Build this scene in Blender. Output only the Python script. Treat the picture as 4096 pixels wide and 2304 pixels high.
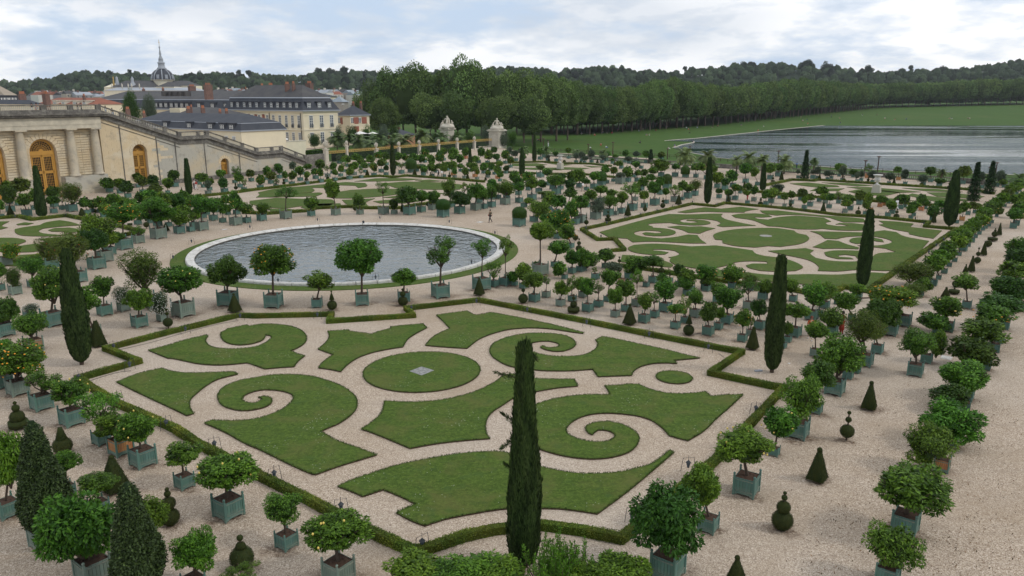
import bpy, math, random
import numpy as np
from mathutils import Vector, Matrix
# ---------------------------------------------------------------- camera, world, sun
S = bpy.context.scene
for o in list(bpy.data.objects): bpy.data.objects.remove(o)
FPX, PITCH, EYE = 3070.0, 0.2450, 17.0
cam_d = bpy.data.cameras.new('camera'); cam = bpy.data.objects.new('camera', cam_d)
S.collection.objects.link(cam); S.camera = cam
cam_d.sensor_width = 36; cam_d.lens = FPX/4096*36; cam_d.clip_end = 9000; cam_d.clip_start = 0.5
cam.location = (0, 0, EYE); cam.rotation_euler = (math.pi/2-PITCH, 0, 0)
S.view_settings.view_transform = 'Standard'; S.view_settings.look = 'None'
S.view_settings.exposure = 0; S.view_settings.gamma = 1; S.view_settings.use_curve_mapping = False
S.render.engine = 'CYCLES'
SUN_EL, SUN_AZ = 42, -12            # degrees; azimuth anticlockwise from +x: high on the right, veiled by cloud
W = bpy.data.worlds.new('World'); S.world = W; W.use_nodes = True
def world():
    nt = W.node_tree; N = nt.nodes; L = nt.links; N.clear()
    out = N.new('ShaderNodeOutputWorld'); bg = N.new('ShaderNodeBackground'); bg.inputs[1].default_value = 0.096
    sky = N.new('ShaderNodeTexSky'); sky.sky_type = 'NISHITA'; sky.sun_disc = False
    sky.sun_elevation = math.radians(SUN_EL); sky.sun_rotation = math.radians(90-SUN_AZ); sky.air_density = 1.2; sky.dust_density = 1.5
    tc = N.new('ShaderNodeTexCoord'); sp = N.new('ShaderNodeSeparateXYZ'); L.new(tc.outputs['Generated'], sp.inputs[0])
    def m(op, a, b=None, c=None):
        n = N.new('ShaderNodeMath'); n.operation = op
        for i, v in enumerate((a, b, c)):
            if v is None: continue
            if isinstance(v, (int, float)): n.inputs[i].default_value = v
            else: L.new(v, n.inputs[i])
        return n.outputs[0]
    z = m('MAXIMUM', sp.outputs[2], 0.0)
    d = m('ADD', z, 0.24)
    cv = N.new('ShaderNodeCombineXYZ'); L.new(m('DIVIDE', sp.outputs[0], d), cv.inputs[0]); L.new(m('DIVIDE', sp.outputs[1], d), cv.inputs[1])
    def noise(scale, det, rough, off, dist=0.0):
        mp = N.new('ShaderNodeMapping'); mp.inputs['Location'].default_value = off; L.new(cv.outputs[0], mp.inputs[0])
        n = N.new('ShaderNodeTexNoise'); n.inputs['Scale'].default_value = scale; n.inputs['Detail'].default_value = det
        n.inputs['Roughness'].default_value = rough; n.inputs['Distortion'].default_value = dist; L.new(mp.outputs[0], n.inputs['Vector']); return n.outputs[0]
    def ramp(fac, pts):
        r = N.new('ShaderNodeValToRGB'); e = r.color_ramp.elements
        while len(e) < len(pts): e.new(0.5)
        for i, (p, c) in enumerate(pts): e[i].position = p; e[i].color = c if isinstance(c, tuple) else (c, c, c, 1)
        L.new(fac, r.inputs[0]); return r.outputs[0]
    def mix(f, a, b):
        n = N.new('ShaderNodeMix'); n.data_type = 'RGBA'
        if isinstance(f, float): n.inputs[0].default_value = f
        else: L.new(f, n.inputs[0])
        for i, v in ((6, a), (7, b)):
            if isinstance(v, tuple): n.inputs[i].default_value = v
            else: L.new(v, n.inputs[i])
        return n.outputs[2]
    big = noise(0.62, 4, 0.5, (3.1, 7.4, 0)); med = noise(1.7, 11, 0.57, (8.2, 1.7, 2), 0.1); fine = noise(3.4, 11, 0.6, (1.2, 5.5, 4), 0.1)
    cover = ramp(m('ADD', m('MULTIPLY', big, 0.35), m('MULTIPLY', med, 0.65)), [(0.42, 0.0), (0.50, 1.0)])
    shade = ramp(m('ADD', m('MULTIPLY', med, 0.45), m('MULTIPLY', fine, 0.55)),
                 [(0.39, (6.0, 7.2, 8.9, 1)), (0.46, (8.2, 9.1, 10.4, 1)), (0.51, (10.2, 10.6, 11.1, 1)), (0.56, (13.0, 12.9, 12.8, 1))])
    grey = ramp(noise(0.5, 3, 0.5, (11.3, 2.1, 7)), [(0.46, 0.0), (0.62, 0.6)])
    cl = mix(grey, shade, (5.3, 6.2, 7.5, 1))
    # paler, whiter air low over the hills
    low = ramp(z, [(0.0, 0.55), (0.06, 0.25), (0.2, 0.0)])
    cl = mix(low, cl, (9.2, 9.5, 9.8, 1))
    blue = mix(0.8, sky.outputs[0], (6.6, 8.1, 10.4, 1))
    L.new(mix(cover, blue, cl), bg.inputs[0]); L.new(bg.outputs[0], out.inputs[0])
world()
sun_d = bpy.data.lights.new('sun', 'SUN'); sun = bpy.data.objects.new('sun', sun_d); S.collection.objects.link(sun)
sun_d.energy = 1.2; sun_d.angle = math.radians(10); sun_d.color = (1.0, 0.95, 0.88)
_e, _a = math.radians(SUN_EL), math.radians(SUN_AZ)
sun.rotation_euler = Vector((math.cos(_e)*math.cos(_a), math.cos(_e)*math.sin(_a), math.sin(_e))).to_track_quat('Z', 'Y').to_euler()

# ---------------------------------------------------------------- surveying: where things stand on the ground
CP, SP = math.cos(PITCH), math.sin(PITCH)
OFFY = [62.9, 362.25, 724.5, 1086.75]
def T(c, r, x, y): return (644*c+x/4, OFFY[r]+y/4)
def ray(px, py):
    X = (px*1.59-2048)/FPX; Y = (1152-py*1.59)/FPX
    return np.array([X, CP+Y*SP, -SP+Y*CP])
def G(px, py, z=0.0):
    d = ray(px, py); p = d*((z-EYE)/d[2]); p[2] += EYE; return p
def AtY(px, py, Y):
    d = ray(px, py); p = d*(Y/d[1]); p[2] += EYE; return p
def depth(p): return p[1]*CP-(p[2]-EYE)*SP
def mpp(p): return depth(p)/FPX*1.59         # metres per survey pixel
def proj(p):
    x, y, z = p[0], p[1], p[2]-EYE; dp = y*CP-z*SP; up = y*SP+z*CP
    return ((x/dp*FPX+2048)/1.59, (1152-up/dp*FPX)/1.59)
RNG = random.Random(7)
# ---------------------------------------------------------------- objects
C = S.collection
def link(o, parent=None):
    C.objects.link(o)
    if parent is not None: o.parent = parent
    return o
def ob(name, mesh, parent=None, loc=(0,0,0), rot=0.0, scale=(1,1,1), mat=None):
    o = bpy.data.objects.new(name, mesh); link(o, parent)
    o.location = loc
    o.rotation_euler = (0, 0, rot) if isinstance(rot, (int, float)) else rot
    o.scale = scale if not isinstance(scale, (int, float)) else (scale,)*3
    if mat is not None:
        if len(mesh.materials) == 0: mesh.materials.append(mat)
        if mesh.materials[0] is not mat:
            o.material_slots[0].link = 'OBJECT'; o.material_slots[0].material = mat
    return o
def tag(o, label, cat, group=None):
    o['label'] = label; o['category'] = cat
    if group: o['group'] = group
    return o
def empty(name, loc, rot=0.0, label=None, cat=None, group=None):
    o = bpy.data.objects.new(name, None); C.objects.link(o); o.location = loc; o.rotation_euler = (0, 0, rot)
    o.empty_display_size = 0.2
    if label: tag(o, label, cat, group)
    return o
def struct(o): o['kind'] = 'structure'; return o
ORD = ['first','second','third','fourth','fifth','sixth','seventh','eighth','ninth','tenth','eleventh','twelfth','thirteenth','fourteenth','fifteenth','sixteenth','seventeenth','eighteenth','nineteenth','twentieth']
def nth(i): return ORD[i] if i < 20 else ('%d%s' % (i+1, {1:'st',2:'nd',3:'rd'}.get((i+1) % 10 if (i+1)//10 != 1 else 0, 'th')))
class MB:
    def __init__(s): s.v = []; s.f = []; s.m = []; s.mi = 0
    def add(s, vs, fs):
        b = len(s.v); s.v += [tuple(float(c) for c in p) for p in vs]; s.f += [tuple(b+i for i in f) for f in fs]; s.m += [s.mi]*len(fs); return s
    def box(s, cx, cy, cz, w, d, h, rot=0.0, tx=1.0, ty=1.0):
        c, n = math.cos(rot), math.sin(rot); vs = []
        for k in (0, 1):
            for i, j in ((-1,-1),(1,-1),(1,1),(-1,1)):
                x = i*w/2*(tx if k else 1); y = j*d/2*(ty if k else 1); vs.append((cx+c*x-n*y, cy+n*x+c*y, cz+k*h))
        return s.add(vs, [(3,2,1,0),(4,5,6,7),(0,1,5,4),(1,2,6,5),(2,3,7,6),(3,0,4,7)])
    def prism(s, pts, z0, z1):
        n = len(pts); vs = [(p[0],p[1],z0) for p in pts]+[(p[0],p[1],z1) for p in pts]
        return s.add(vs, [tuple(range(n-1,-1,-1)), tuple(range(n,2*n))]+[(i,(i+1)%n,n+(i+1)%n,n+i) for i in range(n)])
    def tube(s, path, rad, n=7, caps=True):
        path = [Vector(p) for p in path]; rings = []
        if isinstance(rad, (int, float)): rad = [rad]*len(path)
        for i, p in enumerate(path):
            t = (path[min(i+1, len(path)-1)]-path[max(i-1, 0)]).normalized()
            a = Vector((1,0,0)) if abs(t.x) < 0.8 else Vector((0,1,0)); u = t.cross(a).normalized(); w = t.cross(u)
            rings.append([p+(u*math.cos(k*2*math.pi/n)+w*math.sin(k*2*math.pi/n))*rad[i] for k in range(n)])
        vs = [v for r in rings for v in r]; fs = []
        for i in range(len(path)-1):
            for k in range(n): fs.append((i*n+k, i*n+(k+1)%n, (i+1)*n+(k+1)%n, (i+1)*n+k))
        if caps: fs += [tuple(range(n-1,-1,-1)), tuple(range((len(path)-1)*n, len(path)*n))]
        return s.add(vs, fs)
    def lathe(s, prof, cx=0, cy=0, n=16, caps=True):
        vs = []; fs = []; m = len(prof)
        for r, z in prof:
            for k in range(n): a = k*2*math.pi/n; vs.append((cx+r*math.cos(a), cy+r*math.sin(a), z))
        for i in range(m-1):
            for k in range(n): fs.append((i*n+k, i*n+(k+1)%n, (i+1)*n+(k+1)%n, (i+1)*n+k))
        if caps and prof[0][0] > 1e-3: fs.append(tuple(range(n-1,-1,-1)))
        if caps and prof[-1][0] > 1e-3: fs.append(tuple(range((m-1)*n, m*n)))
        return s.add(vs, fs)
    def ball(s, c, r, n=8, sz=1.0):
        return s.lathe([(r*math.sin(math.pi*i/n)+1e-4, c[2]-r*sz*math.cos(math.pi*i/n)) for i in range(n+1)], c[0], c[1], n+2)
    def mesh(s, name, mats, smooth=False):
        me = bpy.data.meshes.new(name); me.from_pydata(s.v, [], s.f); me.validate()
        for m in (mats if isinstance(mats, (list, tuple)) else [mats]): me.materials.append(m)
        if len(me.polygons) == len(s.m): me.polygons.foreach_set('material_index', s.m)
        if smooth: me.polygons.foreach_set('use_smooth', [True]*len(me.polygons))
        me.update(); return me
def qmesh(name, V, tint, mat, extra_tris=None):
    """V: (n,4,3) quads as one mesh with a per-vertex tint"""
    n = len(V); me = bpy.data.meshes.new(name); me.vertices.add(4*n); me.vertices.foreach_set('co', V.reshape(-1).astype(np.float32))
    me.loops.add(4*n); me.loops.foreach_set('vertex_index', np.arange(4*n, dtype=np.int32))
    me.polygons.add(n); me.polygons.foreach_set('loop_start', np.arange(0, 4*n, 4, dtype=np.int32))
    a = me.attributes.new('tint', 'FLOAT', 'POINT'); a.data.foreach_set('value', np.repeat(tint, 4).astype(np.float32))
    if mat: me.materials.append(mat)
    me.update(calc_edges=True); return me
def unit(v): return v/np.maximum(np.linalg.norm(v, axis=-1, keepdims=True), 1e-9)
def leaves(P, Nn, L, wd, rg, droop=0.3, spread=0.8, up=0.25, fold=0.12, along=None):
    n = len(P); r1 = rg.normal(size=(n,3)); r2 = rg.normal(size=(n,3))
    a = unit(Nn*0.55+r1*spread*0.6+np.array([0,0,-droop])) if along is None else unit(along+r1*spread)
    m = unit(Nn+r2*0.45+np.array([0,0,up])); m = unit(m-a*(a*m).sum(1)[:,None]); sd = np.cross(a, m)
    Ls = (L*rg.uniform(0.65, 1.3, n))[:,None]
    return np.stack([P, P+a*Ls*0.5+sd*Ls*wd+m*Ls*fold*0.0, P+a*Ls-m*Ls*fold, P+a*Ls*0.5-sd*Ls*wd], 1)
def rmat(*a): return a
# ---------------------------------------------------------------- materials
def mat(name, base, rough=0.85, spec=0.3, var=None, vscale=2.0, vdet=5, bump=0.0, bscale=20.0, coat=None, obrand=0.0, tint=0.0, trans=0.0, metal=0.0, extra=None, coords='Object', stretch=None):
    m = bpy.data.materials.new(name); m.use_nodes = True; nt = m.node_tree; N = nt.nodes; L = nt.links
    b = N['Principled BSDF']; b.inputs['Roughness'].default_value = rough; b.inputs['Specular IOR Level'].default_value = spec; b.inputs['Metallic'].default_value = metal
    tc = N.new('ShaderNodeTexCoord'); vec = tc.outputs[coords]
    if coords == 'World':
        pass
    if stretch:
        mp = N.new('ShaderNodeMapping'); mp.inputs['Scale'].default_value = stretch; L.new(vec, mp.inputs[0]); vec = mp.outputs[0]
    col = None
    def mix(f, a, c, blend='MIX'):
        n = N.new('ShaderNodeMix'); n.data_type = 'RGBA'; n.blend_type = blend
        if isinstance(f, (int, float)): n.inputs[0].default_value = f
        else: L.new(f, n.inputs[0])
        for i, v in ((6, a), (7, c)):
            if isinstance(v, tuple): n.inputs[i].default_value = (*v[:3], 1)
            else: L.new(v, n.inputs[i])
        return n.outputs[2]
    def noise(sc, det=5, rg=0.6, dist=0.0, v=None):
        n = N.new('ShaderNodeTexNoise'); n.inputs['Scale'].default_value = sc; n.inputs['Detail'].default_value = det; n.inputs['Roughness'].default_value = rg; n.inputs['Distortion'].default_value = dist
        L.new(v if v is not None else vec, n.inputs['Vector']); return n.outputs[0]
    def ramp(f, pts):
        r = N.new('ShaderNodeValToRGB'); e = r.color_ramp.elements
        while len(e) < len(pts): e.new(0.5)
        for i, (p, c) in enumerate(pts): e[i].position = p; e[i].color = (*c[:3], 1) if isinstance(c, tuple) else (c, c, c, 1)
        L.new(f, r.inputs[0]); return r.outputs[0]
    col = base
    if var is not None: col = mix(ramp(noise(vscale, vdet), [(0.35, 0.0), (0.65, 1.0)]), base, var)
    if tint:
        at = N.new('ShaderNodeAttribute'); at.attribute_name = 'tint'; hs = N.new('ShaderNodeHueSaturation')
        mr = N.new('ShaderNodeMapRange'); L.new(at.outputs['Fac'], mr.inputs[0]); mr.inputs[3].default_value = 1-tint; mr.inputs[4].default_value = 1+tint*1.5
        L.new(mr.outputs[0], hs.inputs['Value'])
        mh = N.new('ShaderNodeMapRange'); L.new(at.outputs['Fac'], mh.inputs[0]); mh.inputs[3].default_value = 0.515; mh.inputs[4].default_value = 0.485; L.new(mh.outputs[0], hs.inputs['Hue'])
        if isinstance(col, tuple): hs.inputs['Color'].default_value = (*col[:3], 1)
        else: L.new(col, hs.inputs['Color'])
        col = hs.outputs[0]
    if obrand:
        oi = N.new('ShaderNodeObjectInfo'); hs = N.new('ShaderNodeHueSaturation'); mr = N.new('ShaderNodeMapRange'); L.new(oi.outputs['Random'], mr.inputs[0])
        mr.inputs[3].default_value = 1-obrand; mr.inputs[4].default_value = 1+obrand; L.new(mr.outputs[0], hs.inputs['Value'])
        m2 = N.new('ShaderNodeMath'); m2.operation = 'MULTIPLY_ADD'; fr = N.new('ShaderNodeMath'); fr.operation = 'FRACT'; mu = N.new('ShaderNodeMath'); mu.operation = 'MULTIPLY'; mu.inputs[1].default_value = 17.3
        L.new(oi.outputs['Random'], mu.inputs[0]); L.new(mu.outputs[0], fr.inputs[0]); L.new(fr.outputs[0], m2.inputs[0]); m2.inputs[1].default_value = 0.05*(obrand/0.25); m2.inputs[2].default_value = 0.5-0.025*(obrand/0.25); L.new(m2.outputs[0], hs.inputs['Hue'])
        if isinstance(col, tuple): hs.inputs['Color'].default_value = (*col[:3], 1)
        else: L.new(col, hs.inputs['Color'])
        col = hs.outputs[0]
    if extra: col = extra(N, L, vec, col, mix, noise, ramp, b)
    if isinstance(col, tuple): b.inputs['Base Color'].default_value = (*col[:3], 1)
    else: L.new(col, b.inputs['Base Color'])
    if bump:
        bn = N.new('ShaderNodeBump'); bn.inputs['Strength'].default_value = bump; bn.inputs['Distance'].default_value = 0.02; L.new(noise(bscale, 4), bn.inputs['Height']); L.new(bn.outputs[0], b.inputs['Normal'])
    if trans:
        tr = N.new('ShaderNodeBsdfTranslucent'); ms = N.new('ShaderNodeMixShader'); ms.inputs[0].default_value = trans
        if isinstance(col, tuple): tr.inputs[0].default_value = (*col[:3], 1)
        else: L.new(col, tr.inputs[0])
        L.new(b.outputs[0], ms.inputs[1]); L.new(tr.outputs[0], ms.inputs[2]); L.new(ms.outputs[0], N['Material Output'].inputs[0])
    return m
def gravel_x(N, L, vec, col, mix, noise, ramp, b):
    gv = N.new('ShaderNodeTexVoronoi'); gv.inputs['Scale'].default_value = 30; L.new(vec, gv.inputs['Vector']); gs = N.new('ShaderNodeSeparateColor'); L.new(gv.outputs['Color'], gs.inputs[0])
    gm = N.new('ShaderNodeMath'); gm.operation = 'MULTIPLY_ADD'; L.new(gs.outputs[0], gm.inputs[0]); gm.inputs[1].default_value = 0.5; gn = N.new('ShaderNodeMath'); gn.operation = 'MULTIPLY'; L.new(noise(9.0, 6, 0.75), gn.inputs[0]); gn.inputs[1].default_value = 0.5; L.new(gn.outputs[0], gm.inputs[2])
    sp = ramp(gm.outputs[0], [(0.22, (0.17, 0.122, 0.085)), (0.42, (0.34, 0.262, 0.195)), (0.58, (0.445, 0.360, 0.268)), (0.80, (0.68, 0.58, 0.48))])
    pt = ramp(noise(0.16, 6, 0.62, 0.6), [(0.49, 0.0), (0.68, 0.5)])
    c = mix(pt, sp, (0.30, 0.225, 0.15))
    mp = N.new('ShaderNodeMapping'); mp.inputs['Scale'].default_value = (0.25, 2.2, 1); mp.inputs['Rotation'].default_value = (0, 0, math.radians(-53)); L.new(vec, mp.inputs[0])
    rk = ramp(noise(1.3, 5, 0.6, 0.4, mp.outputs[0]), [(0.46, 0.0), (0.70, 0.32)])
    c = mix(rk, c, (0.29, 0.235, 0.18))
    v = N.new('ShaderNodeTexVoronoi'); v.inputs['Scale'].default_value = 2.6; L.new(vec, v.inputs['Vector'])
    c = mix(ramp(v.outputs['Distance'], [(0.0, 1.0), (0.055, 1.0), (0.07, 0.0)]), c, mix(ramp(noise(0.8, 2), [(0.52, 0.0), (0.56, 1.0)]), c, (0.15, 0.11, 0.075)))
    pale = ramp(noise(0.05, 3), [(0.45, 0.0), (0.62, 0.25)])
    return mix(pale, c, (0.52, 0.47, 0.41))
def grass_x(N, L, vec, col, mix, noise, ramp, b):
    c = ramp(noise(6.5, 8, 0.8), [(0.34, (0.022, 0.042, 0.006)), (0.5, (0.054, 0.092, 0.012)), (0.66, (0.108, 0.158, 0.026))])
    mp = N.new('ShaderNodeMapping'); mp.inputs['Scale'].default_value = (0.5, 3.2, 1); mp.inputs['Rotation'].default_value = (0, 0, math.radians(20)); L.new(vec, mp.inputs[0])
    c = mix(ramp(noise(1.0, 4, 0.6, 0.5, mp.outputs[0]), [(0.42, 0.0), (0.66, 0.40)]), c, (0.080, 0.125, 0.020))
    c = mix(ramp(noise(0.45, 5, 0.6, 0.6), [(0.47, 0.0), (0.68, 0.65)]), c, (0.105, 0.108, 0.030))
    c = mix(ramp(noise(1.6, 3, 0.5), [(0.55, 0.0), (0.75, 0.6)]), c, (0.045, 0.085, 0.020))
    v = N.new('ShaderNodeTexVoronoi'); v.inputs['Scale'].default_value = 5.0; L.new(vec, v.inputs['Vector'])
    d = ramp(v.outputs['Distance'], [(0.0, 1.0), (0.11, 1.0), (0.13, 0.0)])
    k = N.new('ShaderNodeMath'); k.operation = 'MULTIPLY'; L.new(d, k.inputs[0]); L.new(ramp(noise(0.35, 4, 0.7), [(0.50, 0.0), (0.62, 0.85)]), k.inputs[1])
    return mix(k.outputs[0], c, (0.55, 0.55, 0.48))
def farlawn_x(N, L, vec, col, mix, noise, ramp, b):
    c = ramp(noise(0.25, 8, 0.7), [(0.3, (0.036, 0.078, 0.012)), (0.7, (0.060, 0.112, 0.020))])
    return mix(ramp(noise(0.02, 4, 0.6, 1.0), [(0.52, 0.0), (0.68, 0.5)]), c, (0.085, 0.105, 0.028))
M = {}
M['gravel'] = mat('gravel', (0.4,0.34,0.28), 0.95, 0.15, bump=0.5, bscale=14, extra=gravel_x)
M['grass'] = mat('grass', (0.07,0.1,0.03), 0.9, 0.15, bump=0.8, bscale=25, extra=grass_x)
M['farlawn'] = mat('far_lawn', (0.07,0.12,0.03), 0.95, 0.1, extra=farlawn_x)
M['earth'] = mat('earth', (0.055,0.032,0.024), 0.95, 0.1, var=(0.10,0.065,0.045), vscale=9, bump=0.5, bscale=30)
def paint(name, a, b_):
    def x(N, L, vec, col, mix, noise, ramp, b):
        mp = N.new('ShaderNodeMapping'); mp.inputs['Scale'].default_value = (9, 9, 1.2); L.new(vec, mp.inputs[0])
        c = mix(ramp(noise(1.6, 6, 0.7, 0.2, mp.outputs[0]), [(0.47, 0.0), (0.72, 0.7)]), col, b_)
        sp = N.new('ShaderNodeSeparateXYZ'); L.new(vec, sp.inputs[0])
        k = N.new('ShaderNodeMath'); k.operation = 'MULTIPLY'; L.new(ramp(sp.outputs[2], [(0.0, 0.8), (0.22, 0.35), (0.3, 0.0)]), k.inputs[0]); L.new(ramp(noise(4, 4), [(0.4, 0.0), (0.6, 1.0)]), k.inputs[1])
        return mix(k.outputs[0], c, (0.25, 0.25, 0.20))
    return mat(name, a, 0.55, 0.35, obrand=0.14, extra=x)
M['tub_green'] = paint('green_tub_paint', (0.082,0.168,0.136), (0.14,0.22,0.185))
M['tub_worn'] = paint('worn_tub_paint', (0.145,0.198,0.160), (0.26,0.28,0.22))
M['tub_wood'] = mat('new_tub_timber', (0.36,0.15,0.05), 0.6, 0.3, var=(0.48,0.26,0.12), vscale=5, stretch=(6,6,0.8), obrand=0.15)
M['tub_wood2'] = mat('pale_tub_timber', (0.38,0.24,0.14), 0.6, 0.3, var=(0.30,0.17,0.09), vscale=5, stretch=(6,6,0.8), obrand=0.15)
M['bark'] = mat('bark', (0.10,0.075,0.055), 0.9, 0.2, var=(0.055,0.04,0.03), vscale=8, bump=0.4)
M['leaf'] = mat('citrus_leaf', (0.070,0.148,0.014), 0.5, 0.2, tint=0.8, obrand=0.2, trans=0.25)
M['leaf_light'] = mat('light_citrus_leaf', (0.085,0.165,0.013), 0.5, 0.2, tint=0.6, obrand=0.18, trans=0.2)
M['leaf_dark'] = mat('dark_citrus_leaf', (0.040,0.088,0.010), 0.5, 0.18, tint=0.55, obrand=0.2, trans=0.12)
M['leaf_olive'] = mat('pomegranate_leaf', (0.074,0.112,0.014), 0.6, 0.2, tint=0.6, obrand=0.08, trans=0.18)
M['leaf_grey'] = mat('oleander_leaf', (0.085,0.118,0.068), 0.6, 0.3, tint=0.4, obrand=0.15, trans=0.1)
M['jasmine'] = mat('jasmine_leaf', (0.06,0.10,0.04), 0.6, 0.3, tint=0.4, trans=0.1)
M['flower'] = mat('white_flower', (0.75,0.75,0.68), 0.7, 0.2)
M['redflower'] = mat('red_flower', (0.55,0.05,0.02), 0.6, 0.3)
M['ivy'] = mat('ivy_leaf', (0.042,0.070,0.018), 0.55, 0.25, tint=0.6, trans=0.08)
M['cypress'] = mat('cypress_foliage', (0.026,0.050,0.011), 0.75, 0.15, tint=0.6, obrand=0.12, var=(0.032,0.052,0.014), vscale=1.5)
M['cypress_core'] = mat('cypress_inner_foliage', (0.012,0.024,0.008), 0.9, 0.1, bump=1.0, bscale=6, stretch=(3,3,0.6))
M['yew'] = mat('clipped_yew', (0.032,0.045,0.014), 0.85, 0.12, tint=0.5, obrand=0.12, var=(0.045,0.052,0.014), vscale=3)
M['box'] = mat('box_leaf', (0.072,0.130,0.012), 0.7, 0.25, tint=0.6, var=(0.120,0.135,0.016), vscale=0.9)
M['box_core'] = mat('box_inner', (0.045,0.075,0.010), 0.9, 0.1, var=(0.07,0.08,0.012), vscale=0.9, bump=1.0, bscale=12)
M['planeleaf'] = mat('plane_leaf', (0.092,0.148,0.038), 0.7, 0.15, tint=0.55, obrand=0.18, trans=0.12)
M['hillleaf'] = mat('hill_forest_leaf', (0.030,0.046,0.022), 0.85, 0.05, tint=0.75)
M['palm'] = mat('palm_frond', (0.085,0.125,0.034), 0.55, 0.3, tint=0.45, obrand=0.2, trans=0.1)
M['fir'] = mat('fir_needles', (0.025,0.055,0.018), 0.8, 0.15, tint=0.5)
M['orange'] = mat('orange_fruit', (0.72,0.30,0.02), 0.5, 0.4)
M['lemon'] = mat('lemon_fruit', (0.66,0.50,0.12), 0.5, 0.4)
M['iron'] = mat('black_iron', (0.03,0.035,0.04), 0.6, 0.4)
M['glasslamp'] = mat('lantern_glass', (0.07,0.09,0.11), 0.4, 0.2)
def stone_x(dark, stain, sc):
    def x(N, L, vec, col, mix, noise, ramp, b):
        c = mix(ramp(noise(sc, 8, 0.7, 0.8), [(0.45, 0.0), (0.62, 0.9)]), col, stain)
        return mix(ramp(noise(sc*2.7, 8, 0.75, 0.4), [(0.52, 0.0), (0.72, 0.9)]), c, dark)
    return x
M['stone'] = mat('warm_limestone', (0.60,0.48,0.31), 0.9, 0.15, extra=stone_x((0.36,0.30,0.22), (0.64,0.56,0.42), 0.22), bump=0.3, bscale=5)
M['stone_grey'] = mat('weathered_limestone', (0.43,0.405,0.34), 0.9, 0.15, extra=stone_x((0.20,0.19,0.175), (0.50,0.42,0.29), 0.13), bump=0.3, bscale=5)
M['stone_pale'] = mat('pale_limestone', (0.50,0.455,0.37), 0.85, 0.2, extra=stone_x((0.38,0.35,0.30), (0.64,0.59,0.49), 0.5))
M['stone_black'] = mat('lichen_blackened_stone', (0.13,0.12,0.105), 0.95, 0.1, extra=stone_x((0.050,0.048,0.045), (0.27,0.25,0.215), 0.9), bump=0.5, bscale=8)
M['column'] = mat('column_limestone', (0.52,0.45,0.33), 0.85, 0.15, extra=stone_x((0.30,0.27,0.22), (0.38,0.34,0.28), 0.4))
M['entab'] = mat('smooth_entablature', (0.60,0.54,0.42), 0.85, 0.15, var=(0.42,0.38,0.30), vscale=0.6)
M['rim'] = mat('marble_rim', (0.60,0.58,0.54), 0.6, 0.3, extra=stone_x((0.17,0.16,0.15), (0.42,0.40,0.36), 1.5), bump=0.2)
M['rimdark'] = mat('wet_basin_wall', (0.055,0.05,0.042), 0.6, 0.3, var=(0.10,0.09,0.075), vscale=2)
M['yellowdoor'] = mat('ochre_door_paint', (0.50,0.265,0.050), 0.5, 0.35, var=(0.43,0.22,0.042), vscale=1.0)
M['darkglass'] = mat('dark_window_glass', (0.018,0.017,0.015), 0.3, 0.15)
M['glass'] = mat('window_glass', (0.10,0.115,0.13), 0.15, 0.5)
M['white'] = mat('white_paint', (0.72,0.71,0.67), 0.6, 0.3)
M['cream'] = mat('cream_render', (0.74,0.65,0.47), 0.9, 0.15, var=(0.68,0.60,0.44), vscale=0.3)
M['creamtrim'] = mat('cream_stone_trim', (0.76,0.68,0.52), 0.85, 0.15, var=(0.70,0.63,0.48), vscale=0.6)
M['brick'] = mat('brick', (0.21,0.122,0.098), 0.9, 0.15, var=(0.14,0.09,0.075), vscale=1.5)
M['brickred'] = mat('red_brick_panel', (0.33,0.125,0.085), 0.9, 0.15, var=(0.28,0.11,0.08), vscale=0.8)
M['slate'] = mat('slate_roof', (0.043,0.048,0.060), 0.7, 0.2, var=(0.062,0.065,0.074), vscale=0.35, vdet=8)
M['slate2'] = mat('worn_slate_roof', (0.056,0.055,0.060), 0.7, 0.2, var=(0.082,0.078,0.074), vscale=0.35, vdet=8)
M['lead'] = mat('lead_flashing', (0.30,0.32,0.35), 0.5, 0.4)
M['zinc'] = mat('zinc_roof', (0.27,0.31,0.34), 0.5, 0.4, var=(0.22,0.26,0.29), vscale=0.4)
M['tan_roof'] = mat('tan_metal_roof', (0.32,0.26,0.19), 0.6, 0.3, var=(0.27,0.22,0.165), vscale=0.4)
M['redtile'] = mat('red_tile_roof', (0.28,0.105,0.065), 0.85, 0.2, var=(0.22,0.09,0.06), vscale=0.6)
M['pot'] = mat('clay_chimney_pot', (0.40,0.16,0.09), 0.8, 0.2)
M['gold'] = mat('gilded_iron', (0.52,0.34,0.10), 0.4, 0.5, metal=0.5)
M['canvas'] = mat('white_canvas', (0.78,0.76,0.72), 0.8, 0.2)
M['trunk'] = mat('plane_trunk', (0.15,0.115,0.085), 0.9, 0.15, var=(0.09,0.07,0.055), vscale=1.2)
M['wood_post'] = mat('brown_lamp_post', (0.07,0.035,0.025), 0.7, 0.3)
M['skin'] = mat('skin', (0.50,0.30,0.21), 0.6, 0.3)
M['hair'] = mat('dark_hair', (0.03,0.02,0.015), 0.6, 0.3)
M['redhair'] = mat('auburn_hair', (0.13,0.035,0.02), 0.6, 0.3)
for k, c in dict(black=(0.02,0.02,0.025), navy=(0.03,0.04,0.08), olive=(0.12,0.11,0.07), wh=(0.7,0.7,0.7), red=(0.5,0.03,0.03), orange=(0.45,0.11,0.04), blue=(0.10,0.18,0.35), pink=(0.55,0.28,0.24), jeans=(0.12,0.17,0.26), beige=(0.45,0.40,0.32), rust=(0.33,0.05,0.03), yellow=(0.6,0.5,0.25)).items():
    M['c_'+k] = mat('cloth_'+{'wh':'white'}.get(k, k), c, 0.85, 0.2)
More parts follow.
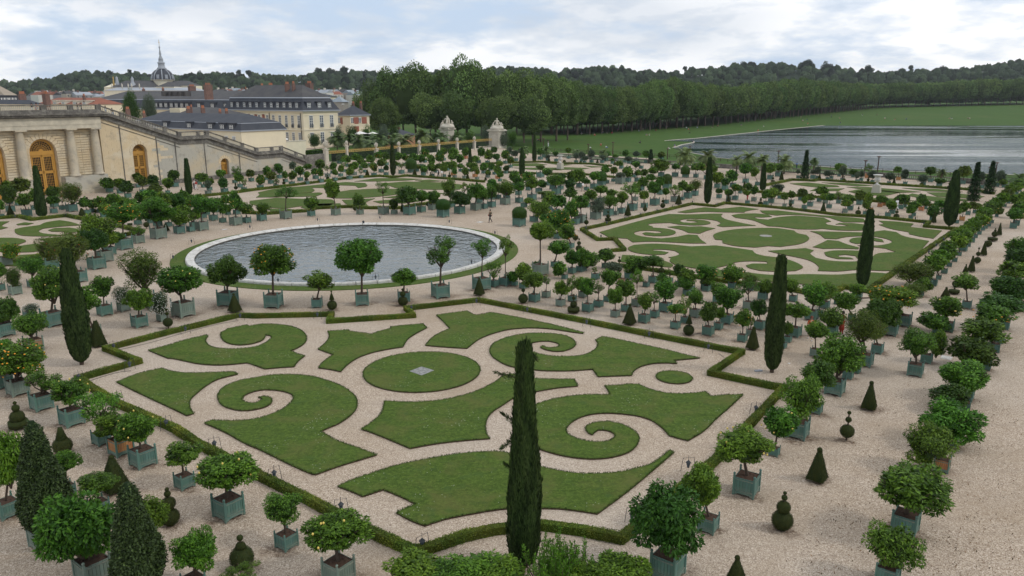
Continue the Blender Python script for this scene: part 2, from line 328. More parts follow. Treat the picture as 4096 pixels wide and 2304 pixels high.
def water(name, base, bscale, bstr, stretch, rough=0.06, bands=False, dist=0.12, ior=1.34, det=5):
    m = bpy.data.materials.new(name); m.use_nodes = True; N = m.node_tree.nodes; L = m.node_tree.links; b = N['Principled BSDF']
    b.inputs['Base Color'].default_value = (*base, 1); b.inputs['Roughness'].default_value = rough; b.inputs['IOR'].default_value = ior
    tc = N.new('ShaderNodeTexCoord'); mp = N.new('ShaderNodeMapping'); mp.inputs['Scale'].default_value = stretch; L.new(tc.outputs['Object'], mp.inputs[0])
    n = N.new('ShaderNodeTexNoise'); n.inputs['Scale'].default_value = bscale; n.inputs['Detail'].default_value = det; n.inputs['Roughness'].default_value = 0.55; n.inputs['Distortion'].default_value = 0.5; L.new(mp.outputs[0], n.inputs['Vector'])
    bn = N.new('ShaderNodeBump'); bn.inputs['Distance'].default_value = dist; bn.inputs['Strength'].default_value = bstr; L.new(n.outputs[0], bn.inputs['Height']); L.new(bn.outputs[0], b.inputs['Normal'])
    if bands:   # gusts: calm streaks mirror the dark wood, ruffled streaks the sky
        m2 = N.new('ShaderNodeMapping'); m2.inputs['Scale'].default_value = (0.004, 0.036, 1); m2.inputs['Rotation'].default_value = (0, 0, math.radians(-9)); L.new(tc.outputs['Object'], m2.inputs[0])
        n2 = N.new('ShaderNodeTexNoise'); n2.inputs['Scale'].default_value = 1.0; n2.inputs['Detail'].default_value = 5; n2.inputs['Roughness'].default_value = 0.6; n2.inputs['Distortion'].default_value = 0.6; L.new(m2.outputs[0], n2.inputs['Vector'])
        r = N.new('ShaderNodeMapRange'); r.inputs[1].default_value = 0.46; r.inputs[2].default_value = 0.62; r.inputs[3].default_value = bstr*0.035; r.inputs[4].default_value = bstr; L.new(n2.outputs[0], r.inputs[0]); L.new(r.outputs[0], bn.inputs['Strength'])
        r2 = N.new('ShaderNodeMapRange'); r2.inputs[1].default_value = 0.46; r2.inputs[2].default_value = 0.58; r2.inputs[3].default_value = 0.03; r2.inputs[4].default_value = 0.16; L.new(n2.outputs[0], r2.inputs[0]); L.new(r2.outputs[0], b.inputs['Roughness'])
    return m
M['water'] = water('basin_water', (0.07,0.085,0.08), 0.85, 1.0, (1,1,1), 0.03, dist=0.42, ior=2.5, det=3)
M['lake'] = water('lake_water', (0.014,0.036,0.038), 0.45, 1.0, (1,1,1), 0.2, True, dist=1.1, ior=1.17)
# ---------------------------------------------------------------- the setting: ground, lawns, water
AZ = math.radians(53.7); U2 = np.array([math.cos(AZ), math.sin(AZ)]); V2 = np.array([-U2[1], U2[0]])   # garden axes
BC, BR = np.array([-18.3, 85.9]), 17.5                                                                      # basin centre and radius
def smooth(pts, closed=True, steps=4, sharp=38):
    P = [np.array(p[:2], float) for p in pts]; n = len(P); tan = []
    for i in range(n):
        a, b, c = P[(i-1) % n], P[i], P[(i+1) % n]
        u, v = b-a, c-b; lu, lv = np.linalg.norm(u)+1e-9, np.linalg.norm(v)+1e-9
        ang = math.degrees(math.acos(max(-1, min(1, float(u@v)/lu/lv))))
        tan.append(None if ang > sharp or (not closed and i in (0, n-1)) else (u/lu+v/lv)/2)
    out = []
    for i in range(n if closed else n-1):
        a, b = P[i], P[(i+1) % n]; l = np.linalg.norm(b-a); d = b-a
        ta = tan[i]*l if tan[i] is not None else d; tb = tan[(i+1) % n]*l if tan[(i+1) % n] is not None else d
        if tan[i] is None and tan[(i+1) % n] is None: out.append(a); continue
        for k in range(steps):
            t = k/steps; h = (2*t**3-3*t*t+1, t**3-2*t*t+t, -2*t**3+3*t*t, t**3-t*t)
            out.append(h[0]*a+h[1]*ta+h[2]*b+h[3]*tb)
    if not closed: out.append(P[-1])
    return out
LAWN_PTS = []
def lawn(pts, z=0.07, name='lawn'):
    q = smooth([G(*p) for p in pts]); ar = sum(q[i][0]*q[(i+1) % len(q)][1]-q[(i+1) % len(q)][0]*q[i][1] for i in range(len(q)))
    if ar < 0: q = q[::-1]
    LAWN_PTS.append(q)
    mb = MB(); mb.prism(q, -0.03, z); n = len(q)
    me = mb.mesh(name, [M['grass'], M['earth']]); 
    for i, p in enumerate(me.polygons): p.material_index = 0 if i == 1 else 1
    return struct(ob(name, me))
def tt(c, r, s): return [T(c, r, *map(float, p.split(','))) for p in s.split()]
def terr(x, y):
    h = -1.5 + 0.018*max(0, y-500) if y < 900 else -1.5+7.2
    h += 0.022*max(0, x-386) if y > 560 else 0.0
    return h
def ground():
    xs = sorted(set(list(np.linspace(-1500, 1500, 61))+[386.0])); ys = [-200, 0, 100, 200, 300, 400, 500, 560, 561, 600, 650, 700, 750, 800, 850, 900, 1100, 1500, 2500, 5000]
    mb = MB(); vs = [(x, y, terr(x, y)) for y in ys for x in xs]; nx = len(xs)
    mb.add(vs, [(j*nx+i, j*nx+i+1, (j+1)*nx+i+1, (j+1)*nx+i) for j in range(len(ys)-1) for i in range(nx-1)])
    struct(ob('ground', mb.mesh('ground', M['farlawn'])))
    P = [(-900, -60), (320, -60), G(3400, 560)[:2], G(2700, 478)[:2], G(2457, 463)[:2], G(2219, 446)[:2], G(1987, 434)[:2], G(1523, 404)[:2], G(1361, 391)[:2], G(1262, 372)[:2], (-8, 272), (-46, 276), (-50, 300), (-160, 500), (-260, 760), (-900, 700)]
    mb = MB(); mb.prism([tuple(p) for p in P], -3, 0); struct(ob('gravel_terrace', mb.mesh('gravel_terrace', M['gravel'])))
    # beyond the terrace wall: a pale road
    a = G(1340, 383, -1.4); b = G(1640, 401, -1.4); w = 4.0
    d = (b-a)[:2]/np.linalg.norm((b-a)[:2]); nn = np.array([-d[1], d[0]])
    mb = MB(); q = [a[:2]+nn*0.5, b[:2]+nn*0.5, b[:2]+nn*w, a[:2]+nn*w]; mb.prism([tuple(p) for p in q], -1.55, -1.46); struct(ob('road', mb.mesh('road', M['gravel'])))
ground()
def lake():
    z = -1.40
    far = [(1693,371),(1703,368.5),(1716,364),(1740,359.5),(1746,358),(1745,356.2),(1673,354),(1700,351.5),(1751,348),(1932,329),(2096,313),(2192,302.5),(2254,303.8),(2357,301),(2576,303),(2900,305)]
    near = [(2900,447),(2576,440),(2432,434.5),(2282,431),(2147,424),(2057,418),(1995,413),(1900,405),(1800,396),(1740,384),(1705,376)]
    q = [tuple(G(*p, z)[:2]) for p in far+near]
    mb = MB(); mb.prism(q, z-0.3, z); struct(ob('lake', mb.mesh('lake', M['lake'])))
    for nm, pts, w in (('bank_wall', far[6:], 1.0), ('bank_wall', far[:6], 0.9), ('bank_wall', near, 0.5)):
        mb = MB(); path = [G(*p, z) for p in pts]
        for a, b in zip(path, path[1:]):
            L_ = np.linalg.norm((b-a)[:2]); mb.box((a[0]+b[0])/2, (a[1]+b[1])/2, -1.8, L_+0.3, w*.6, 0.5 if w > .6 else .42, math.atan2(b[1]-a[1], b[0]-a[0]))
        struct(ob(nm, mb.mesh(nm, M['stone_pale'])))
lake()
# basin: grass ring, marble rim, sunken water
def basin():
    def ring(r0, r1, z0, z1, n=160):
        mb = MB(); a = [k*2*math.pi/n for k in range(n)]
        vs = []
        for r, z in ((r0, z0), (r0, z1), (r1, z1), (r1, z0)): vs += [(BC[0]+r*math.cos(t), BC[1]+r*math.sin(t), z) for t in a]
        return mb.add(vs, [(j*n+i, j*n+(i+1) % n, ((j+1) % 4)*n+(i+1) % n, ((j+1) % 4)*n+i) for j in range(4) for i in range(n)])
    struct(ob('grass_ring', ring(BR-0.3, BR+1.5, -0.02, 0.06).mesh('grass_ring', M['grass'])))
    root = empty('round_basin', (BC[0], BC[1], 0), 0, 'round stone basin with a broad pale marble rim, ringed by a strip of grass', 'basin')
    n = 56
    for k in range(n):      # rim slabs
        a0, a1 = 2*math.pi*k/n+0.002, 2*math.pi*(k+1)/n-0.002; vs = []; fs = []; st = 4
        prof = [(BR-0.90, 0.02), (BR-0.90, 0.18), (BR-0.84, 0.23), (BR-0.30, 0.33), (BR-0.08, 0.35), (BR-0.01, 0.24), (BR-0.01, 0.0)]
        for s in range(st+1):
            t = a0+(a1-a0)*s/st; vs += [(r*math.cos(t), r*math.sin(t), z+0.006*math.sin(k*2.3)) for r, z in prof]
        m = len(prof)
        for s in range(st):
            for j in range(m-1): fs.append((s*m+j, (s+1)*m+j, (s+1)*m+j+1, s*m+j+1))
        fs += [tuple(range(m)), tuple(range(st*m+m-1, st*m-1, -1))]
        ob('rim_stone', MB().add(vs, fs).mesh('rim_stone', M['rim']), root)
    inner = MB(); inner.lathe([(BR-0.91, 0.0), (BR-0.91, 0.17)], n=120, caps=False); ob('inner_wall', inner.mesh('inner_wall', M['rimdark'], True), root)
    w = MB(); w.prism([(BC[0]+(BR-0.90)*math.cos(k*math.pi/60), BC[1]+(BR-0.90)*math.sin(k*math.pi/60)) for k in range(120)], 0.005, 0.03); struct(ob('basin_water', w.mesh('basin_water', M['water'])))
basin()
FRONT = [
 tt(0,2,'1175,955 1410,865 1630,815 1700,840 1870,862 2150,858 2350,850 2395,875 2200,925 2080,990 1980,1070 1920,1130 1910,1200 1930,1250 1955,1270 1880,1293 1750,1230 1450,1090'),
 tt(0,2,'1495,635 1700,580 1900,520 2040,490 2075,478 2090,490 2070,530 2075,555 2110,590 2180,610 2350,620 2500,610')+tt(1,2,'0,597 70,572 120,542 155,510 150,490 95,477 92,500 60,535 0,558')+tt(0,2,'2500,574 2400,580 2290,560 2235,520 2222,480 2235,450 2260,440 2290,418 2400,395 2480,378 2500,388 2560,382')+tt(1,2,'60,368 170,371 280,380 370,398 440,425 485,460 508,500 505,540 470,580 420,610 350,640 420,670 493,690 430,740 385,800 250,808 90,822 0,790')+tt(0,2,'2490,760 2400,770 2200,783 2000,770 1850,740 1720,715 1690,715'),
 tt(1,2,'722,442 930,428 940,440 1050,455 1165,472 1250,440 1360,415 1355,397 1500,382 1680,366 1720,408 1620,460 1530,520 1480,600 1350,620 1200,650 1060,695 960,750 890,810 855,850 750,828 628,812 680,750 780,678 700,650 625,623 700,560 735,510 735,470'),
 tt(1,2,'1815,280 1950,260 2120,238 2190,275 2230,278 2370,253 2576,290')+tt(2,2,'200,330 450,385 720,455 715,465 600,450 400,420 200,408 0,420')+tt(1,2,'2400,460 2250,520 2180,570 2125,615 1950,605 1705,585 1760,520 1850,460 1950,415 1880,340'),
 tt(2,2,'1890,712 1700,668 1600,640 1300,575 1000,510 910,495 840,530 862,560 850,610 800,650 700,685 550,697 400,692 270,670 190,640 155,610 152,590 200,560 300,543 380,543 450,560 475,580 465,600 400,607 340,603 305,588 285,605 330,625 430,645 520,643 600,615 640,580 635,550 590,510 500,478 350,463 150,465 0,492')+tt(1,2,'2480,520 2400,560 2355,620 2365,680 2430,735 2540,790')+tt(2,2,'60,810 180,824 300,838 500,842 650,838 810,825 865,900 1000,895 1205,888 1230,840 1320,790 1450,765 1560,762 1660,768 1630,735 1750,725'),
 tt(2,2,'932,992 1100,985 1170,975 1270,978 1400,1030 1550,1065 1700,1072 1850,1065 1945,1050 2000,1098 2150,1085 2325,1080 2200,1200 2050,1330 1930,1449')+tt(2,3,'1770,97 1650,65 1580,45 1545,0')+tt(2,2,'1490,1400 1400,1340 1280,1300 1100,1275 950,1268 800,1280 680,1315 590,1370 550,1420')+tt(2,3,'555,20 600,50 700,90 820,108 950,105 1020,75 1038,45 1010,15 950,-8 870,-12 830,15 810,38 770,20 745,-10')+tt(2,2,'745,1405 770,1385 850,1360 950,1353 1070,1370 1160,1405 1230,1449')+tt(2,3,'1270,40 1280,80 1250,150 1180,210 1050,255 900,277 760,280 550,255 380,215 230,160')+[(1328,1112),(1316,1085),(1316,1058),(1324,1038)]+tt(2,2,'200,1200 330,1150 500,1110 700,1085 985,1082 960,1030'),
 tt(1,2,'1295,1145 1500,1155 1650,1155 1900,1130 2150,1070 2300,1010 2420,945 2500,890')+[(1290,943),(1312,948)]+tt(2,2,'180,912 400,925 625,925 662,995 450,1015 300,1040 150,1070 20,1115')+tt(1,2,'2480,1190 2400,1240 2340,1300 2310,1380 2315,1449')+tt(1,3,'2325,40 2355,75 2100,95 1800,130 1550,175 1350,90 1150,10')+tt(1,2,'1060,1430 1180,1350 1260,1270 1285,1200'),
 tt(1,2,'0,910 150,885 350,880 550,895 700,935 850,990 960,1060 1010,1120 1020,1180 1000,1240 930,1310 830,1375 680,1440')+tt(1,3,'660,5 800,90 1000,160 1215,240 1050,290 850,350 600,440 560,430 350,340 0,170')+tt(0,3,'2500,140 2240,0')+tt(0,2,'2060,1370 2130,1340 2300,1345 2450,1340 2576,1325')+tt(1,2,'150,1280 280,1220 360,1150 380,1120 360,1080 280,1050 180,1035 80,1033 0,1045')+tt(0,2,'2480,1080 2440,1115 2450,1145 2500,1163 2576,1165')+tt(1,2,'30,1150 65,1130 50,1115 20,1108 80,1098 140,1110 162,1140 140,1180 80,1210 0,1230')+tt(0,2,'2450,1243 2330,1225 2240,1190 2195,1130 2200,1070 2250,1010 2350,960 2480,925'),
 tt(1,3,'822,558 950,500 1150,430 1400,350 1700,285 2000,235 2200,215 2480,210')+[(1312,1153)]+tt(2,3,'260,350 400,385 600,420 850,430 1100,410 1250,375 1400,330 1500,265 1580,195 1632,212 1450,370 1150,620 860,835 700,810 500,785 290,778 50,775')+tt(1,3,'2450,790 2200,830 1900,890 1700,955 1600,920 1410,825 1500,780 1612,738 1450,660 1280,590 1180,625 1075,660 950,605'),
]
RIGHT = [
 tt(2,1,'1665,688 1800,660 1940,640 2100,655 2200,645 2300,635 2480,658 2350,680 2340,692 2150,690 1940,685 1750,698'),
 tt(2,1,'880,890 1200,800 1450,735 1580,708 1800,712 2000,705 2120,705 2105,730 2150,760 2300,795 2455,825 2300,830 2120,838 2060,825 2100,800 2060,775 1950,760 1800,755 1710,765 1692,780 1720,792 1800,797 1880,790 1830,780 1755,775 1760,766 1850,763 1930,770 1985,785 1997,800 1950,815 1830,822 1700,815 1590,797 1480,800 1400,805 1362,818 1415,835 1420,845 1550,855 1630,875 1648,895 1610,917 1540,928 1430,930 1340,920 1313,903 1345,892 1395,896 1440,902 1490,900 1512,893 1480,881 1390,875 1290,878 1236,892 1240,915 1310,934 1500,955 1640,940 1770,915 1865,920 1900,965 1955,1003 1800,1003 1600,993 1400,985 1215,992 1160,955 980,945'),
 tt(2,1,'1565,838 1680,825 1780,835 1900,832 2045,852 1950,880 1890,905 1780,898 1700,865'),
 tt(2,1,'2210,720 2300,705 2450,702 2576,712')+tt(3,1,'40,735 -60,742')+tt(2,1,'2430,738 2470,755 2576,765')+tt(3,1,'70,745 150,735 280,725 450,735 560,745 610,770 635,783 580,795 600,815 700,830 820,830 740,812 680,812 720,798 850,800 960,812 1050,850 1000,870 850,875 700,870 540,855 480,862 300,860 100,835 0,830')+tt(2,1,'2490,795 2400,765 2250,745'),
 tt(2,1,'2030,915 2130,880 2300,857 2576,848')+tt(3,1,'100,850 260,875 310,905 385,918 415,955 320,1010 120,1038 0,1030')+tt(2,1,'2450,1045 2250,1030 2120,1000 2115,970 2045,965'),
 tt(3,1,'-80,672 100,672 380,705 560,722 750,735 960,755 990,790 760,790 710,775 620,745 450,725 200,715 80,722 -40,700'),
 tt(3,1,'1115,775 1300,785 1465,805 1430,838 1750,875 1665,955 1530,935 1420,910 1415,890 1250,860 1115,815 1170,808'),
 tt(3,1,'425,880 600,885 1000,895 1170,872 1290,890 1380,935 1620,980 1500,1110 1280,1275 1170,1280 900,1270 700,1285 500,1280 510,1240 400,1170 120,1110 0,1080 200,1065 380,1052 460,1075 425,1105 480,1150 600,1175 750,1187 900,1185 1020,1160 1110,1105 1290,1092 1180,1055 1050,1040 900,1025 1100,1025 1220,1005 1247,985 1180,955 1050,932 900,932 780,940 690,960 570,955 520,915'),
 tt(3,1,'565,1095 650,1078 800,1075 930,1080 1000,1100 970,1145 900,1155 880,1130 780,1118 700,1125 720,1140 830,1148 860,1162 700,1160 600,1135'),
 tt(3,1,'820,975 860,950 960,940 1060,945 1150,965 1165,990 1100,985 1040,972 1010,985 900,1010 840,995'),
 tt(3,1,'450,1040 550,995 600,970 710,980 800,1015 915,1045 910,1062 700,1055 560,1058'),
 tt(2,1,'1170,1045 1230,1020 1400,1008 1600,1015 1800,1035 2050,1025 2250,1050 2420,1075 2460,1110 2530,1128 2576,1135')+tt(3,1,'150,1150 290,1200 352,1245 280,1280 100,1288')+tt(2,1,'2500,1280 2380,1250 2355,1225 2420,1208 2576,1210 2560,1188 2400,1183 2250,1195 2200,1215 2050,1248 1850,1256 1650,1225 1590,1185 1600,1150 1575,1145 1650,1130 1685,1110 1640,1080 1560,1068 1430,1065 1410,1075 1500,1082 1575,1095 1540,1115 1420,1118 1280,1105 1190,1080'),
 tt(2,1,'1110,1120 1200,1125 1350,1140 1500,1170 1620,1220 1600,1245 1400,1230 1090,1190'),
 tt(2,1,'2040,1340 2080,1270 2300,1290 2576,1320')+tt(3,1,'200,1320 400,1315 700,1320 900,1305 1050,1298 1220,1310 1130,1390 1040,1449 600,1449 300,1410 0,1390')+tt(2,1,'2300,1350'),
]
BACK = [tt(1,1,s) for s in ('710,535 780,495 950,465 1200,452 1430,455 1500,470 1430,510 1200,535 950,550 780,548','20,490 250,445 450,430 650,410 900,385 1100,395 1110,430 1030,445 1000,422 850,418 720,445 560,442 590,470 560,490 400,500 200,538 0,540 35,512',
 '990,378 1200,348 1400,345 1670,355 1500,370 1250,378','1600,370 1750,360 1880,375 1700,385','1250,400 1500,380 1900,392 2100,415 2050,460 1800,462 1400,444 1340,422','130,540 400,503 640,490 670,500 600,530 300,537',
 '-60,575 200,545 500,555 760,560 800,590 700,640 450,630 300,650 100,640 -60,600','865,565 1000,560 1200,550 1110,590 1140,635 960,640 900,600','1180,580 1330,565 1600,560 1700,572 1500,600 1250,600','130,655 300,652 430,670 300,690 150,685','450,640 600,605 850,600 860,622 700,650 500,655','1270,540 1500,515 1800,490 1900,500 1700,530 1450,550')]
LEFT = [tt(0,1,s) for s in ('150,860 250,840 400,820 470,790 600,770 700,785 815,820 600,835 430,855 390,880 450,905 600,918 740,905 700,925 450,932 230,925 155,895','485,870 550,850 700,845 790,862 780,890 650,905 640,885 520,885','-80,950 130,948 240,965 260,985 200,1010 0,1040 -90,1040','165,810 250,792 340,800 280,818 180,820','-90,785 95,782 20,830 80,845 0,865 -90,860','-60,1080 200,1030 370,1005 500,1050 340,1090 100,1095','-60,1135 60,1130 400,1110 420,1140 200,1150 0,1175','400,960 600,940 820,905 900,940 760,985 500,1000','-60,1195 300,1180 430,1215 300,1228 -60,1230')]
FARP = [tt(3,1,s) for s in ('220,400 400,390 700,420 720,435 500,440 300,415','540,390 800,395 1060,420 900,428 700,410','790,435 1000,435 1400,470 1540,485 1300,495 1000,465','810,480 900,460 1150,470 1330,490 1200,520 950,520','1350,445 1700,455 1960,485 1600,478','1600,490 1800,488 2180,530 2100,555 1700,530','480,450 770,450 700,475 420,475','1450,500 1600,525 2120,570 1700,585 1400,520','470,500 750,500 1000,545 1300,552 1500,575 900,560')]
FARP += [tt(2,1,s) for s in ('0,200 250,195 355,210 250,225 0,225','320,190 600,210 520,220','520,235 780,245 700,260 400,260','0,240 440,240 500,265 200,260','720,218 940,232 800,238')]
for grp in (FRONT, RIGHT, BACK, LEFT, FARP):
    for p in grp: lawn(p)
def disc(cx, cy, r, n=72): 
    q = [(cx+r*math.cos(2*math.pi*k/n), cy+r*math.sin(2*math.pi*k/n)) for k in range(n)]; LAWN_PTS.append([np.array(p) for p in q]); mb = MB(); mb.prism(q, -0.03, 0.07); me = mb.mesh('lawn', [M['grass'], M['earth']])
    for i, p in enumerate(me.polygons): p.material_index = 0 if i == 1 else 1
    struct(ob('lawn', me))
disc(*[float(v) for v in (0,0)], 0.01) if False else None
def fitdisc(l, t, r, b):
    g = [G(*p)[:2] for p in (l, t, r, b)]; q = np.array(g); A = np.c_[2*q, np.ones(4)]; s = np.linalg.lstsq(A, (q**2).sum(1), rcond=None)[0]
    return s[0], s[1], math.sqrt(s[2]+s[0]**2+s[1]**2)
CC = fitdisc(T(1,2,1088,880), T(1,2,1650,650), T(1,2,2247,840), T(1,2,1590,1062)); disc(*CC)
disc(*fitdisc(T(2,2,1450,893), T(2,2,1620,842), T(2,2,1812,925), T(2,2,1660,972)))
# plaques let into the central lawns
q = [G(*T(1,2,*p), 0.07) for p in ((1545,838), (1665,880), (1792,830), (1665,792))]
mb = MB(); mb.prism([p[:2] for p in q], 0.03, 0.085); o = ob('stone_slab', mb.mesh('stone_slab', mat('slab_grey', (0.15,0.15,0.145), 0.8, 0.3, var=(0.32,0.32,0.30), vscale=7))); tag(o, 'grey square stone slab set in the middle of the nearest round lawn', 'stone slab')
g = G(*T(3,1,-22,930)); mb = MB(); mb.lathe([(0.75, 0.03), (0.75, 0.09), (0.001, 0.09)], g[0], g[1], 24); o = ob('stone_slab', mb.mesh('round_slab', mat('slab_round', (0.33,0.31,0.27), 0.8, 0.3, var=(0.2,0.2,0.19), vscale=3))); tag(o, 'small round grey slab in the centre of the right-hand lawn', 'stone slab')
# ---------------------------------------------------------------- box hedges
rg = np.random.default_rng(5)
def hedge(pts, label, closed=False, w=0.34, h=0.36, dens=900, ls=0.055, sm=True):
    P = [G(*p)[:2] for p in pts]; P = smooth(P, closed, 5, 30) if sm else P
    n = len(P); L_, R_ = [], []
    for i in range(n):
        a = P[i-1] if (i or closed) else P[i]; b = P[(i+1) % n] if (i < n-1 or closed) else P[i]
        d1 = P[i]-a; d2 = b-P[i]; d1 = d1/(np.linalg.norm(d1)+1e-9) if np.linalg.norm(d1) > 1e-6 else None; d2 = d2/(np.linalg.norm(d2)+1e-9) if np.linalg.norm(d2) > 1e-6 else None
        if d1 is None: d1 = d2
        if d2 is None: d2 = d1
        t = d1+d2; t /= np.linalg.norm(t)+1e-9; nn = np.array([-t[1], t[0]]); k = w/2/max(0.45, abs(float(nn@np.array([-d1[1], d1[0]]))))
        L_.append(P[i]+nn*k); R_.append(P[i]-nn*k)
    mb = MB(); vs = []
    for i in range(n): vs += [(*L_[i], 0), (*L_[i], h*0.95), (*R_[i], h*0.95), (*R_[i], 0)]
    fs = []
    for i in range(n if closed else n-1):
        j = (i+1) % n
        for k in range(3): fs.append((i*4+k, j*4+k, j*4+k+1, i*4+k+1))
    if not closed: fs += [(0,1,2,3), ((n-1)*4+3, (n-1)*4+2, (n-1)*4+1, (n-1)*4)]
    mb.add(vs, fs)
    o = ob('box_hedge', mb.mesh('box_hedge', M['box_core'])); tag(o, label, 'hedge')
    Q = []; NN = []
    for i in range(n if closed else n-1):
        j = (i+1) % n; a, b = P[i], P[j]; L0 = np.linalg.norm(b-a); m = int(dens*L0*(2*h+w)); 
        if m < 2: continue
        t = rg.random(m)[:,None]; s = rg.random(m)*(2*h+w)
        l = L_[i]+(L_[j]-L_[i])*t; r = R_[i]+(R_[j]-R_[i])*t
        nl = (l-r)/np.linalg.norm(l-r, axis=1, keepdims=True)
        pos = np.zeros((m,3)); nr = np.zeros((m,3)); k1 = s < h; k3 = s > h+w; k2 = ~(k1|k3)
        pos[k1,:2] = l[k1]; pos[k1,2] = s[k1]; nr[k1,:2] = nl[k1]; pos[k3,:2] = r[k3]; pos[k3,2] = (s[k3]-h-w); nr[k3,:2] = -nl[k3]
        f = ((s[k2]-h)/w)[:,None]; pos[k2,:2] = l[k2]*(1-f)+r[k2]*f; pos[k2,2] = h; nr[k2,2] = 1
        wob = 0.018*np.sin(pos[:,0]*2.1)+0.016*np.sin(pos[:,1]*3.3+1); pos += nr*(wob+rg.normal(size=m)*0.012)[:,None]
        Q.append(pos); NN.append(nr)
    Q = np.concatenate(Q); NN = np.concatenate(NN); V = leaves(Q, NN, ls, 0.35, rg, 0.0, 1.1, 0.3)
    patch = 0.5+0.25*np.sin(Q[:,0]*1.3+np.sin(Q[:,1]*2.0)*1.5)
    f = ob('foliage', qmesh('hedge_foliage', V, np.clip(patch+rg.normal(size=len(Q))*0.25, 0, 1), M['box']), o); f['kind'] = 'stuff'
hedge([(1035,1394)]+tt(1,3,'1100,1015 500,700 0,455')+tt(0,3,'2000,150')+[(440,1085)]+tt(0,2,'1150,1175 790,935 1400,762 1065,632 1700,466 2400,295')+tt(1,2,'0,302 765,285 735,355 1585,298 1510,226 2240,140')+tt(2,2,'0,205 700,345 1400,490 2310,668 2000,880 2600,1010')+[(1972,982),(1800,1165)]+tt(2,3,'1100,1110 700,1030 300,975')+tt(1,3,'2400,1020 2100,1085 1750,1205')+[(1050,1395)],
      'low clipped box hedge round the nearest lawn parterre', True, sm=False)
hedge(tt(2,1,'1000,1086 1130,1078 1035,968 865,975 700,872 1000,806 1400,710 1812,612 2040,635 2140,604 2576,640')+tt(3,1,'350,676 700,722 1150,750 1620,800 1578,840 1895,868')+[(2290,660)]+tt(3,2,'1000,50 760,5 600,105')+tt(3,2,'200,28')+tt(2,1,'2300,1420 1700,1330 1350,1272 1000,1225'), 'low clipped box hedge round the right-hand lawn parterre', False, 0.38, 0.36, 330, 0.085, sm=False)
hedge(tt(1,1,'-150,480 0,468 500,407 930,350 1250,330 1380,342 1520,327 2000,362 2300,388'), 'low clipped box hedge along the far side of the parterre behind the basin', False, 0.5, 0.42, 150, 0.12, sm=False)
hedge(tt(1,1,'-130,700 100,712 540,683 600,657 980,640 1000,655 1460,655 1600,625 1800,600'), 'low clipped box hedge along the near side of the parterre behind the basin', False, 0.5, 0.42, 170, 0.11, sm=False)
hedge(tt(0,1,'-100,765 190,740 325,772 670,733 1180,832 1430,897 1270,925 1000,985 600,1100 -50,1245'), 'low clipped box hedge round the parterre by the left edge', False, 0.5, 0.42, 170, 0.11, sm=False)
hedge(tt(0,1,'2050,532 2350,500 2576,468'), 'short low box hedge in front of the stair wall, left of the basin', False, 0.5, 0.42, 120, 0.12, sm=False)
hedge(tt(3,1,'-60,432 240,368 460,378 500,368 1100,408 2000,465 2270,508'), 'low clipped box hedge at the far edge of the farthest right parterre', False, 0.5, 0.42, 80, 0.14, sm=False)
hedge(tt(3,1,'-300,470 400,540 1000,580 1700,630 2150,635'), 'low clipped box hedge at the near edge of the farthest right parterre', False, 0.5, 0.42, 80, 0.14, sm=False)
hedge(tt(2,1,'-300,205 130,190 300,186 520,200 800,207 1000,230'), 'low clipped box hedge behind the stone urn, far middle parterre', False, 0.5, 0.42, 60, 0.14, sm=False)
hedge(tt(2,1,'-100,290 400,310 700,310 1060,345'), 'low clipped box hedge in front of the stone urn, far middle parterre', False, 0.5, 0.42, 60, 0.14, sm=False)
# rough grass standing up along the nearest lawns
def tufts():
    Q = []
    for q in LAWN_PTS[:9]+LAWN_PTS[-2:]:
        P = np.array([p for p in q]); n = len(P)
        for i in range(n):
            a, b = P[i], P[(i+1) % n]; m = int(np.linalg.norm(b-a)*90); t = rg.random((m,1)); Q.append(a+(b-a)*t+rg.normal(size=(m,2))*0.025)
    Q = np.concatenate(Q); Q = np.c_[Q, np.full(len(Q), 0.05)]
    V = leaves(Q, rg.normal(size=Q.shape), 0.085, 0.16, rg, 0, 0.45, 0, along=np.tile([0,0,1.0], (len(Q),1)))
    o = ob('grass_fringe', qmesh('grass_fringe', V, rg.random(len(Q)), mat('grass_blade', (0.055,0.090,0.022), 0.8, 0.15, tint=0.5))); o['kind'] = 'stuff'; tag(o, 'ragged grass fringe along the cut edges of the nearest lawns', 'grass')
tufts()
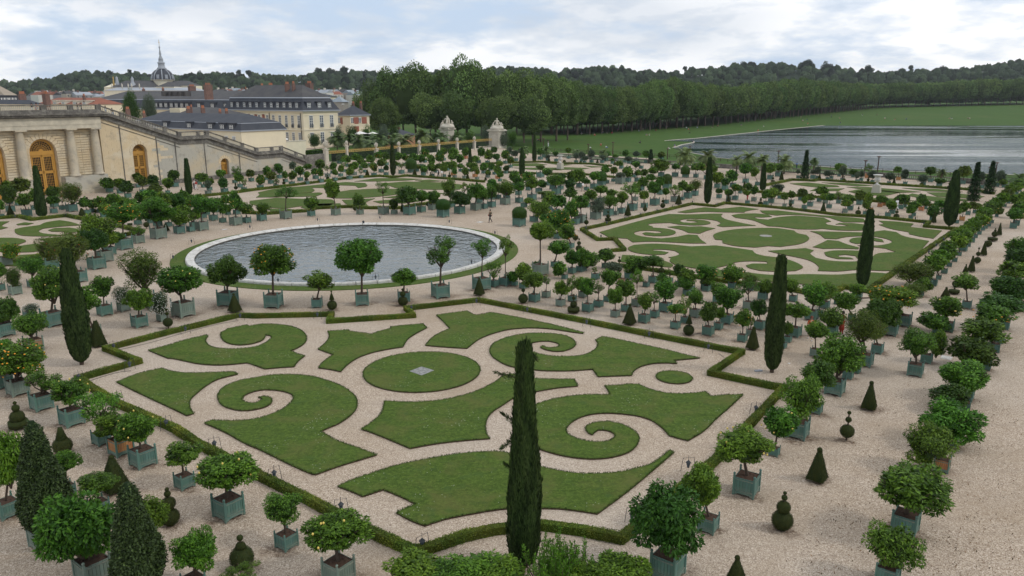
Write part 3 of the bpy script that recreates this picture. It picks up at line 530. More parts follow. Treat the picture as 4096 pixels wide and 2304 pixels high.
# ---------------------------------------------------------------- plant shapes (unit sized, shared by the copies)
def blobs(rg, n, rmin, rmax, R=1.0, flat=0.0):
    c = unit(rg.normal(size=(n,3)))*(R*(1-rmax)*rg.uniform(0.55, 1.25, (n,1))); c[:,2] += flat
    return c, rg.uniform(rmin, rmax, n)
def crown_mesh(seed, N, L, nb=26, rmin=0.20, rmax=0.36, wd=0.2, droop=0.35, spread=0.9, core=0.25, name='crown', R=1.0, squash=1.0):
    rg = np.random.default_rng(seed); c, r = blobs(rg, nb, rmin, rmax, R)
    P = []; NN = []; tb = rg.uniform(0, 1, nb); TT = []
    per = np.maximum((N*1.35*r**2/np.sum(r**2)).astype(int), 4)
    for k in range(nb):
        d = unit(rg.normal(size=(per[k],3))); p = c[k]+d*r[k]*rg.uniform(0.75, 1.08, (per[k],1))
        P.append(p); NN.append(unit(d+0.35*unit(p))); TT.append(np.full(per[k], tb[k]))
    P = np.concatenate(P); NN = np.concatenate(NN); TT = np.concatenate(TT)
    dd = np.linalg.norm(P[:,None,:]-c[None], axis=2)/r[None]; keep = (dd < 0.68).sum(1) == 0; keep |= rg.random(len(P)) < 0.12
    P, NN, TT = P[keep], NN[keep], TT[keep]
    P[:,2] = np.where(P[:,2] < -0.6, -0.6+(P[:,2]+0.6)*0.5, P[:,2])
    V = leaves(P, NN, L, wd, rg, droop, spread)
    tint = np.clip(0.28+0.35*TT+rg.normal(size=len(P))*0.2, 0, 1)
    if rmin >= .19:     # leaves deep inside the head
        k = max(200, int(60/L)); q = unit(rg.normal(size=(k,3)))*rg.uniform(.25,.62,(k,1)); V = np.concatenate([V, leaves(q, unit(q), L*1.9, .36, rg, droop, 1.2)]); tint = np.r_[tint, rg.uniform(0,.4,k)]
    return qmesh(name, V, tint, None)
CROWN = {}
CROWN['hi'] = [crown_mesh(s, 6800, 0.135, nb=34, rmin=0.19, rmax=0.31, wd=0.21, spread=0.75) for s in (1, 2, 3, 4, 5, 6)]
CROWN['mid'] = [crown_mesh(20+s, 3200, 0.165, nb=26, rmin=0.2, rmax=0.34, wd=0.24, spread=0.75) for s in range(7)]
CROWN['lo'] = [crown_mesh(40+s, 1200, 0.23, nb=15, rmin=0.26, rmax=0.44, wd=0.30) for s in range(5)]
CROWN['dense'] = [crown_mesh(60+s, 5200, 0.12, nb=44, rmin=0.2, rmax=0.3, wd=0.2, droop=0.5) for s in range(2)]
CROWN['open'] = [crown_mesh(70+s, 1500, 0.13, nb=17, rmin=0.15, rmax=0.25, wd=0.2, droop=0.2, R=1.02) for s in range(3)]
CROWN['openhi'] = [crown_mesh(80+s, 2900, 0.11, nb=19, rmin=0.16, rmax=0.27, wd=0.2, droop=0.2, R=1.02) for s in range(3)]
CROWN['fine'] = [crown_mesh(90+s, 7000, 0.07, nb=40, rmin=0.2, rmax=0.34, wd=0.22, droop=-0.1, spread=1.1) for s in range(3)]
CROWN['weep'] = [crown_mesh(97, 4500, 0.13, nb=22, rmin=0.22, rmax=0.35, wd=0.08, droop=1.3, spread=0.5)]
CROWN['oleander'] = [crown_mesh(110+s, 1500, 0.24, nb=12, rmin=0.3, rmax=0.5, wd=0.1, droop=-0.5, spread=0.7) for s in range(2)]
def shell(seed, N, L, fn, jit=0.02, wd=0.4, spread=1.1, along=None, droop=0.0, rnd=None):
    rg = np.random.default_rng(seed); P, NN = fn(rg, N); P = P+NN*rg.normal(size=(len(P),1))*jit
    A = None if along is None else np.tile(along, (len(P),1))
    V = leaves(P, NN, L, wd, rg, droop, spread, 0.2, along=A)
    return V, np.clip(0.45+rg.normal(size=len(P))*0.22+(rnd(P) if rnd else 0), 0, 1)
def f_ball(rg, N): d = unit(rg.normal(size=(N,3))); return d, d
def f_dome(rg, N):
    d = unit(rg.normal(size=(N,3))); d2 = d.copy(); b = d[:,2] < 0; d2[b,2] *= 1.0; P = d2.copy(); lo = P[:,2] < 0; ang = np.arctan2(P[:,1], P[:,0]); P[lo,0] = np.cos(ang[lo]); P[lo,1] = np.sin(ang[lo]); NN = d.copy(); NN[lo] = np.c_[P[lo,:2], np.zeros(lo.sum())]; return P, NN
def f_pyr(rg, N, top=0.2, under=True):
    # square pyramid, base half-width 1 at z=0.08, top half-width at z=1
    z = 1-np.sqrt(rg.random(N)*(1-top**2)+top**2); z = z/(1-top); z = np.clip(z, 0, 1); hw = 1-(1-top)*z; side = rg.integers(0, 4, N); u = rg.uniform(-1, 1, N)*hw
    P = np.zeros((N,3)); NN = np.zeros((N,3)); sl = 0.25
    for k, (ax, sg) in enumerate(((0,1),(1,1),(0,-1),(1,-1))):
        m = side == k; P[m,ax] = sg*hw[m]; P[m,1-ax] = u[m]; NN[m,ax] = sg; NN[m,2] = sl
    P[:,2] = z
    b = rg.random(N) < 0.1; P[b,0] = rg.uniform(-1,1,b.sum()); P[b,1] = rg.uniform(-1,1,b.sum()); P[b,2] = 0; NN[b] = (0,0,-1)
    return P, unit(NN)
def f_disc(rg, N):
    a = rg.uniform(0, 2*np.pi, N); z = rg.uniform(-1, 1, N); s = rg.random(N) < 0.5; r = np.where(s, np.sqrt(rg.random(N)), 1.0); zz = np.where(s, np.sign(z), z)
    P = np.c_[r*np.cos(a), r*np.sin(a), zz]; NN = np.where(s[:,None], np.c_[np.zeros(N), np.zeros(N), np.sign(z)], np.c_[np.cos(a), np.sin(a), np.zeros(N)]); return P, NN
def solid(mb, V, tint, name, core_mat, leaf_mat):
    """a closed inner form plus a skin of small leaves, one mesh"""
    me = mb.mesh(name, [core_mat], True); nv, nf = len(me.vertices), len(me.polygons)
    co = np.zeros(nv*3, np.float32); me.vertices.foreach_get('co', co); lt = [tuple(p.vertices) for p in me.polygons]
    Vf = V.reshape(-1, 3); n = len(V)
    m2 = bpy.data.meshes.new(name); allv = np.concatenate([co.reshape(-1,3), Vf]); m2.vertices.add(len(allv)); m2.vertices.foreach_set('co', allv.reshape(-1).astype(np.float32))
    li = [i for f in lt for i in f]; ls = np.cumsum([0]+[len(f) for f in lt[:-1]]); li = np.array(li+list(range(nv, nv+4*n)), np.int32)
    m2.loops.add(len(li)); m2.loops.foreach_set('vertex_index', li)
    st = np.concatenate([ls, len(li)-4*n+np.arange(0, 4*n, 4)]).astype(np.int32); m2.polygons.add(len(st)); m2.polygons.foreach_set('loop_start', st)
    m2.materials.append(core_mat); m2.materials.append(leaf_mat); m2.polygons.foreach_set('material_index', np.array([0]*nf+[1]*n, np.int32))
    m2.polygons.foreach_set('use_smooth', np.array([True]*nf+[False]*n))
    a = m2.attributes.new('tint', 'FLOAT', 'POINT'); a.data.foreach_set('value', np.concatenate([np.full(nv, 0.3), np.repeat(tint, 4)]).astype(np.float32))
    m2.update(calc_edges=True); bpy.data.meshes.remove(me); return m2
def mk_ball(seed, N, L, leaf, core, sz=1.0):
    V, t = shell(seed, N, L, f_ball, 0.015); return solid(MB().ball((0,0,0), 0.97, 12), V, t, 'clipped_ball', core, leaf)
TOP = {}
TOP['ball'] = mk_ball(1, 3000, 0.07, M['yew'], M['yew'])
V, t = shell(2, 3000, 0.055, f_pyr, 0.012); TOP['pyr'] = solid(MB().box(0,0,0.0,1.94,1.94,0.985,0,0.2,0.2), V, t, 'clipped_pyramid', M['yew'], M['yew'])
V, t = shell(3, 2200, 0.07, f_disc, 0.02); TOP['drum'] = solid(MB().lathe([(0.001,-0.97),(0.97,-0.97),(0.97,0.97),(0.001,0.97)], n=24), V, t, 'clipped_drum', M['yew'], M['yew'])
V, t = shell(4, 2600, 0.06, lambda r, n: (lambda z, a: (np.c_[(1-0.72*z)*np.cos(a), (1-0.72*z)*np.sin(a), z], unit(np.c_[np.cos(a), np.sin(a), np.full(n, 0.4)])))(1-np.sqrt(r.random(n)), r.uniform(0, 2*np.pi, n)), 0.012)
TOP['cone'] = solid(MB().lathe([(0.001,0),(0.96,0),(0.27,0.98),(0.001,0.99)], n=20), V, t, 'clipped_cone', M['yew'], M['yew'])
TOP['stem'] = MB().tube([(0,0,0),(0,0,1)], [1.0,0.8], 8).mesh('stem', M['bark'])
V, t = shell(5, 7000, 0.06, f_dome, 0.02, wd=0.35); TOP['dome'] = solid(MB().lathe([(0.001,-1),(0.95,-1)]+[(0.96*math.cos(a*math.pi/20), 0.96*math.sin(a*math.pi/20)) for a in range(0, 10)]+[(0.001, 0.96)], n=24), V, t, 'clipped_dome', M['box_core'], M['leaf_dark'])
def cyp_prof(z, kind):
    if kind == 0: return np.interp(z, [0, .02, .10, .25, .38, .55, .75, .92, .985, 1], [.60, .82, .96, 1.0, .93, .76, .58, .47, .38, .20])
    if kind == 1: return np.interp(z, [0, .02, .07, .2, .38, .6, .85, .975, 1], [.35, .62, .84, .97, 1.0, .86, .62, .48, .34])
    return np.interp(z, [0, .02, .07, .2, .38, .6, .85, .97, 1], [.30, .55, .80, .97, 1.0, .84, .54, .36, .15])
def cyp(seed, kind, N, L, leafm=None, corem=None, ls=0.022, wd=0.12, rag=0.05):
    rg = np.random.default_rng(seed); z = rg.random(N); a = rg.uniform(0, 2*np.pi, N); R = cyp_prof(z, kind)*(1+0.05*np.sin(z*47+a*3)*(rg.random(N) < .3)+0.045*np.sin(a*3+z*7+seed)+0.035*np.sin(a*7-z*13)+0.03*np.sin(a*2+z*31))
    r = R*(0.93+rg.random(N)*0.1); P = np.c_[r*np.cos(a), r*np.sin(a), z]; NN = np.c_[np.cos(a), np.sin(a), np.zeros(N)]
    n = N; al = unit(NN*0.25+np.array([0,0,1.0])+rg.normal(size=(n,3))*rag*4); sd = unit(np.cross(al, NN+rg.normal(size=(n,3))*0.5)); Ls = (L*rg.uniform(.6, 1.5, n))[:,None]
    # the mesh is unit radius and unit height; leaf length is given in height units, width in radius units
    A = al*np.array([1,1,1.0]); d = np.c_[al[:,0]*Ls[:,0]*3.0, al[:,1]*Ls[:,0]*3.0, al[:,2]*Ls[:,0]]
    s_ = sd*wd; s_[:,2] *= 0.1
    sp = rg.random(n) < .07; d[sp,:2] += NN[sp,:2]*.16*rg.random((sp.sum(),1)); d[sp,2] *= 1.5; s_[sp] *= 1.3
    V = np.stack([P, P+d*0.5+s_, P+d, P+d*0.5-s_], 1)
    streak = 0.16*np.sin(a*4+3*np.sin(z*9)+seed)+0.10*np.sin(a*13+4*np.sin(z*15))
    t = np.clip(0.42+streak+rg.normal(size=N)*0.2, 0, 1)
    mb = MB(); prof = []; 
    for k in range(25):
        zz = k/24; prof.append((max(0.02, float(cyp_prof(zz, kind))*0.9), zz))
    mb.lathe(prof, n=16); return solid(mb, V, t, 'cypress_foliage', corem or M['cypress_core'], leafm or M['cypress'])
CYP = [cyp(1, 0, 26000, 0.020, wd=0.026), cyp(2, 0, 12000, 0.028, wd=0.04), cyp(3, 2, 12000, 0.028, wd=0.04), cyp(4, 1, 12000, 0.028, wd=0.04)]
def branchset(seed, n=6, z0=0.0, tw=0.55):
    """unit trunk: height 1 to the crown centre, limbs spreading to about radius 1 (unit crown scale handled by the caller)"""
    rg = random.Random(seed); mb = MB(); bx, by = rg.uniform(-.03,.03), rg.uniform(-.03,.03)
    mb.tube([(0,0,0),(bx*.5,by*.5,.45),(bx,by,1.0)], [1.15,0.9,0.8], 8); return mb
TRUNK = [branchset(s).mesh('trunk', M['bark']) for s in range(3)]
for me in TRUNK: pass
def limbs(seed, n):
    rg = random.Random(seed); mb = MB()
    for k in range(n):
        a = 2*math.pi*k/n+rg.uniform(-.4,.4); r1, r2 = rg.uniform(.25,.4), rg.uniform(.65,.9); z1, z2 = rg.uniform(-.35,-.05), rg.uniform(0.1,.6)
        p = [(0,0,-1.0),(r1*math.cos(a), r1*math.sin(a), z1-.3),(r2*math.cos(a+.2), r2*math.sin(a+.2), z2)]; mb.tube(p, [0.05,0.032,0.012], 5)
        for j in range(3):
            b = a+rg.uniform(-.9,.9); q = (p[1][0]*.6+p[2][0]*.4, p[1][1]*.6+p[2][1]*.4, p[1][2]*.6+p[2][2]*.4)
            mb.tube([q, (q[0]+.35*math.cos(b), q[1]+.35*math.sin(b), q[2]+rg.uniform(.1,.5))], [0.018,0.006], 4)
    return mb.mesh('limbs', M['bark'])
LIMBS = [limbs(s, 6) for s in range(4)]
# planter boxes ("1 m" wide unit): parts
def tub_meshes():
    d = {}
    mb = MB(); mb.box(0,0,0.14,0.86,0.86,0.70); d['body'] = mb.mesh('tub_body', M['earth'])
    mb = MB(); mb.box(0,0,0.80,0.90,0.90,0.07); rg = random.Random(3)
    for k in range(14): mb.ball((rg.uniform(-.38,.38), rg.uniform(-.38,.38), 0.87), rg.uniform(.02,.05), 4, .6)
    d['soil'] = mb.mesh('soil', M['earth'])
    mb = MB(); mb.box(0,0,0,0.085,0.085,0.98,0,1,1); mb.lathe([(0.035,0.98),(0.03,1.0),(0.052,1.03),(0.06,1.065),(0.05,1.10),(0.02,1.13),(0.001,1.135)], n=9); d['post'] = mb.mesh('post', M['tub_green'])
    mb = MB(); mb.box(0,0,0,0.117,0.026,0.72); d['plank'] = mb.mesh('plank', M['tub_green'])
    mb = MB(); mb.box(0,0,-0.022,0.90,0.03,0.045); d['rail'] = mb.mesh('rail', M['tub_green'])
    mb = MB(); pts = [(-.45,0.02),(-.34,0.02),(-.27,0.09),(.27,0.09),(.34,0.02),(.45,0.02),(.45,.20),(-.45,.20)]
    vs = [(x, -0.012, z) for x, z in pts]+[(x, 0.012, z) for x, z in pts]; n = 8
    mb.add(vs, [tuple(range(n)), tuple(range(2*n-1, n-1, -1))]+[((i+1)%n, i, n+i, n+(i+1)%n) for i in range(n)]); d['skirt'] = mb.mesh('base_board', M['tub_green'])
    return d
TUB = tub_meshes()
def side_xf(k, off): a = k*math.pi/2; return (math.sin(a)*off, -math.cos(a)*off, a)
def joined(parts, name, mats):
    mb = MB()
    for me, loc, rot in parts:
        c, s = math.cos(rot), math.sin(rot); mb.add([(loc[0]+c*v.co.x-s*v.co.y, loc[1]+s*v.co.x+c*v.co.y, loc[2]+v.co.z) for v in me.vertices], [tuple(p.vertices) for p in me.polygons])
    return mb.mesh(name, mats)
PLX = [(-0.39+0.13*i) for i in range(7)]
def all_sides(key, off, z, xs=(0,)):
    r = []
    for k in range(4):
        sx, sy, a = side_xf(k, off)
        for x in xs: r.append((TUB[key], (sx+math.cos(a)*x, sy+math.sin(a)*x, z), a))
    return r
PANEL = joined(all_sides('plank', 0.445, 0.16, PLX), 'planks', M['tub_green'])
FRAME = joined([(TUB['post'], (x, y, 0), 0) for x in (-.455,.455) for y in (-.455,.455)]+all_sides('rail', 0.472, 0.26)+all_sides('rail', 0.472, 0.80)+all_sides('skirt', 0.462, 0.02), 'frame', M['tub_green'])
WHOLE = joined([(PANEL,(0,0,0),0), (FRAME,(0,0,0),0)], 'tub_box', M['tub_green'])
TUBMAT = dict(g=('tub_green','tub_green'), w=('tub_worn','tub_worn'), n=('tub_wood','tub_green'), m=('tub_wood2','tub_worn'))
def fruit_mesh(seed, n, r, mt, R=1.02):
    rg = random.Random(seed); mb = MB()
    for k in range(n):
        a = rg.uniform(0, 2*math.pi); z = rg.uniform(-.75,.85); q = math.sqrt(max(0,1-z*z))*rg.uniform(.82,.98); mb.ball((q*math.cos(a)*R, q*math.sin(a)*R, z*R*.95), r, 5)
    return mb.mesh('fruit', mt, True)
FR_O = [fruit_mesh(s, 48, 0.034, M['orange']) for s in range(2)]; FR_L = [fruit_mesh(9+s, 12, 0.05, M['lemon']) for s in range(2)]; FR_R = [fruit_mesh(19, 22, 0.016, M['redflower'])]
FR_W = [fruit_mesh(29+s, 420, 0.022, M['flower']) for s in range(2)]; FR_OM = [fruit_mesh(33, 14, 0.045, M['orange'])]
ONE_FR = {'L': MB().ball((0,0,0), 1, 6, 1.25).mesh('lemon', M['lemon'], True), 'O': MB().ball((0,0,0), 1, 6).mesh('orange', M['orange'], True)}
KIND = { # kind: crown set near/mid/far, material, words
 'r': ('hi','mid','lo','leaf','dense orange tree'), 'y': ('hi','mid','lo','leaf_light','yellowish citrus tree'), 'd': ('hi','mid','lo','leaf_dark','dark orange tree'),
 'o': ('openhi','open','open','leaf','sparse citrus tree'), 'L': ('hi','mid','lo','leaf','lemon tree in fruit'), 'O': ('hi','mid','lo','leaf','orange tree in fruit'),
 'p': ('fine','fine','lo','leaf_olive','pomegranate bush'), 'n': ('oleander','oleander','oleander','leaf_grey','grey oleander bush'), 'w': ('weep','weep','weep','leaf_grey','feathery weeping tree'),
 'j': ('fine','fine','lo','jasmine','flowering jasmine bush'), 'c': ('dense','dense','mid','leaf','round tight citrus'), 'b': (None,None,None,'leaf_dark','domed bay bush'), 'i': ('fine','fine','lo','leaf_dark','shaggy dark bush') }
PLACED = []; STAINS = []
def potted(px, py, tw, cx, cw, top, bot, kind='r', tub='g', rot=None, zone='', lod=None):
    """px,py: foot of the box on the ground; tw its width; cx,cw,top,bot: crown, all in survey pixels"""
    f = G(px, py); m = mpp(f); Wd = tw*m/1.22
    Wd = max(0.45, min(1.75, Wd)); dirv = f[:2]/np.linalg.norm(f[:2]); c = f[:2]+dirv*Wd*0.52; Y = c[1]
    a = AtY(cx, top, Y); b = AtY(cx, bot, Y); zc0, zc1 = a[2], b[2]; cxw = (a[0]+b[0])/2; rw = cw*m/2*(1.15 if tw > 17 else 1.03)
    Vh = (top-bot)*-0.53*m; al = math.atan2(EYE-(zc0+zc1)/2, np.linalg.norm(c)); hh = math.sqrt(max((0.55*Vh)**2, Vh**2-(rw*math.sin(al))**2))/math.cos(al)
    zc = AtY(cx, (top+bot)/2, Y)[2]; th = Wd*0.87
    zc = max(zc, th+hh*0.75)
    if rot is None: rot = AZ+RNG.uniform(-.05,.05)
    big = tw*4/2.5156     # width in photo pixels
    lod = lod if lod is not None else (0 if big > 56 else 1 if big > 27 else 2)
    hi, mid, lo, lm, words = KIND[kind]; tw_ = {'g':'green','w':'worn','n':'new timber','m':'pale timber'}[tub]
    nm = 'potted_bush' if kind in 'bnjpiw' else 'potted_citrus_tree' if kind in 'yoL' else 'potted_orange_tree'; root = empty(nm, (c[0], c[1], 0), rot, cat='potted bush' if kind in 'bnjpiw' else 'citrus tree' if kind in 'yoL' else 'orange tree', group='plants in square wooden tubs on the gravel')
    tm, fm = TUBMAT[tub]; s = (Wd, Wd, Wd)
    if lod == 2:
        t = ob('tub', WHOLE, root, scale=s, mat=M[tm]); ob('soil', TUB['soil'], t)
    else:
        t = ob('tub', TUB['body'], root, scale=s); ob('soil', TUB['soil'], t)
        if lod == 1:
            ob('planks', PANEL, t, mat=M[tm]); ob('frame', FRAME, t, mat=M[fm])
        else:
            for k in range(4):
                sx, sy, a_ = side_xf(k, 1)
                for i, x in enumerate(PLX): ob('plank', TUB['plank'], t, (sx*0.445+math.cos(a_)*x, sy*0.445+math.sin(a_)*x, 0.16+RNG.uniform(-.003,.003)), a_, mat=M[tm])
                for z in (0.26, 0.80): ob('rail', TUB['rail'], t, (sx*0.472, sy*0.472, z), a_, mat=M[fm])
                ob('base_board', TUB['skirt'], t, (sx*0.462, sy*0.462, 0.02), a_, mat=M[fm])
            for x in (-.455,.455):
                for y in (-.455,.455): ob('post', TUB['post'], t, (x, y, 0), mat=M[fm])
    inv = Matrix.Rotation(-rot, 3, 'Z'); off = inv@Vector((cxw-c[0], 0, 0))
    if kind == 'b':
        ob('foliage', TOP['dome'], root, (off.x, off.y, max(zc, th+hh*0.6)), 0, (rw, rw, hh), mat=M['leaf_dark'])
    else:
        key = (hi, mid, lo)[lod]; me = CROWN[key][RNG.randrange(len(CROWN[key]))]
        rz = RNG.uniform(0, 6.28); asp = RNG.uniform(.93,1.07)
        cr = ob('foliage', me, root, (off.x, off.y, zc), rz, (rw*asp, rw/asp, hh), mat=M[lm])
        tr = max(0.03, min(0.09, rw*0.055)); L_ = Vector((off.x, off.y, zc-hh*0.5-th))
        if kind not in 'j': ob('trunk', TRUNK[RNG.randrange(3)], root, (0, 0, th-0.02), rot=L_.to_track_quat('Z','Y').to_euler(), scale=(tr, tr, max(0.05, L_.length+hh*0.25)))
        if lod < 2 or kind in 'o': ob('limbs', LIMBS[RNG.randrange(4)], root, (off.x, off.y, zc), rz, (rw*.95, rw*.95, hh))
        fr = None
        if kind == 'O': fr = FR_O
        if kind == 'j': fr = FR_W
        if kind == 'p' and RNG.random() < .5: fr = FR_R
        if kind in 'ry' and lod > 0 and RNG.random() < .12: fr = FR_OM
        if kind == 'L' and lod > 0: fr = FR_L
        if fr: q = ob('fruit' if kind != 'j' else 'flowers', fr[RNG.randrange(len(fr))], root, (off.x, off.y, zc), rz+1, (rw, rw, hh)); q['kind'] = 'stuff'
        if kind == 'L' and lod == 0:
            for k in range(10):
                a_ = RNG.uniform(0, 6.28); z = RNG.uniform(-.4,.9); q_ = math.sqrt(1-z*z)*0.93; ob('lemon', ONE_FR['L'], root, (off.x+q_*rw*math.cos(a_), off.y+q_*rw*math.sin(a_), zc+z*hh*.93), 0, 0.042)
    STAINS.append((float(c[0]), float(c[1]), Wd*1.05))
    size = 'tall' if zc+hh > 3.6 else 'small' if zc+hh < 1.9 else ''
    PLACED.append(dict(o=root, px=px, py=py, w=words, t=tw_, s=size, zone=zone, kind=kind, tw=tw))
    return root
TOPI = []
def topiary(px, py, spec, zone=''):
    """spec: list of (shape, centre/foot y, half width or (half width, height)) in survey pixels relative to px"""
    f = G(px, py); m = mpp(f); Y = f[1]+0.72*max(e[2] for e in spec)*m; parts = spec
    names = []
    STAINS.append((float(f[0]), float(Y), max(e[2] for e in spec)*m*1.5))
    root = empty('topiary', (f[0], Y, 0), AZ, cat='topiary', group='clipped yew topiaries standing on the gravel')
    zt = 0
    for sh, y, w, *h in parts:
        r = w*m; z = AtY(px, y, Y)[2]
        if sh == 'ball': ob('clipped_ball', TOP['ball'], root, (0,0,max(z, r*0.9)), RNG.uniform(0,6), (r*.91,r*.91,r*.89)); zt = max(z, r); names.append('ball')
        if sh == 'pyr': H_ = AtY(px, h[0], Y)[2]-0.12; ob('clipped_pyramid', TOP['pyr'], root, (0,0,0.14), RNG.uniform(-.1,.1), (r*.78,r*.78,H_)); names.append('pyramid'); zt = H_
        if sh == 'cone': z0 = AtY(px, y, Y)[2]; z1 = AtY(px, h[0], Y)[2]; ob('clipped_cone', TOP['cone'], root, (0,0,max(0.1,z0)), RNG.uniform(0,6), (r,r,max(.15,z1-z0))); names.append('cone'); zt = z1
        if sh == 'drum': ob('clipped_drum', TOP['drum'], root, (0,0,max(z, h[0]*m+0.12)), 0, (r,r,h[0]*m)); names.append('drum'); zt = z
    ob('stem', TOP['stem'], root, (0,0,0), 0, (0.045,0.045,max(0.3, zt)))
    TOPI.append(dict(o=root, px=px, py=py, n=names, zone=zone)); return root
CYPS = []
def cypress(px, py, top, w, var, label, lean=0):
    f = G(px, py); m = mpp(f); r = w*m/2*.84; c = f[:2]*(1+r*.6/np.linalg.norm(f[:2])); z = AtY(px, top, c[1])[2]
    root = empty('cypress', (c[0], c[1], 0), 0, label, 'cypress', 'columnar cypresses rising from the gravel')
    ob('foliage', CYP[var], root, (0,0,0.22), RNG.uniform(0,6), (r, r, z-0.22)); ob('trunk', TOP['stem'], root, (0,0,0), 0, (0.14,0.14,1.0)); return root
# ---------------------------------------------------------------- plants standing in the garden
def batch(c, r, zone, txt):
    """lines: foot x, foot y, box width, crown x, crown width, crown top, crown bottom, kind[, tub]"""
    for ln in txt.strip().splitlines():
        for e in ln.split(';'):
            p = e.split()
            if not p: continue
            v = list(map(float, p[:7])); k = p[7] if len(p) > 7 else 'r'; tb = p[8] if len(p) > 8 else 'g'
            x, y = T(c, r, v[0], v[1]); _, t = T(c, r, 0, v[5]); _, b = T(c, r, 0, v[6]); cx, _ = T(c, r, v[3], 0); rot = None
            if len(p) > 9:   # set square to the basin edge
                g = G(x, y); rot = math.atan2(g[1]-BC[1], g[0]-BC[0])+math.pi/2
            potted(x, y, v[2]/4, cx, v[4]/4, t, b, k, tb, rot, zone)
batch(0,3,'left foreground','''1865 585 185 1820 350 100 340 r;2310 900 285 2260 530 200 600 L
1450 370 245 1370 330 -219 110 L;1230 250 230 1150 350 -200 60 r n;1030 140 170 1000 400 -430 -70 o
90 880 230 60 360 -40 560 y;960 1560 340 800 660 580 1300 r w;1500 1260 190 1490 350 650 1000 y
690 650 150 650 260 180 400 r;1010 850 190 980 330 400 600 r;1960 1640 220 1960 380 980 1400 y;2360 1760 220 2420 330 1310 1500 o''')
batch(1,3,'bottom edge of picture','''315 1200 210 265 360 600 920 c;840 1560 300 790 560 780 1230 L w
1610 1790 300 1600 560 1200 1620 y;1960 1850 300 1930 480 1270 1640 r;2240 1800 300 2220 640 1205 1620 y;2480 1860 280 2500 460 1260 1640 y''')
batch(2,3,'bottom right hedge','''2350 665 270 2330 500 -60 330 L;1560 1520 340 1560 640 500 1200 d;1970 1030 210 1930 350 310 740 y
1080 1800 250 1070 560 1190 1640 r;760 1900 250 780 460 1280 1680 y''')
batch(3,3,'right foreground','''1365 1060 285 1430 660 290 790 r;1190 1560 250 1260 490 890 1390 c;1740 410 170 1590 430 70 480 c n''')
batch(0,2,'left side','''430 1240 210 430 350 790 1060 o;735 1400 225 690 350 910 1170 L;190 1090 205 150 480 540 900 O w
40 1015 180 20 260 500 760 r;350 650 175 290 290 220 490 c m;50 495 185 60 215 80 350 d;540 395 200 520 340 -219 150 L
950 500 140 820 270 -20 240 r w;1060 282 140 1030 210 -129 90 r;1250 240 115 1230 180 10 200 j w;1410 402 150 1390 250 0 220 r
1640 340 105 1610 200 60 320 j w;1540 205 170 1430 420 -389 20 p;1850 300 205 1790 370 -239 70 L w;2300 190 190 2280 310 -319 -20 d g t
310 330 120 310 155 150 250 j;160 72 120 130 170 -219 0 i w''')
batch(0,1,'left of the basin','''980 1265 160 940 240 850 1070 d;1060 1190 150 965 330 690 1050 r w;1110 1120 110 1130 200 870 1010 r;1255 1068 152 1225 300 590 800 O
1397 1003 110 1387 110 810 920 o w;1600 958 145 1550 320 540 790 r w;1808 906 102 1800 165 655 815 r;1922 886 75 1930 130 680 780 o;2035 874 118 2020 200 520 700 r w
2375 822 112 2365 125 470 660 L w;2485 798 78 2470 140 590 700 L;800 1398 150 690 370 880 1220 p;515 1290 160 500 270 930 1190 p;330 1445 90 320 240 1110 1320 c
5 1480 90 -10 110 1180 1340 r;60 1230 120 120 170 1060 1230 O w''')
batch(0,1,'behind those left of basin','''2150 775 78 2140 130 545 700 r;2243 795 66 2240 100 580 710 r;2045 750 66 2060 130 560 700 r;1390 815 66 1390 150 600 740 r;1515 800 60 1500 150 620 750 y
1590 832 82 1600 150 640 780 r;1700 835 62 1690 140 640 770 r;1840 815 62 1840 150 600 740 r;1945 836 66 1960 130 640 760 r;1500 770 70 1520 140 500 660 r;1640 760 70 1640 150 480 640 r
1780 740 70 1770 150 490 650 d;1890 690 58 1900 120 530 640 r;1970 720 52 1990 120 560 650 r;2085 715 52 2080 110 550 650 r;2190 690 52 2190 110 530 640 r;2295 715 50 2280 110 600 690 r;2385 712 66 2400 110 560 660 r;2280 650 50 2270 100 500 600 r''')
batch(0,1,'crowd before the orangery','''880 712 62 850 130 520 640 r;935 690 52 930 120 540 650 y;1008 690 52 1010 140 520 640 r;1048 742 62 1040 130 580 690 r;1130 700 60 1130 150 480 620 r
1200 690 60 1200 150 560 650 d;1250 650 60 1240 150 540 630 r;1320 700 60 1330 150 540 650 r;1420 650 60 1430 150 460 590 d;1490 660 60 1500 150 450 590 r;1570 650 60 1570 140 480 600 r
1690 620 55 1700 140 480 580 r;1790 660 55 1770 150 490 600 r;1850 600 50 1840 120 460 560 r;1930 640 50 1920 120 500 590 y;2010 620 50 2000 110 490 580 r;2060 660 50 2050 110 520 620 r''')
batch(0,1,'foot of the orangery facade','''275 730 92 230 145 480 620 r;110 687 82 85 140 410 600 d;15 752 60 -5 90 550 665 r;545 700 66 530 125 510 610 r;632 665 62 620 95 500 590 o;727 685 102 720 230 385 600 p
350 665 62 345 120 440 590 y;550 640 76 530 130 410 530 d;190 622 60 205 200 330 480 p;100 605 60 60 120 360 470 r;385 710 40 380 80 600 660 r''')
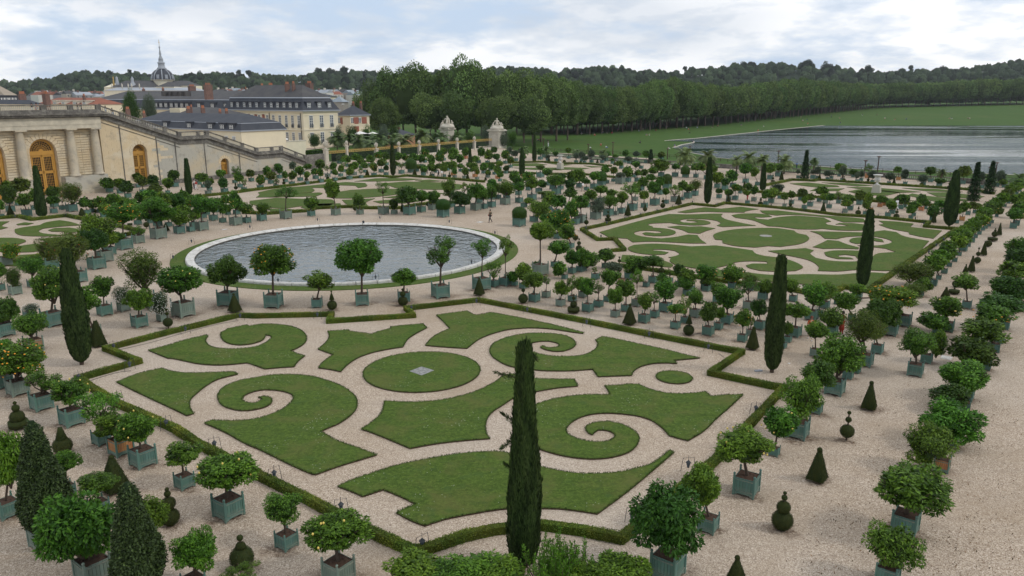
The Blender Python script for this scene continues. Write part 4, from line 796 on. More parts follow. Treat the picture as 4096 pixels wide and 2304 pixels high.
batch(0,1,'foot of the stair wall','''1105 490 62 1080 140 320 450 r;990 470 60 980 150 280 400 y;1290 545 62 1270 140 350 490 d;1210 500 55 1200 120 335 450 r;1385 440 45 1370 100 280 370 d
1440 500 55 1430 130 310 420 p;1540 470 55 1540 130 300 410 d;1560 545 62 1560 150 380 500 p;1690 500 42 1690 110 330 450 r;1765 435 62 1745 120 250 370 d;2050 440 45 2045 130 285 380 r
2005 410 46 1990 90 290 360 y;2262 497 66 2250 115 330 440 d;2225 412 50 2220 100 250 340 r;2097 515 56 2095 80 370 450 n w;2457 475 50 2455 70 350 420 o;2418 440 50 2400 100 270 380 r
2365 397 46 2370 110 220 310 o;2530 380 50 2520 100 250 330 p;2110 470 50 2110 90 340 420 r''')
batch(1,2,'row before the basin','''183 208 185 160 390 -449 -130 O g t;618 205 120 640 270 -165 20 r g t;1070 182 158 1060 400 -519 -125 r g t;1490 146 128 1490 260 -204 -25 r g t;1858 110 178 1860 310 -524 -210 o g t;2270 30 168 2280 190 -510 -305 o g t''')
batch(1,1,'gravel right of the basin','''2395 1442 92 2390 190 1180 1350 o;2510 1432 112 2510 150 905 1130 o''')
batch(1,1,'row behind the basin','''60 777 88 65 132 580 710 c;303 757 106 300 180 410 545 o w;558 730 72 545 150 525 650 r;805 720 86 775 150 350 545 y w;1048 712 66 1035 145 500 630 c w
1285 712 98 1275 140 380 500 o w;1392 709 60 1385 95 540 665 i w;1545 717 112 1530 220 410 600 d;1665 690 80 1665 125 460 580 r;1778 667 78 1780 130 465 600 r w;1883 741 112 1880 124 555 650 b
1962 640 80 1940 140 345 530 c;2050 706 100 2060 200 460 620 d;2212 672 98 2220 180 370 550 r w;2293 656 70 2290 100 430 570 r;2370 641 80 2370 115 410 550 r;2508 614 94 2520 170 365 510 y w
2100 610 62 2100 100 390 480 o;2370 562 72 2370 110 340 440 r;2437 556 56 2440 95 400 490 r;2245 600 66 2240 100 420 520 r;2520 560 60 2525 100 430 520 r''')
batch(1,1,'rear left of the garden','''45 460 60 45 105 295 400 r;152 404 54 150 105 265 360 p;203 442 46 205 62 330 410 o;107 362 42 105 90 215 320 r;238 349 52 230 92 195 290 r;297 387 44 290 70 265 350 r;362 420 54 365 92 268 360 r
447 376 52 440 92 215 320 r;512 409 46 510 72 270 340 y;602 356 54 590 82 238 310 r;653 391 52 650 78 240 325 r;645 300 50 645 95 145 260 r;722 336 50 715 62 205 270 o w;797 373 46 795 62 245 315 y;775 300 44 775 78 175 260 r
853 330 44 855 68 205 280 y;942 359 52 940 84 230 315 r;992 316 44 990 82 170 260 r w;1058 346 42 1055 62 235 300 o;1100 290 40 1095 78 180 245 r;385 300 44 370 80 180 260 n;240 300 40 220 80 190 240 r;480 310 40 520 90 190 250 r''')
batch(1,1,'rear middle of the garden','''1188 331 50 1185 90 175 275 r;1262 289 50 1260 105 140 225 r;1310 319 44 1310 58 205 270 d;1465 303 54 1465 75 180 240 o;1560 290 60 1560 108 150 245 b;1685 319 44 1685 90 200 290 r;1775 330 40 1770 100 180 280 r
1890 336 40 1890 90 165 280 y;2000 343 38 2000 55 235 305 r w;1985 322 48 1980 95 160 265 y n;2100 351 42 2110 70 225 315 r w;2205 336 46 2190 85 175 280 r n;2225 361 38 2225 55 235 310 r w;2290 300 40 2290 85 180 270 r;2335 340 40 2335 65 250 320 r w
2430 350 40 2430 80 200 300 r n;2455 379 38 2455 75 260 340 y;2515 300 40 2520 70 205 270 d;2400 310 38 2380 80 190 260 r''')
batch(1,1,'rows below the gilded fence','''925 232 42 915 110 105 185 r;1000 215 42 1010 110 90 170 r;1060 248 42 1060 95 130 215 r;1150 225 42 1150 95 105 190 r;1240 205 42 1235 110 70 150 r;1315 215 40 1310 95 75 160 r;1430 225 42 1430 90 75 165 r;1500 220 40 1500 80 90 170 r
1585 240 44 1580 105 85 180 r;1660 235 42 1660 90 100 190 r;1765 240 42 1765 105 100 200 y;1850 235 42 1850 110 45 180 r;1980 220 42 1980 110 25 160 r;2050 230 38 2050 90 100 190 r;2110 150 40 2110 95 30 120 r n;2140 215 38 2200 90 110 185 r
2240 195 42 2265 85 25 130 r;2330 200 42 2340 90 45 160 r;2440 190 42 2420 80 90 160 r;2510 200 40 2510 90 50 150 r;880 285 40 880 80 150 230 o;960 280 40 960 80 190 250 r;1390 250 40 1400 85 170 220 r;1620 280 40 1630 80 200 250 r;1810 290 40 1840 85 190 250 r
1930 270 40 1930 80 170 230 r;2060 280 40 2060 80 190 245 r;2160 280 40 2150 75 180 240 r;2360 270 40 2360 80 180 240 r;2450 260 40 2450 80 160 225 y;2560 240 40 2560 80 120 200 r;840 200 40 845 90 110 170 n;1700 190 40 1700 90 40 130 r;1890 170 38 1890 80 30 110 r;2400 140 38 2395 80 20 90 d;2555 150 38 2550 70 30 110 n''')
batch(2,1,'just right of the basin','''72 834 120 75 126 635 735 b;285 1327 150 285 250 765 970 y w;220 788 78 280 195 565 770 c;335 860 55 340 130 690 790 r;410 932 60 420 190 740 880 O;460 958 78 480 230 640 870 O;590 1052 70 560 190 800 960 r
695 797 108 690 155 500 650 r w;640 812 80 600 150 560 740 L;840 762 102 860 170 510 700 w w;970 729 100 985 135 500 640 c;1045 717 52 1040 75 530 610 r w;1100 704 78 1110 115 470 600 r;1210 674 96 1200 190 385 510 o;1330 646 66 1330 115 460 560 y
1435 622 92 1440 135 370 500 r;1550 603 52 1550 75 435 515 y;1635 585 76 1640 125 410 520 o w;1712 568 46 1715 112 360 470 r;1768 550 82 1770 120 400 480 r;1838 524 70 1850 130 350 465 p''')
batch(2,1,'middle distance beyond basin','''72 595 72 70 130 380 475 r;200 572 86 200 140 330 450 r;65 517 60 60 130 320 410 r;270 491 62 300 110 350 440 r;330 552 66 330 200 480 520 y w;445 512 88 440 155 300 420 r;410 460 60 400 110 330 400 r;488 461 56 500 110 340 410 r
560 505 46 580 125 340 445 d;750 471 50 745 95 340 405 r;825 454 72 825 112 270 365 r;900 420 84 905 84 280 370 b;680 440 62 670 150 240 390 r;1090 406 92 1090 95 305 360 n w;1165 386 64 1165 122 210 335 r;1020 381 42 1025 84 220 300 r
1260 381 52 1270 84 250 320 r;1490 512 66 1490 110 320 430 r;1400 350 55 1420 110 220 300 r;1560 450 86 1560 86 325 415 b;1240 574 56 1250 105 380 490 r w;1640 334 62 1650 95 190 255 r;1500 330 60 1500 180 140 270 y;1745 340 64 1745 86 220 300 b
1370 360 45 1330 90 240 320 r;1300 470 60 1320 115 320 430 r;2065 446 62 2070 135 270 400 y;2140 468 66 2150 100 330 420 r;2083 548 54 2085 80 440 500 d;2180 565 50 2180 92 445 530 r;2245 566 60 2250 90 395 480 r;2368 604 46 2365 92 460 520 y
2433 579 54 2440 84 410 510 r w;2555 616 52 2555 84 450 550 y;2295 500 38 2290 80 410 470 r;2380 492 38 2385 84 385 460 r;2220 440 60 2220 140 250 375 r;2350 395 60 2350 135 180 300 r;2470 420 50 2440 90 230 330 r
120 640 60 170 110 560 630 r;370 680 66 370 170 480 620 r;440 700 60 470 170 500 640 r;560 660 60 590 140 420 540 r;760 640 60 790 150 450 570 r;880 590 60 900 140 410 500 r;1010 600 60 1000 110 450 530 r;950 400 50 940 100 200 290 r;600 400 60 600 130 260 360 r
500 410 55 500 110 290 350 d;170 470 60 160 140 270 380 r;360 420 55 350 110 240 320 r;30 440 60 20 130 260 370 r;1230 340 45 1250 80 170 240 r;1420 430 60 1400 100 290 370 r;1960 360 60 1900 110 180 270 r;1850 340 50 1850 110 190 270 r;2030 350 50 2020 110 200 290 y''')
batch(2,1,'around the stone urn','''285 160 46 285 78 35 105 r;327 140 48 330 70 60 110 s;445 179 38 440 62 65 125 r;360 172 36 360 60 110 150 n;645 193 38 645 62 90 150 n;730 196 34 735 80 120 170 n;908 194 40 910 70 110 150 n;940 176 46 960 70 70 130 r
1010 201 34 1010 40 140 180 r;1040 172 44 1040 68 100 145 c;1140 190 40 1140 84 55 120 r;1250 175 40 1250 84 70 130 n;1350 195 40 1350 84 55 130 r;570 150 36 568 62 30 90 r;285 340 72 285 78 210 260 r;40 175 40 30 90 60 130 n;110 190 40 110 70 90 150 r
700 180 36 700 80 80 140 n;800 190 40 800 80 60 140 n;1180 200 40 1170 90 130 180 n;1300 250 42 1240 110 170 230 n;1100 250 42 1080 90 170 230 r;100 140 36 90 60 40 100 n;2015 242 46 2010 80 160 220 r;1500 170 46 1500 90 80 150 p'''.replace(' s;', ' n;'))
batch(2,1,'back rows before right parterre','''430 1242 74 460 220 960 1110 r;605 1307 78 610 150 1060 1215 r;690 1290 78 700 130 1040 1190 r;710 1284 76 760 195 1080 1265 r;840 1366 80 830 60 1230 1290 o;940 1255 70 935 175 1035 1180 r
1175 1362 84 1250 220 1135 1330 r;1100 1396 48 1010 190 1190 1290 n m;1350 1442 66 1260 150 1310 1390 o;1418 1402 90 1420 210 1110 1235 d;1680 1442 80 1690 124 1200 1320 d;1590 1392 34 1590 80 1250 1330 o;1950 1472 98 1955 195 1200 1370 r
1790 1500 90 1770 185 1230 1410 r;2210 1460 80 2220 195 1210 1400 r;2400 1480 80 2400 160 1310 1449 p;1520 1490 60 1515 125 1285 1390 y;530 1362 60 470 165 1190 1350 r;115 1460 80 110 160 1190 1380 r;30 1430 60 10 120 1270 1400 r;250 1300 66 250 110 1200 1290 r''')
batch(2,2,'front rows before right parterre','''225 146 108 225 215 -175 0 r;343 102 84 350 70 -130 -30 o w;488 188 92 500 150 -80 75 y w;605 142 82 600 130 -140 30 o;762 246 112 760 145 -110 75 r;712 100 84 700 160 -110 30 y w;872 197 90 870 115 -70 60 o
960 142 76 985 190 -194 -20 r;1038 298 92 1040 150 -10 165 y w;1145 242 92 1150 185 -110 90 r;1255 192 102 1260 125 -190 -40 o w;1328 357 116 1345 140 40 225 r;1435 303 92 1430 125 20 160 o;1542 247 125 1545 215 -90 115 r;1642 418 100 1645 155 150 260 r
1742 362 90 1745 145 60 265 o;1842 302 112 1850 155 10 170 r w;1972 484 122 1975 170 110 340 d;2075 424 92 2100 95 180 310 r;2160 366 128 2170 255 -20 215 r;1760 80 82 1740 150 -110 10 r;2070 152 100 2080 170 -60 80 r;1955 38 80 1960 130 -140 -30 r
2315 548 102 2330 170 205 395 y;2395 482 82 2410 70 260 380 o w;2490 424 116 2490 155 95 285 d;2375 222 110 2380 185 -110 65 o w;2520 122 100 2540 170 -90 60 r''')
batch(3,2,'between the flat-topped cypresses','''195 552 82 195 110 320 470 r;265 498 132 290 255 125 300 r;148 612 44 140 60 480 540 r;470 695 106 480 205 330 510 r w;640 480 118 650 225 195 410 r;435 328 132 470 245 -60 180 r;510 287 82 530 150 0 130 r;570 212 100 590 170 -60 90 r
250 142 84 230 150 -100 50 r;840 330 80 790 225 25 215 r;880 862 100 640 190 640 800 r;800 922 112 850 200 560 760 r;970 797 168 960 380 200 560 p;1095 666 122 1080 230 330 520 p;1225 486 158 1150 330 95 400 d;1362 392 152 1235 380 -40 220 O
900 130 90 900 150 -10 110 r;700 170 80 1450 250 -60 130 p''')
batch(3,2,'inner row down the right side','''665 1088 205 735 430 470 880 r;480 1275 130 505 310 715 1000 d;290 1530 235 350 380 870 1310 c;60 1700 110 110 320 1180 1500 L
1475 896 168 1500 330 390 700 c;1590 762 120 1710 180 410 700 r;1690 480 90 1690 285 225 420 r;1800 447 135 1800 280 75 300 L;1995 210 96 2000 235 -144 20 r;1520 90 90 1560 190 -80 70 r''')
batch(3,2,'outer row down the right side','''2400 -80 110 2500 270 -290 -80 d;2420 240 120 2440 290 -110 140 d;2370 420 110 2320 390 50 280 d;2320 560 110 2270 330 165 370 r;2270 650 120 2190 400 280 550 r;2180 830 120 2090 400 470 790 d;1990 1140 150 2000 440 715 1055 r;1960 1260 140 1840 370 1020 1260 d;1830 1600 150 1840 500 1130 1560 r''')
batch(3,1,'rows behind the right parterre','''165 636 44 170 75 480 565 r w;235 606 52 235 92 465 545 r;30 598 62 45 145 430 545 y;365 656 54 370 60 520 600 y;422 631 60 425 112 485 570 r;330 569 52 350 115 440 535 p;613 649 54 630 92 485 570 r;575 600 50 572 95 520 600 y w;515 585 50 545 145 415 505 r
710 601 52 710 84 460 550 o;775 694 54 785 95 550 630 r w;825 669 62 820 115 500 600 r;918 614 62 930 122 460 560 p;975 711 44 995 95 560 660 y;1030 680 50 1020 90 480 600 y n;1125 636 50 1140 105 510 590 r n;1165 622 44 1180 90 530 590 r n
1205 736 60 1240 115 560 660 r;1250 706 56 1250 90 590 660 r;1335 656 56 1345 130 490 590 r;1375 641 42 1390 90 500 590 d;1435 757 48 1440 95 600 700 y;1465 728 46 1470 115 570 660 r;1540 673 54 1550 115 490 600 r n;1582 657 42 1590 80 560 620 r
1655 778 66 1670 135 600 740 d;1765 692 52 1740 115 560 640 r;1898 801 46 1910 84 625 710 r;1950 773 56 1975 105 565 690 y n;2010 716 52 2060 95 570 660 p;120 552 50 100 150 400 490 n;2080 700 48 2100 90 590 660 p''')
batch(3,1,'row edging the right parterre','''1655 1432 95 1550 245 1180 1370 d;1715 1366 50 1690 220 1100 1290 y;1772 1306 66 1730 220 1050 1230 y;1822 1237 56 1800 200 980 1170 r;1877 1188 56 1830 190 960 1110 r;1922 1127 50 1920 190 880 1050 y;1962 1082 84 1950 180 840 1000 r;2015 1036 40 2000 170 800 950 r;2050 992 62 2060 170 750 900 r
2087 946 46 2090 160 730 860 r;2125 913 46 2140 160 700 830 y;2162 872 40 2170 160 650 790 r;2190 852 42 2180 150 620 750 y;2222 830 40 2240 150 590 710 r;2252 797 38 2255 150 560 680 r;2300 735 38 2320 115 610 710 p;2290 700 38 2300 140 520 640 r;2380 635 38 2370 130 480 600 r;2420 600 38 2410 130 440 550 p
2470 540 38 2450 130 400 500 y;2500 510 38 2500 120 375 470 y;2530 480 38 2520 110 350 440 r;1600 1449 100 1430 370 1250 1480 p''')
batch(3,1,'far outer right row','''2465 852 76 2490 145 640 760 r;2495 822 72 2520 130 580 700 r;2540 752 60 2560 130 560 680 r n;2520 640 50 2510 150 500 620 r;2560 600 50 2580 130 470 580 r;2600 1300 110 2540 250 940 1150 r;2620 1420 110 2520 260 1040 1230 d;2600 1560 110 2470 280 1160 1350 r;2560 1680 120 2440 320 1320 1560 d''')
batch(3,1,'along the south balustrade','''303 346 38 303 44 260 300 n;450 352 52 455 60 260 300 n;598 366 40 600 84 265 330 n;637 351 38 640 60 280 320 n;745 373 38 755 90 220 320 n;715 329 34 725 115 185 280 y;855 336 36 860 88 250 310 d;895 386 38 895 64 290 350 n;938 371 38 940 64 270 340 n
1000 346 52 1020 95 195 270 o n;1050 396 42 1055 105 270 350 n;1312 366 46 1312 92 220 285 r n;1215 406 38 1230 115 285 370 n;1378 416 46 1380 84 250 360 n;1560 425 52 1560 105 310 390 n;1635 386 50 1640 112 220 310 d;1960 406 54 1980 135 205 330 p;2300 431 52 2340 115 270 380 n
2370 440 44 2370 84 350 410 r;1720 441 58 1735 110 340 400 i;500 352 40 500 70 230 300 n;100 330 60 110 90 190 270 r;20 360 60 20 120 190 290 r;2150 450 50 2150 90 280 380 n;2500 470 44 2490 100 370 450 y''')
# tall ivy-clad cones in tubs at the lower left, and two upright shrubs at the bottom edge
def ivy_cone(px, py, tw, cx, cw, top, bot, label):
    f = G(px, py); m = mpp(f); Wd = tw*m/1.25; d = f[:2]/np.linalg.norm(f[:2]); c = f[:2]+d*Wd*.55
    root = empty('ivy_cone', (c[0], c[1], 0), AZ, label, 'potted bush'); t = ob('tub', TUB['body'], root, scale=Wd); ob('soil', TUB['soil'], t)
    for k in range(4):
        sx, sy, a_ = side_xf(k, 1)
        for x in PLX: ob('plank', TUB['plank'], t, (sx*0.445+math.cos(a_)*x, sy*0.445+math.sin(a_)*x, 0.16), a_, mat=M['tub_worn'])
        for z in (0.26, 0.80): ob('rail', TUB['rail'], t, (sx*0.472, sy*0.472, z), a_, mat=M['tub_worn'])
        ob('base_board', TUB['skirt'], t, (sx*0.462, sy*0.462, 0.02), a_, mat=M['tub_worn'])
    for x in (-.455,.455):
        for y in (-.455,.455): ob('post', TUB['post'], t, (x, y, 0), mat=M['tub_worn'])
    z1 = AtY(cx, top, c[1])[2]; z0 = max(Wd*.8, AtY(cx, bot, c[1])[2]+0.25); r = cw*m/2; rg = np.random.default_rng(int(px)); N = 26000
    z = 1-np.sqrt(rg.random(N)*0.97); a = rg.uniform(0, 2*np.pi, N); R = np.interp(z, [0,.06,.16,.3,.5,.75,.92,1], [.45,.80,.98,.95,.76,.48,.30,.12])*(1+.09*np.sin(a*3+z*8)+.06*np.sin(a*7-z*20)+rg.normal(size=N)*.075)
    P = np.c_[R*np.cos(a)*r, R*np.sin(a)*r, z0+z*(z1-z0)]; NN = unit(np.c_[np.cos(a), np.sin(a), np.full(N, .3)]); V = leaves(P, NN, 0.10, 0.28, rg, .1, 1.1)
    mb = MB(); mb.lathe([(max(.02, float(np.interp(k/20, [0,.06,.16,.3,.5,.75,.92,1], [.45,.80,.98,.95,.76,.48,.30,.12]))*r*.92), z0+k/20*(z1-z0)) for k in range(21)], n=20)
    inv = Matrix.Rotation(-AZ, 3, 'Z'); o_ = inv@Vector((AtY(cx, (top+bot)/2, c[1])[0]-c[0], 0, 0))
    ob('foliage', solid(mb, V, np.clip(.35+rg.normal(size=N)*.25, 0, 1), 'ivy_foliage', M['cypress_core'], M['ivy']), root, (o_.x, o_.y, 0))
# paper notice on the tub left of the basin
for it in PLACED:
    if it['tw'] == 150 and it['kind'] == 'p': q = MB(); q.box(.02,-.49,.42,.34,.02,.26); ob('notice', q.mesh('notice', M['white']), it['o'])
ivy_cone(*T(0,3,450,1195), 66, T(0,3,405,0)[0], 108, T(0,3,0,-110)[1], T(0,3,0,1010)[1], 'tall shaggy ivy-covered cone in a weathered tub at the lower left, the farther of two')
ivy_cone(*T(0,3,1400,1800), 80, T(0,3,1350,0)[0], 112, T(0,3,0,510)[1], T(0,3,0,1620)[1], 'shaggy ivy-covered cone cut by the bottom edge, left of the bottom centre')
def sprig_bush(px, py, cx, cw, top, label):
    f = G(px, py); m = mpp(f); root = empty('upright_shrub', (f[0], f[1], 0), 0, label, 'shrub'); z1 = AtY(cx, top, f[1])[2]; r = cw*m/2; rg = np.random.default_rng(11)
    cxw = AtY(cx, top, f[1])[0]-f[0]; mb = MB(); P = []; A = []; 
    for k in range(120):
        x0, y0 = rg.normal(size=2)*r*.45; h = z1*rg.uniform(.62, 1.0); n = 150; t = rg.random(n); lean = rg.normal(size=2)*.12
        mb.tube([(cxw+x0*.4,y0*.4,0),(cxw+x0,y0,h*.6),(cxw+x0+lean[0],y0+lean[1],h)], [.03,.015,.005], 4)
        q = np.c_[cxw+x0*(0.4+.6*np.minimum(1,t*1.6))+lean[0]*t, y0+lean[1]*t, h*(.25+.75*t)]; P.append(q+rg.normal(size=q.shape)*np.array([.07,.07,.03])*(1.15-t[:,None])); A.append(np.c_[rg.normal(size=(n,2))*.8, np.ones(n)])
    P = np.concatenate(P); A = np.concatenate(A); V = leaves(P, unit(rg.normal(size=P.shape)), .10, .16, rg, 0, .5, .2, along=A)
    ob('foliage', qmesh('sprig_foliage', V, np.clip(rg.normal(size=len(P))*.2+.5, 0, 1), M['leaf_light']), root); ob('stems', mb.mesh('stems', M['bark']), root)
sprig_bush(*T(2,3,480,1720), T(2,3,480,0)[0], 175, T(2,3,0,1130)[1], 'bright green upright shrub with sprigs at the bottom edge, right of the great cypress')
# cypresses
for a in ((1318,1440,868,99,0,'great dark cypress column in the foreground, in front of the nearest parterre'),
          (207,922,632,68,2,'thick dark cypress at the left, by the corner of the nearest hedge'),
          (1941,941,648,52,3,'tall flat-topped cypress at the right corner of the nearest parterre'),
          (2168,727,530,38,3,'tall flat-topped cypress standing before the right-hand parterre'),
          (2387,572,431,38,2,'leaning-looking cypress at the far right corner of the right-hand parterre'),
          (107,548,420,30,1,'cypress in front of the ochre orangery door at the left edge'),
          (477,493,400,20,3,'slim cypress in front of the grey stair wall'),
          (989,444,360,17,2,'slim cypress behind the rear parterre, before the gilded fence'),
          (1313,446,372,17,2,'slim cypress left of the stone urn in the middle distance'),
          (1779,515,398,22,3,'slim cypress at the far corner of the right-hand parterre'),
          (1344,408,340,13,1,'ragged dark conifer column near the far gate pier'),
          (1918,481,412,18,1,'dark conifer column among tubs, far right of centre'),
          (1183,422,372,13,1,'short dark conifer column among tubs below the gate pier')): cypress(*a)
# dark firs trained as columns
def fir(px, py, top, w, label):
    f = G(px, py); m = mpp(f); z1 = AtY(px, top, f[1])[2]; r = w*m/2; root = empty('fir', (f[0], f[1], 0), 0, label, 'fir tree', 'dark narrow firs near the south balustrade'); rg = np.random.default_rng(int(px))
    P = []; A = []
    for z in np.arange(.25, z1, .16):
        R = r*np.interp(z/z1, [0,.1,.5,.65,.85,1], [.8,1,.72,.42,.22,.05])*rg.uniform(.8,1.15); n = 90; a = rg.uniform(0, 2*np.pi, n); q = R*np.sqrt(rg.random(n))
        P.append(np.c_[q*np.cos(a), q*np.sin(a), np.full(n, z)+rg.normal(size=n)*.04]); A.append(np.c_[np.cos(a), np.sin(a), rg.normal(size=n)*.4-.1])
    P = np.concatenate(P); A = np.concatenate(A); V = leaves(P, np.tile([0,0,1.], (len(P),1)), .34, .24, rg, 0, .25, .5, along=A); ob('foliage', qmesh('fir_foliage', V, rg.random(len(P)), M['fir']), root)
    ob('trunk', TOP['stem'], root, (0,0,0), 0, (.09,.09,z1*.95))
fir(*T(3,1,366,368), T(3,1,0,60)[1], 19, 'narrow dark fir before the lake, left of the two on the right')
fir(*T(3,1,2062,572), T(3,1,0,180)[1], 27, 'dark fir right of the leaning cypress, nearer of a pair')
fir(*T(3,1,2222,502), T(3,1,0,178)[1], 26, 'dark fir by the brown lamp posts, farther of a pair')
fir(*T(2,1,1395,195), T(2,1,0,55)[1], 13, 'small dark fir against the far lawn')
# palms
PALM = []
for s in range(3):
    rg = np.random.default_rng(200+s); Q = []
    for k in range(42):
        a = k*2.4+rg.uniform(-.2,.2); el = rg.uniform(-.5, 1.25); n = 15; L_ = rg.uniform(.85,1.1); base = np.zeros(3); p = base.copy(); d = np.array([math.cos(a)*math.cos(el), math.sin(a)*math.cos(el), math.sin(el)])
        pts = [p.copy()]
        for i in range(n): d = unit(d+np.array([0,0,-.115])); p = p+d*L_/n; pts.append(p.copy())
        pts = np.array(pts)
        for i in range(1, n):
            t = unit(pts[i+1]-pts[i]); sd = unit(np.cross(t, [0,0,1.])); ln = .24*math.sin(math.pi*(.12+.88*i/n))+.04
            for sg in (-1, 1):
                e = pts[i]+(sd*sg*.9+t*.55+np.array([0,0,-.25]))*ln; w_ = t*.034; Q.append([pts[i]-w_, pts[i]+w_, e+w_*.3, e-w_*.3])
    Q = np.array(Q); PALM.append(qmesh('palm_fronds', Q, np.clip(rg.normal(size=len(Q))*.25+.5, 0, 1), M['palm']))
PTR = MB().tube([(0,0,0),(0,0,.5),(0,0,1)], [1,.85,1.15], 8).mesh('palm_trunk', M['trunk'])
def palm(px, base, top, w, label, kind=1):
    f = G(px, base); m = mpp(f); r = w*m/2; z = AtY(px, top, f[1])[2]-r*.75; root = empty('palm', (f[0], f[1], 0), RNG.uniform(0,6), label, 'palm tree', 'feathery palms around the garden')
    ob('fronds', PALM[RNG.randrange(3)], root, (0,0,max(z,.8)), 0, (r*1.4,r*1.4,r*1.4)); ob('trunk', PTR, root, (0,0,0), 0, (.20,.20,max(z,.8)))
pl = [tuple(x) for x in (T(1,0,820,1275)+(T(1,0,0,1065)[1],44),T(1,0,935,1285)+(T(1,0,0,1085)[1],30),T(1,0,1050,1290)+(T(1,0,0,1090)[1],46),T(1,0,1160,1310)+(T(1,0,0,1150)[1],36),T(1,0,1245,1280)+(T(1,0,0,1085)[1],46),T(1,0,1395,1270)+(T(1,0,0,1085)[1],34),T(1,0,1495,1290)+(T(1,0,0,1090)[1],44),T(1,0,1690,1260)+(T(1,0,0,1045)[1],46),T(1,0,1870,1255)+(T(1,0,0,1070)[1],42),T(1,0,2060,1240)+(T(1,0,0,1105)[1],30))]
for i, (x, y, t, w) in enumerate(pl): palm(x, y, t, w, 'palm in the line behind the gilded fence, %s from the left' % nth(i))
for i, (x, y, t, w) in enumerate([(1723,425,372,50),(1777,436,375,46),(1882,433,378,48),(1852,443,389,32),(1915,447,388,34)]): palm(x, y, t, w, 'feathery palm at the near lake shore, %s from the left' % nth(i))
for i, (x, y, t, w) in enumerate([T(3,1,160,300)+(T(3,1,0,110)[1],44),T(3,1,455,305)+(T(3,1,0,130)[1],24),T(3,1,750,350)+(T(3,1,0,215)[1],20),T(3,1,1735,400)+(T(3,1,0,245)[1],26),T(3,1,2520,440)+(T(3,1,0,280)[1],44)]): palm(x, y, t, w, 'palm by the south balustrade before the water, %s from the left' % nth(i))
for i, (x, y, t, w) in enumerate([T(2,1,345,150)+(T(2,1,0,20)[1],24),T(2,1,645,170)+(T(2,1,0,50)[1],20),T(2,1,915,180)+(T(2,1,0,55)[1],24),T(2,1,130,150)+(T(2,1,0,20)[1],24)]): palm(x, y, t, w, 'small palm in the back rows against the far lawn, %s from the left' % nth(i))
# topiaries ------------------------------------------------------
def tp(c, r, x, y, spec, zone):
    s = []
    for e in spec.split(';'):
        q = e.split(); yy = T(c, r, 0, float(q[1]))[1]; w = float(q[2])/4; h = [T(c, r, 0, float(q[3]))[1]] if q[0] in ('pyr','cone') else [float(q[3])/4] if q[0] == 'drum' else []
        s.append((q[0], yy, w, *h))
    X, Y = T(c, r, x, y); topiary(X, Y, s, zone)
Z = 'left foreground'
tp(0,3,1690,972,'ball 860 100;ball 718 76;ball 622 36;ball 578 22',Z); tp(0,3,2410,1420,'ball 1288 130;ball 1150 55;ball 1065 35',Z); tp(0,3,1110,640,'pyr 600 150 270;ball 258 30',Z); tp(0,3,600,250,'ball 160 100;cone 105 62 -50',Z)
tp(0,2,150,1440,'drum 1385 90 32;ball 1298 76;ball 1208 40;ball 1157 20',Z)
Z = 'left side by the hedge'
tp(0,2,1680,418,'ball 345 51;ball 258 19;ball 217 13',Z); tp(0,2,2348,255,'pyr 240 69 80;ball 64 14',Z); tp(0,2,960,605,'pyr 590 85 330',Z)
Z = 'beside the basin'
tp(1,2,760,234,'ball 172 53;cone 118 25 52;ball 36 10',Z); tp(1,2,1475,188,'ball 138 53;ball 60 31;ball 15 14',Z); tp(1,2,2245,84,'pyr 70 56 -85;ball -97 11',Z)
Z = 'rows before the right parterre'
tp(2,2,113,162,'ball 105 53;ball 22 21',Z); tp(2,2,622,262,'drum 228 60 22;ball 165 38;ball 102 20;ball 68 10',Z); tp(2,2,1188,382,'pyr 370 70 190;ball 172 16',Z); tp(2,2,1785,487,'ball 422 60;cone 358 33 285;ball 275 10',Z); tp(2,2,2432,632,'pyr 620 67 405;ball 398 15',Z)
tp(2,1,640,980,'ball 940 32',Z); tp(2,1,675,1102,'ball 1050 36;ball 998 22;ball 957 10',Z); tp(2,1,1080,1290,'ball 1252 36;ball 1175 19;ball 1140 10',Z); tp(2,1,1507,1312,'ball 1272 33;ball 1230 15',Z); tp(2,1,2010,1449,'pyr 1445 46 1310',Z); tp(2,1,112,1449,'ball 1430 16',Z)
Z = 'right foreground'
tp(3,3,165,1022,'ball 910 115;ball 757 75;ball 660 33;ball 614 20',Z); tp(3,3,520,530,'pyr 520 112 195;ball 180 29',Z); tp(2,3,2270,1580,'pyr 1560 112 1290;ball 1265 30',Z); tp(3,2,1040,1245,'pyr 1235 88 975;ball 955 23',Z); tp(3,2,810,1556,'ball 1440 75;ball 1325 33;ball 1255 21',Z)
Z = 'right gravel line'
tp(3,1,2337,925,'pyr 915 30 805;ball 797 6',Z); tp(3,1,2292,940,'ball 905 31;ball 870 13;ball 850 7',Z); tp(3,1,2277,985,'drum 955 45 12;ball 918 11',Z); tp(3,1,2228,1042,'ball 1002 36',Z); tp(3,1,2182,1130,'pyr 1120 36 990;ball 985 8',Z); tp(3,1,2117,1210,'ball 1168 35;ball 1105 23;ball 1050 11',Z); tp(3,1,2060,1295,'pyr 1285 42 1140;ball 1133 10',Z)
tp(3,1,1990,1400,'ball 1350 46;cone 1290 26 1225;ball 1217 9',Z); tp(3,1,1905,1449,'ball 1418 40;ball 1363 19;ball 1330 11',Z); tp(3,2,1890,70,'drum 35 50 15;ball 2 9',Z); tp(3,2,1803,110,'pyr 100 50 5;ball 0 12',Z)
Z = 'between basin and right parterre'
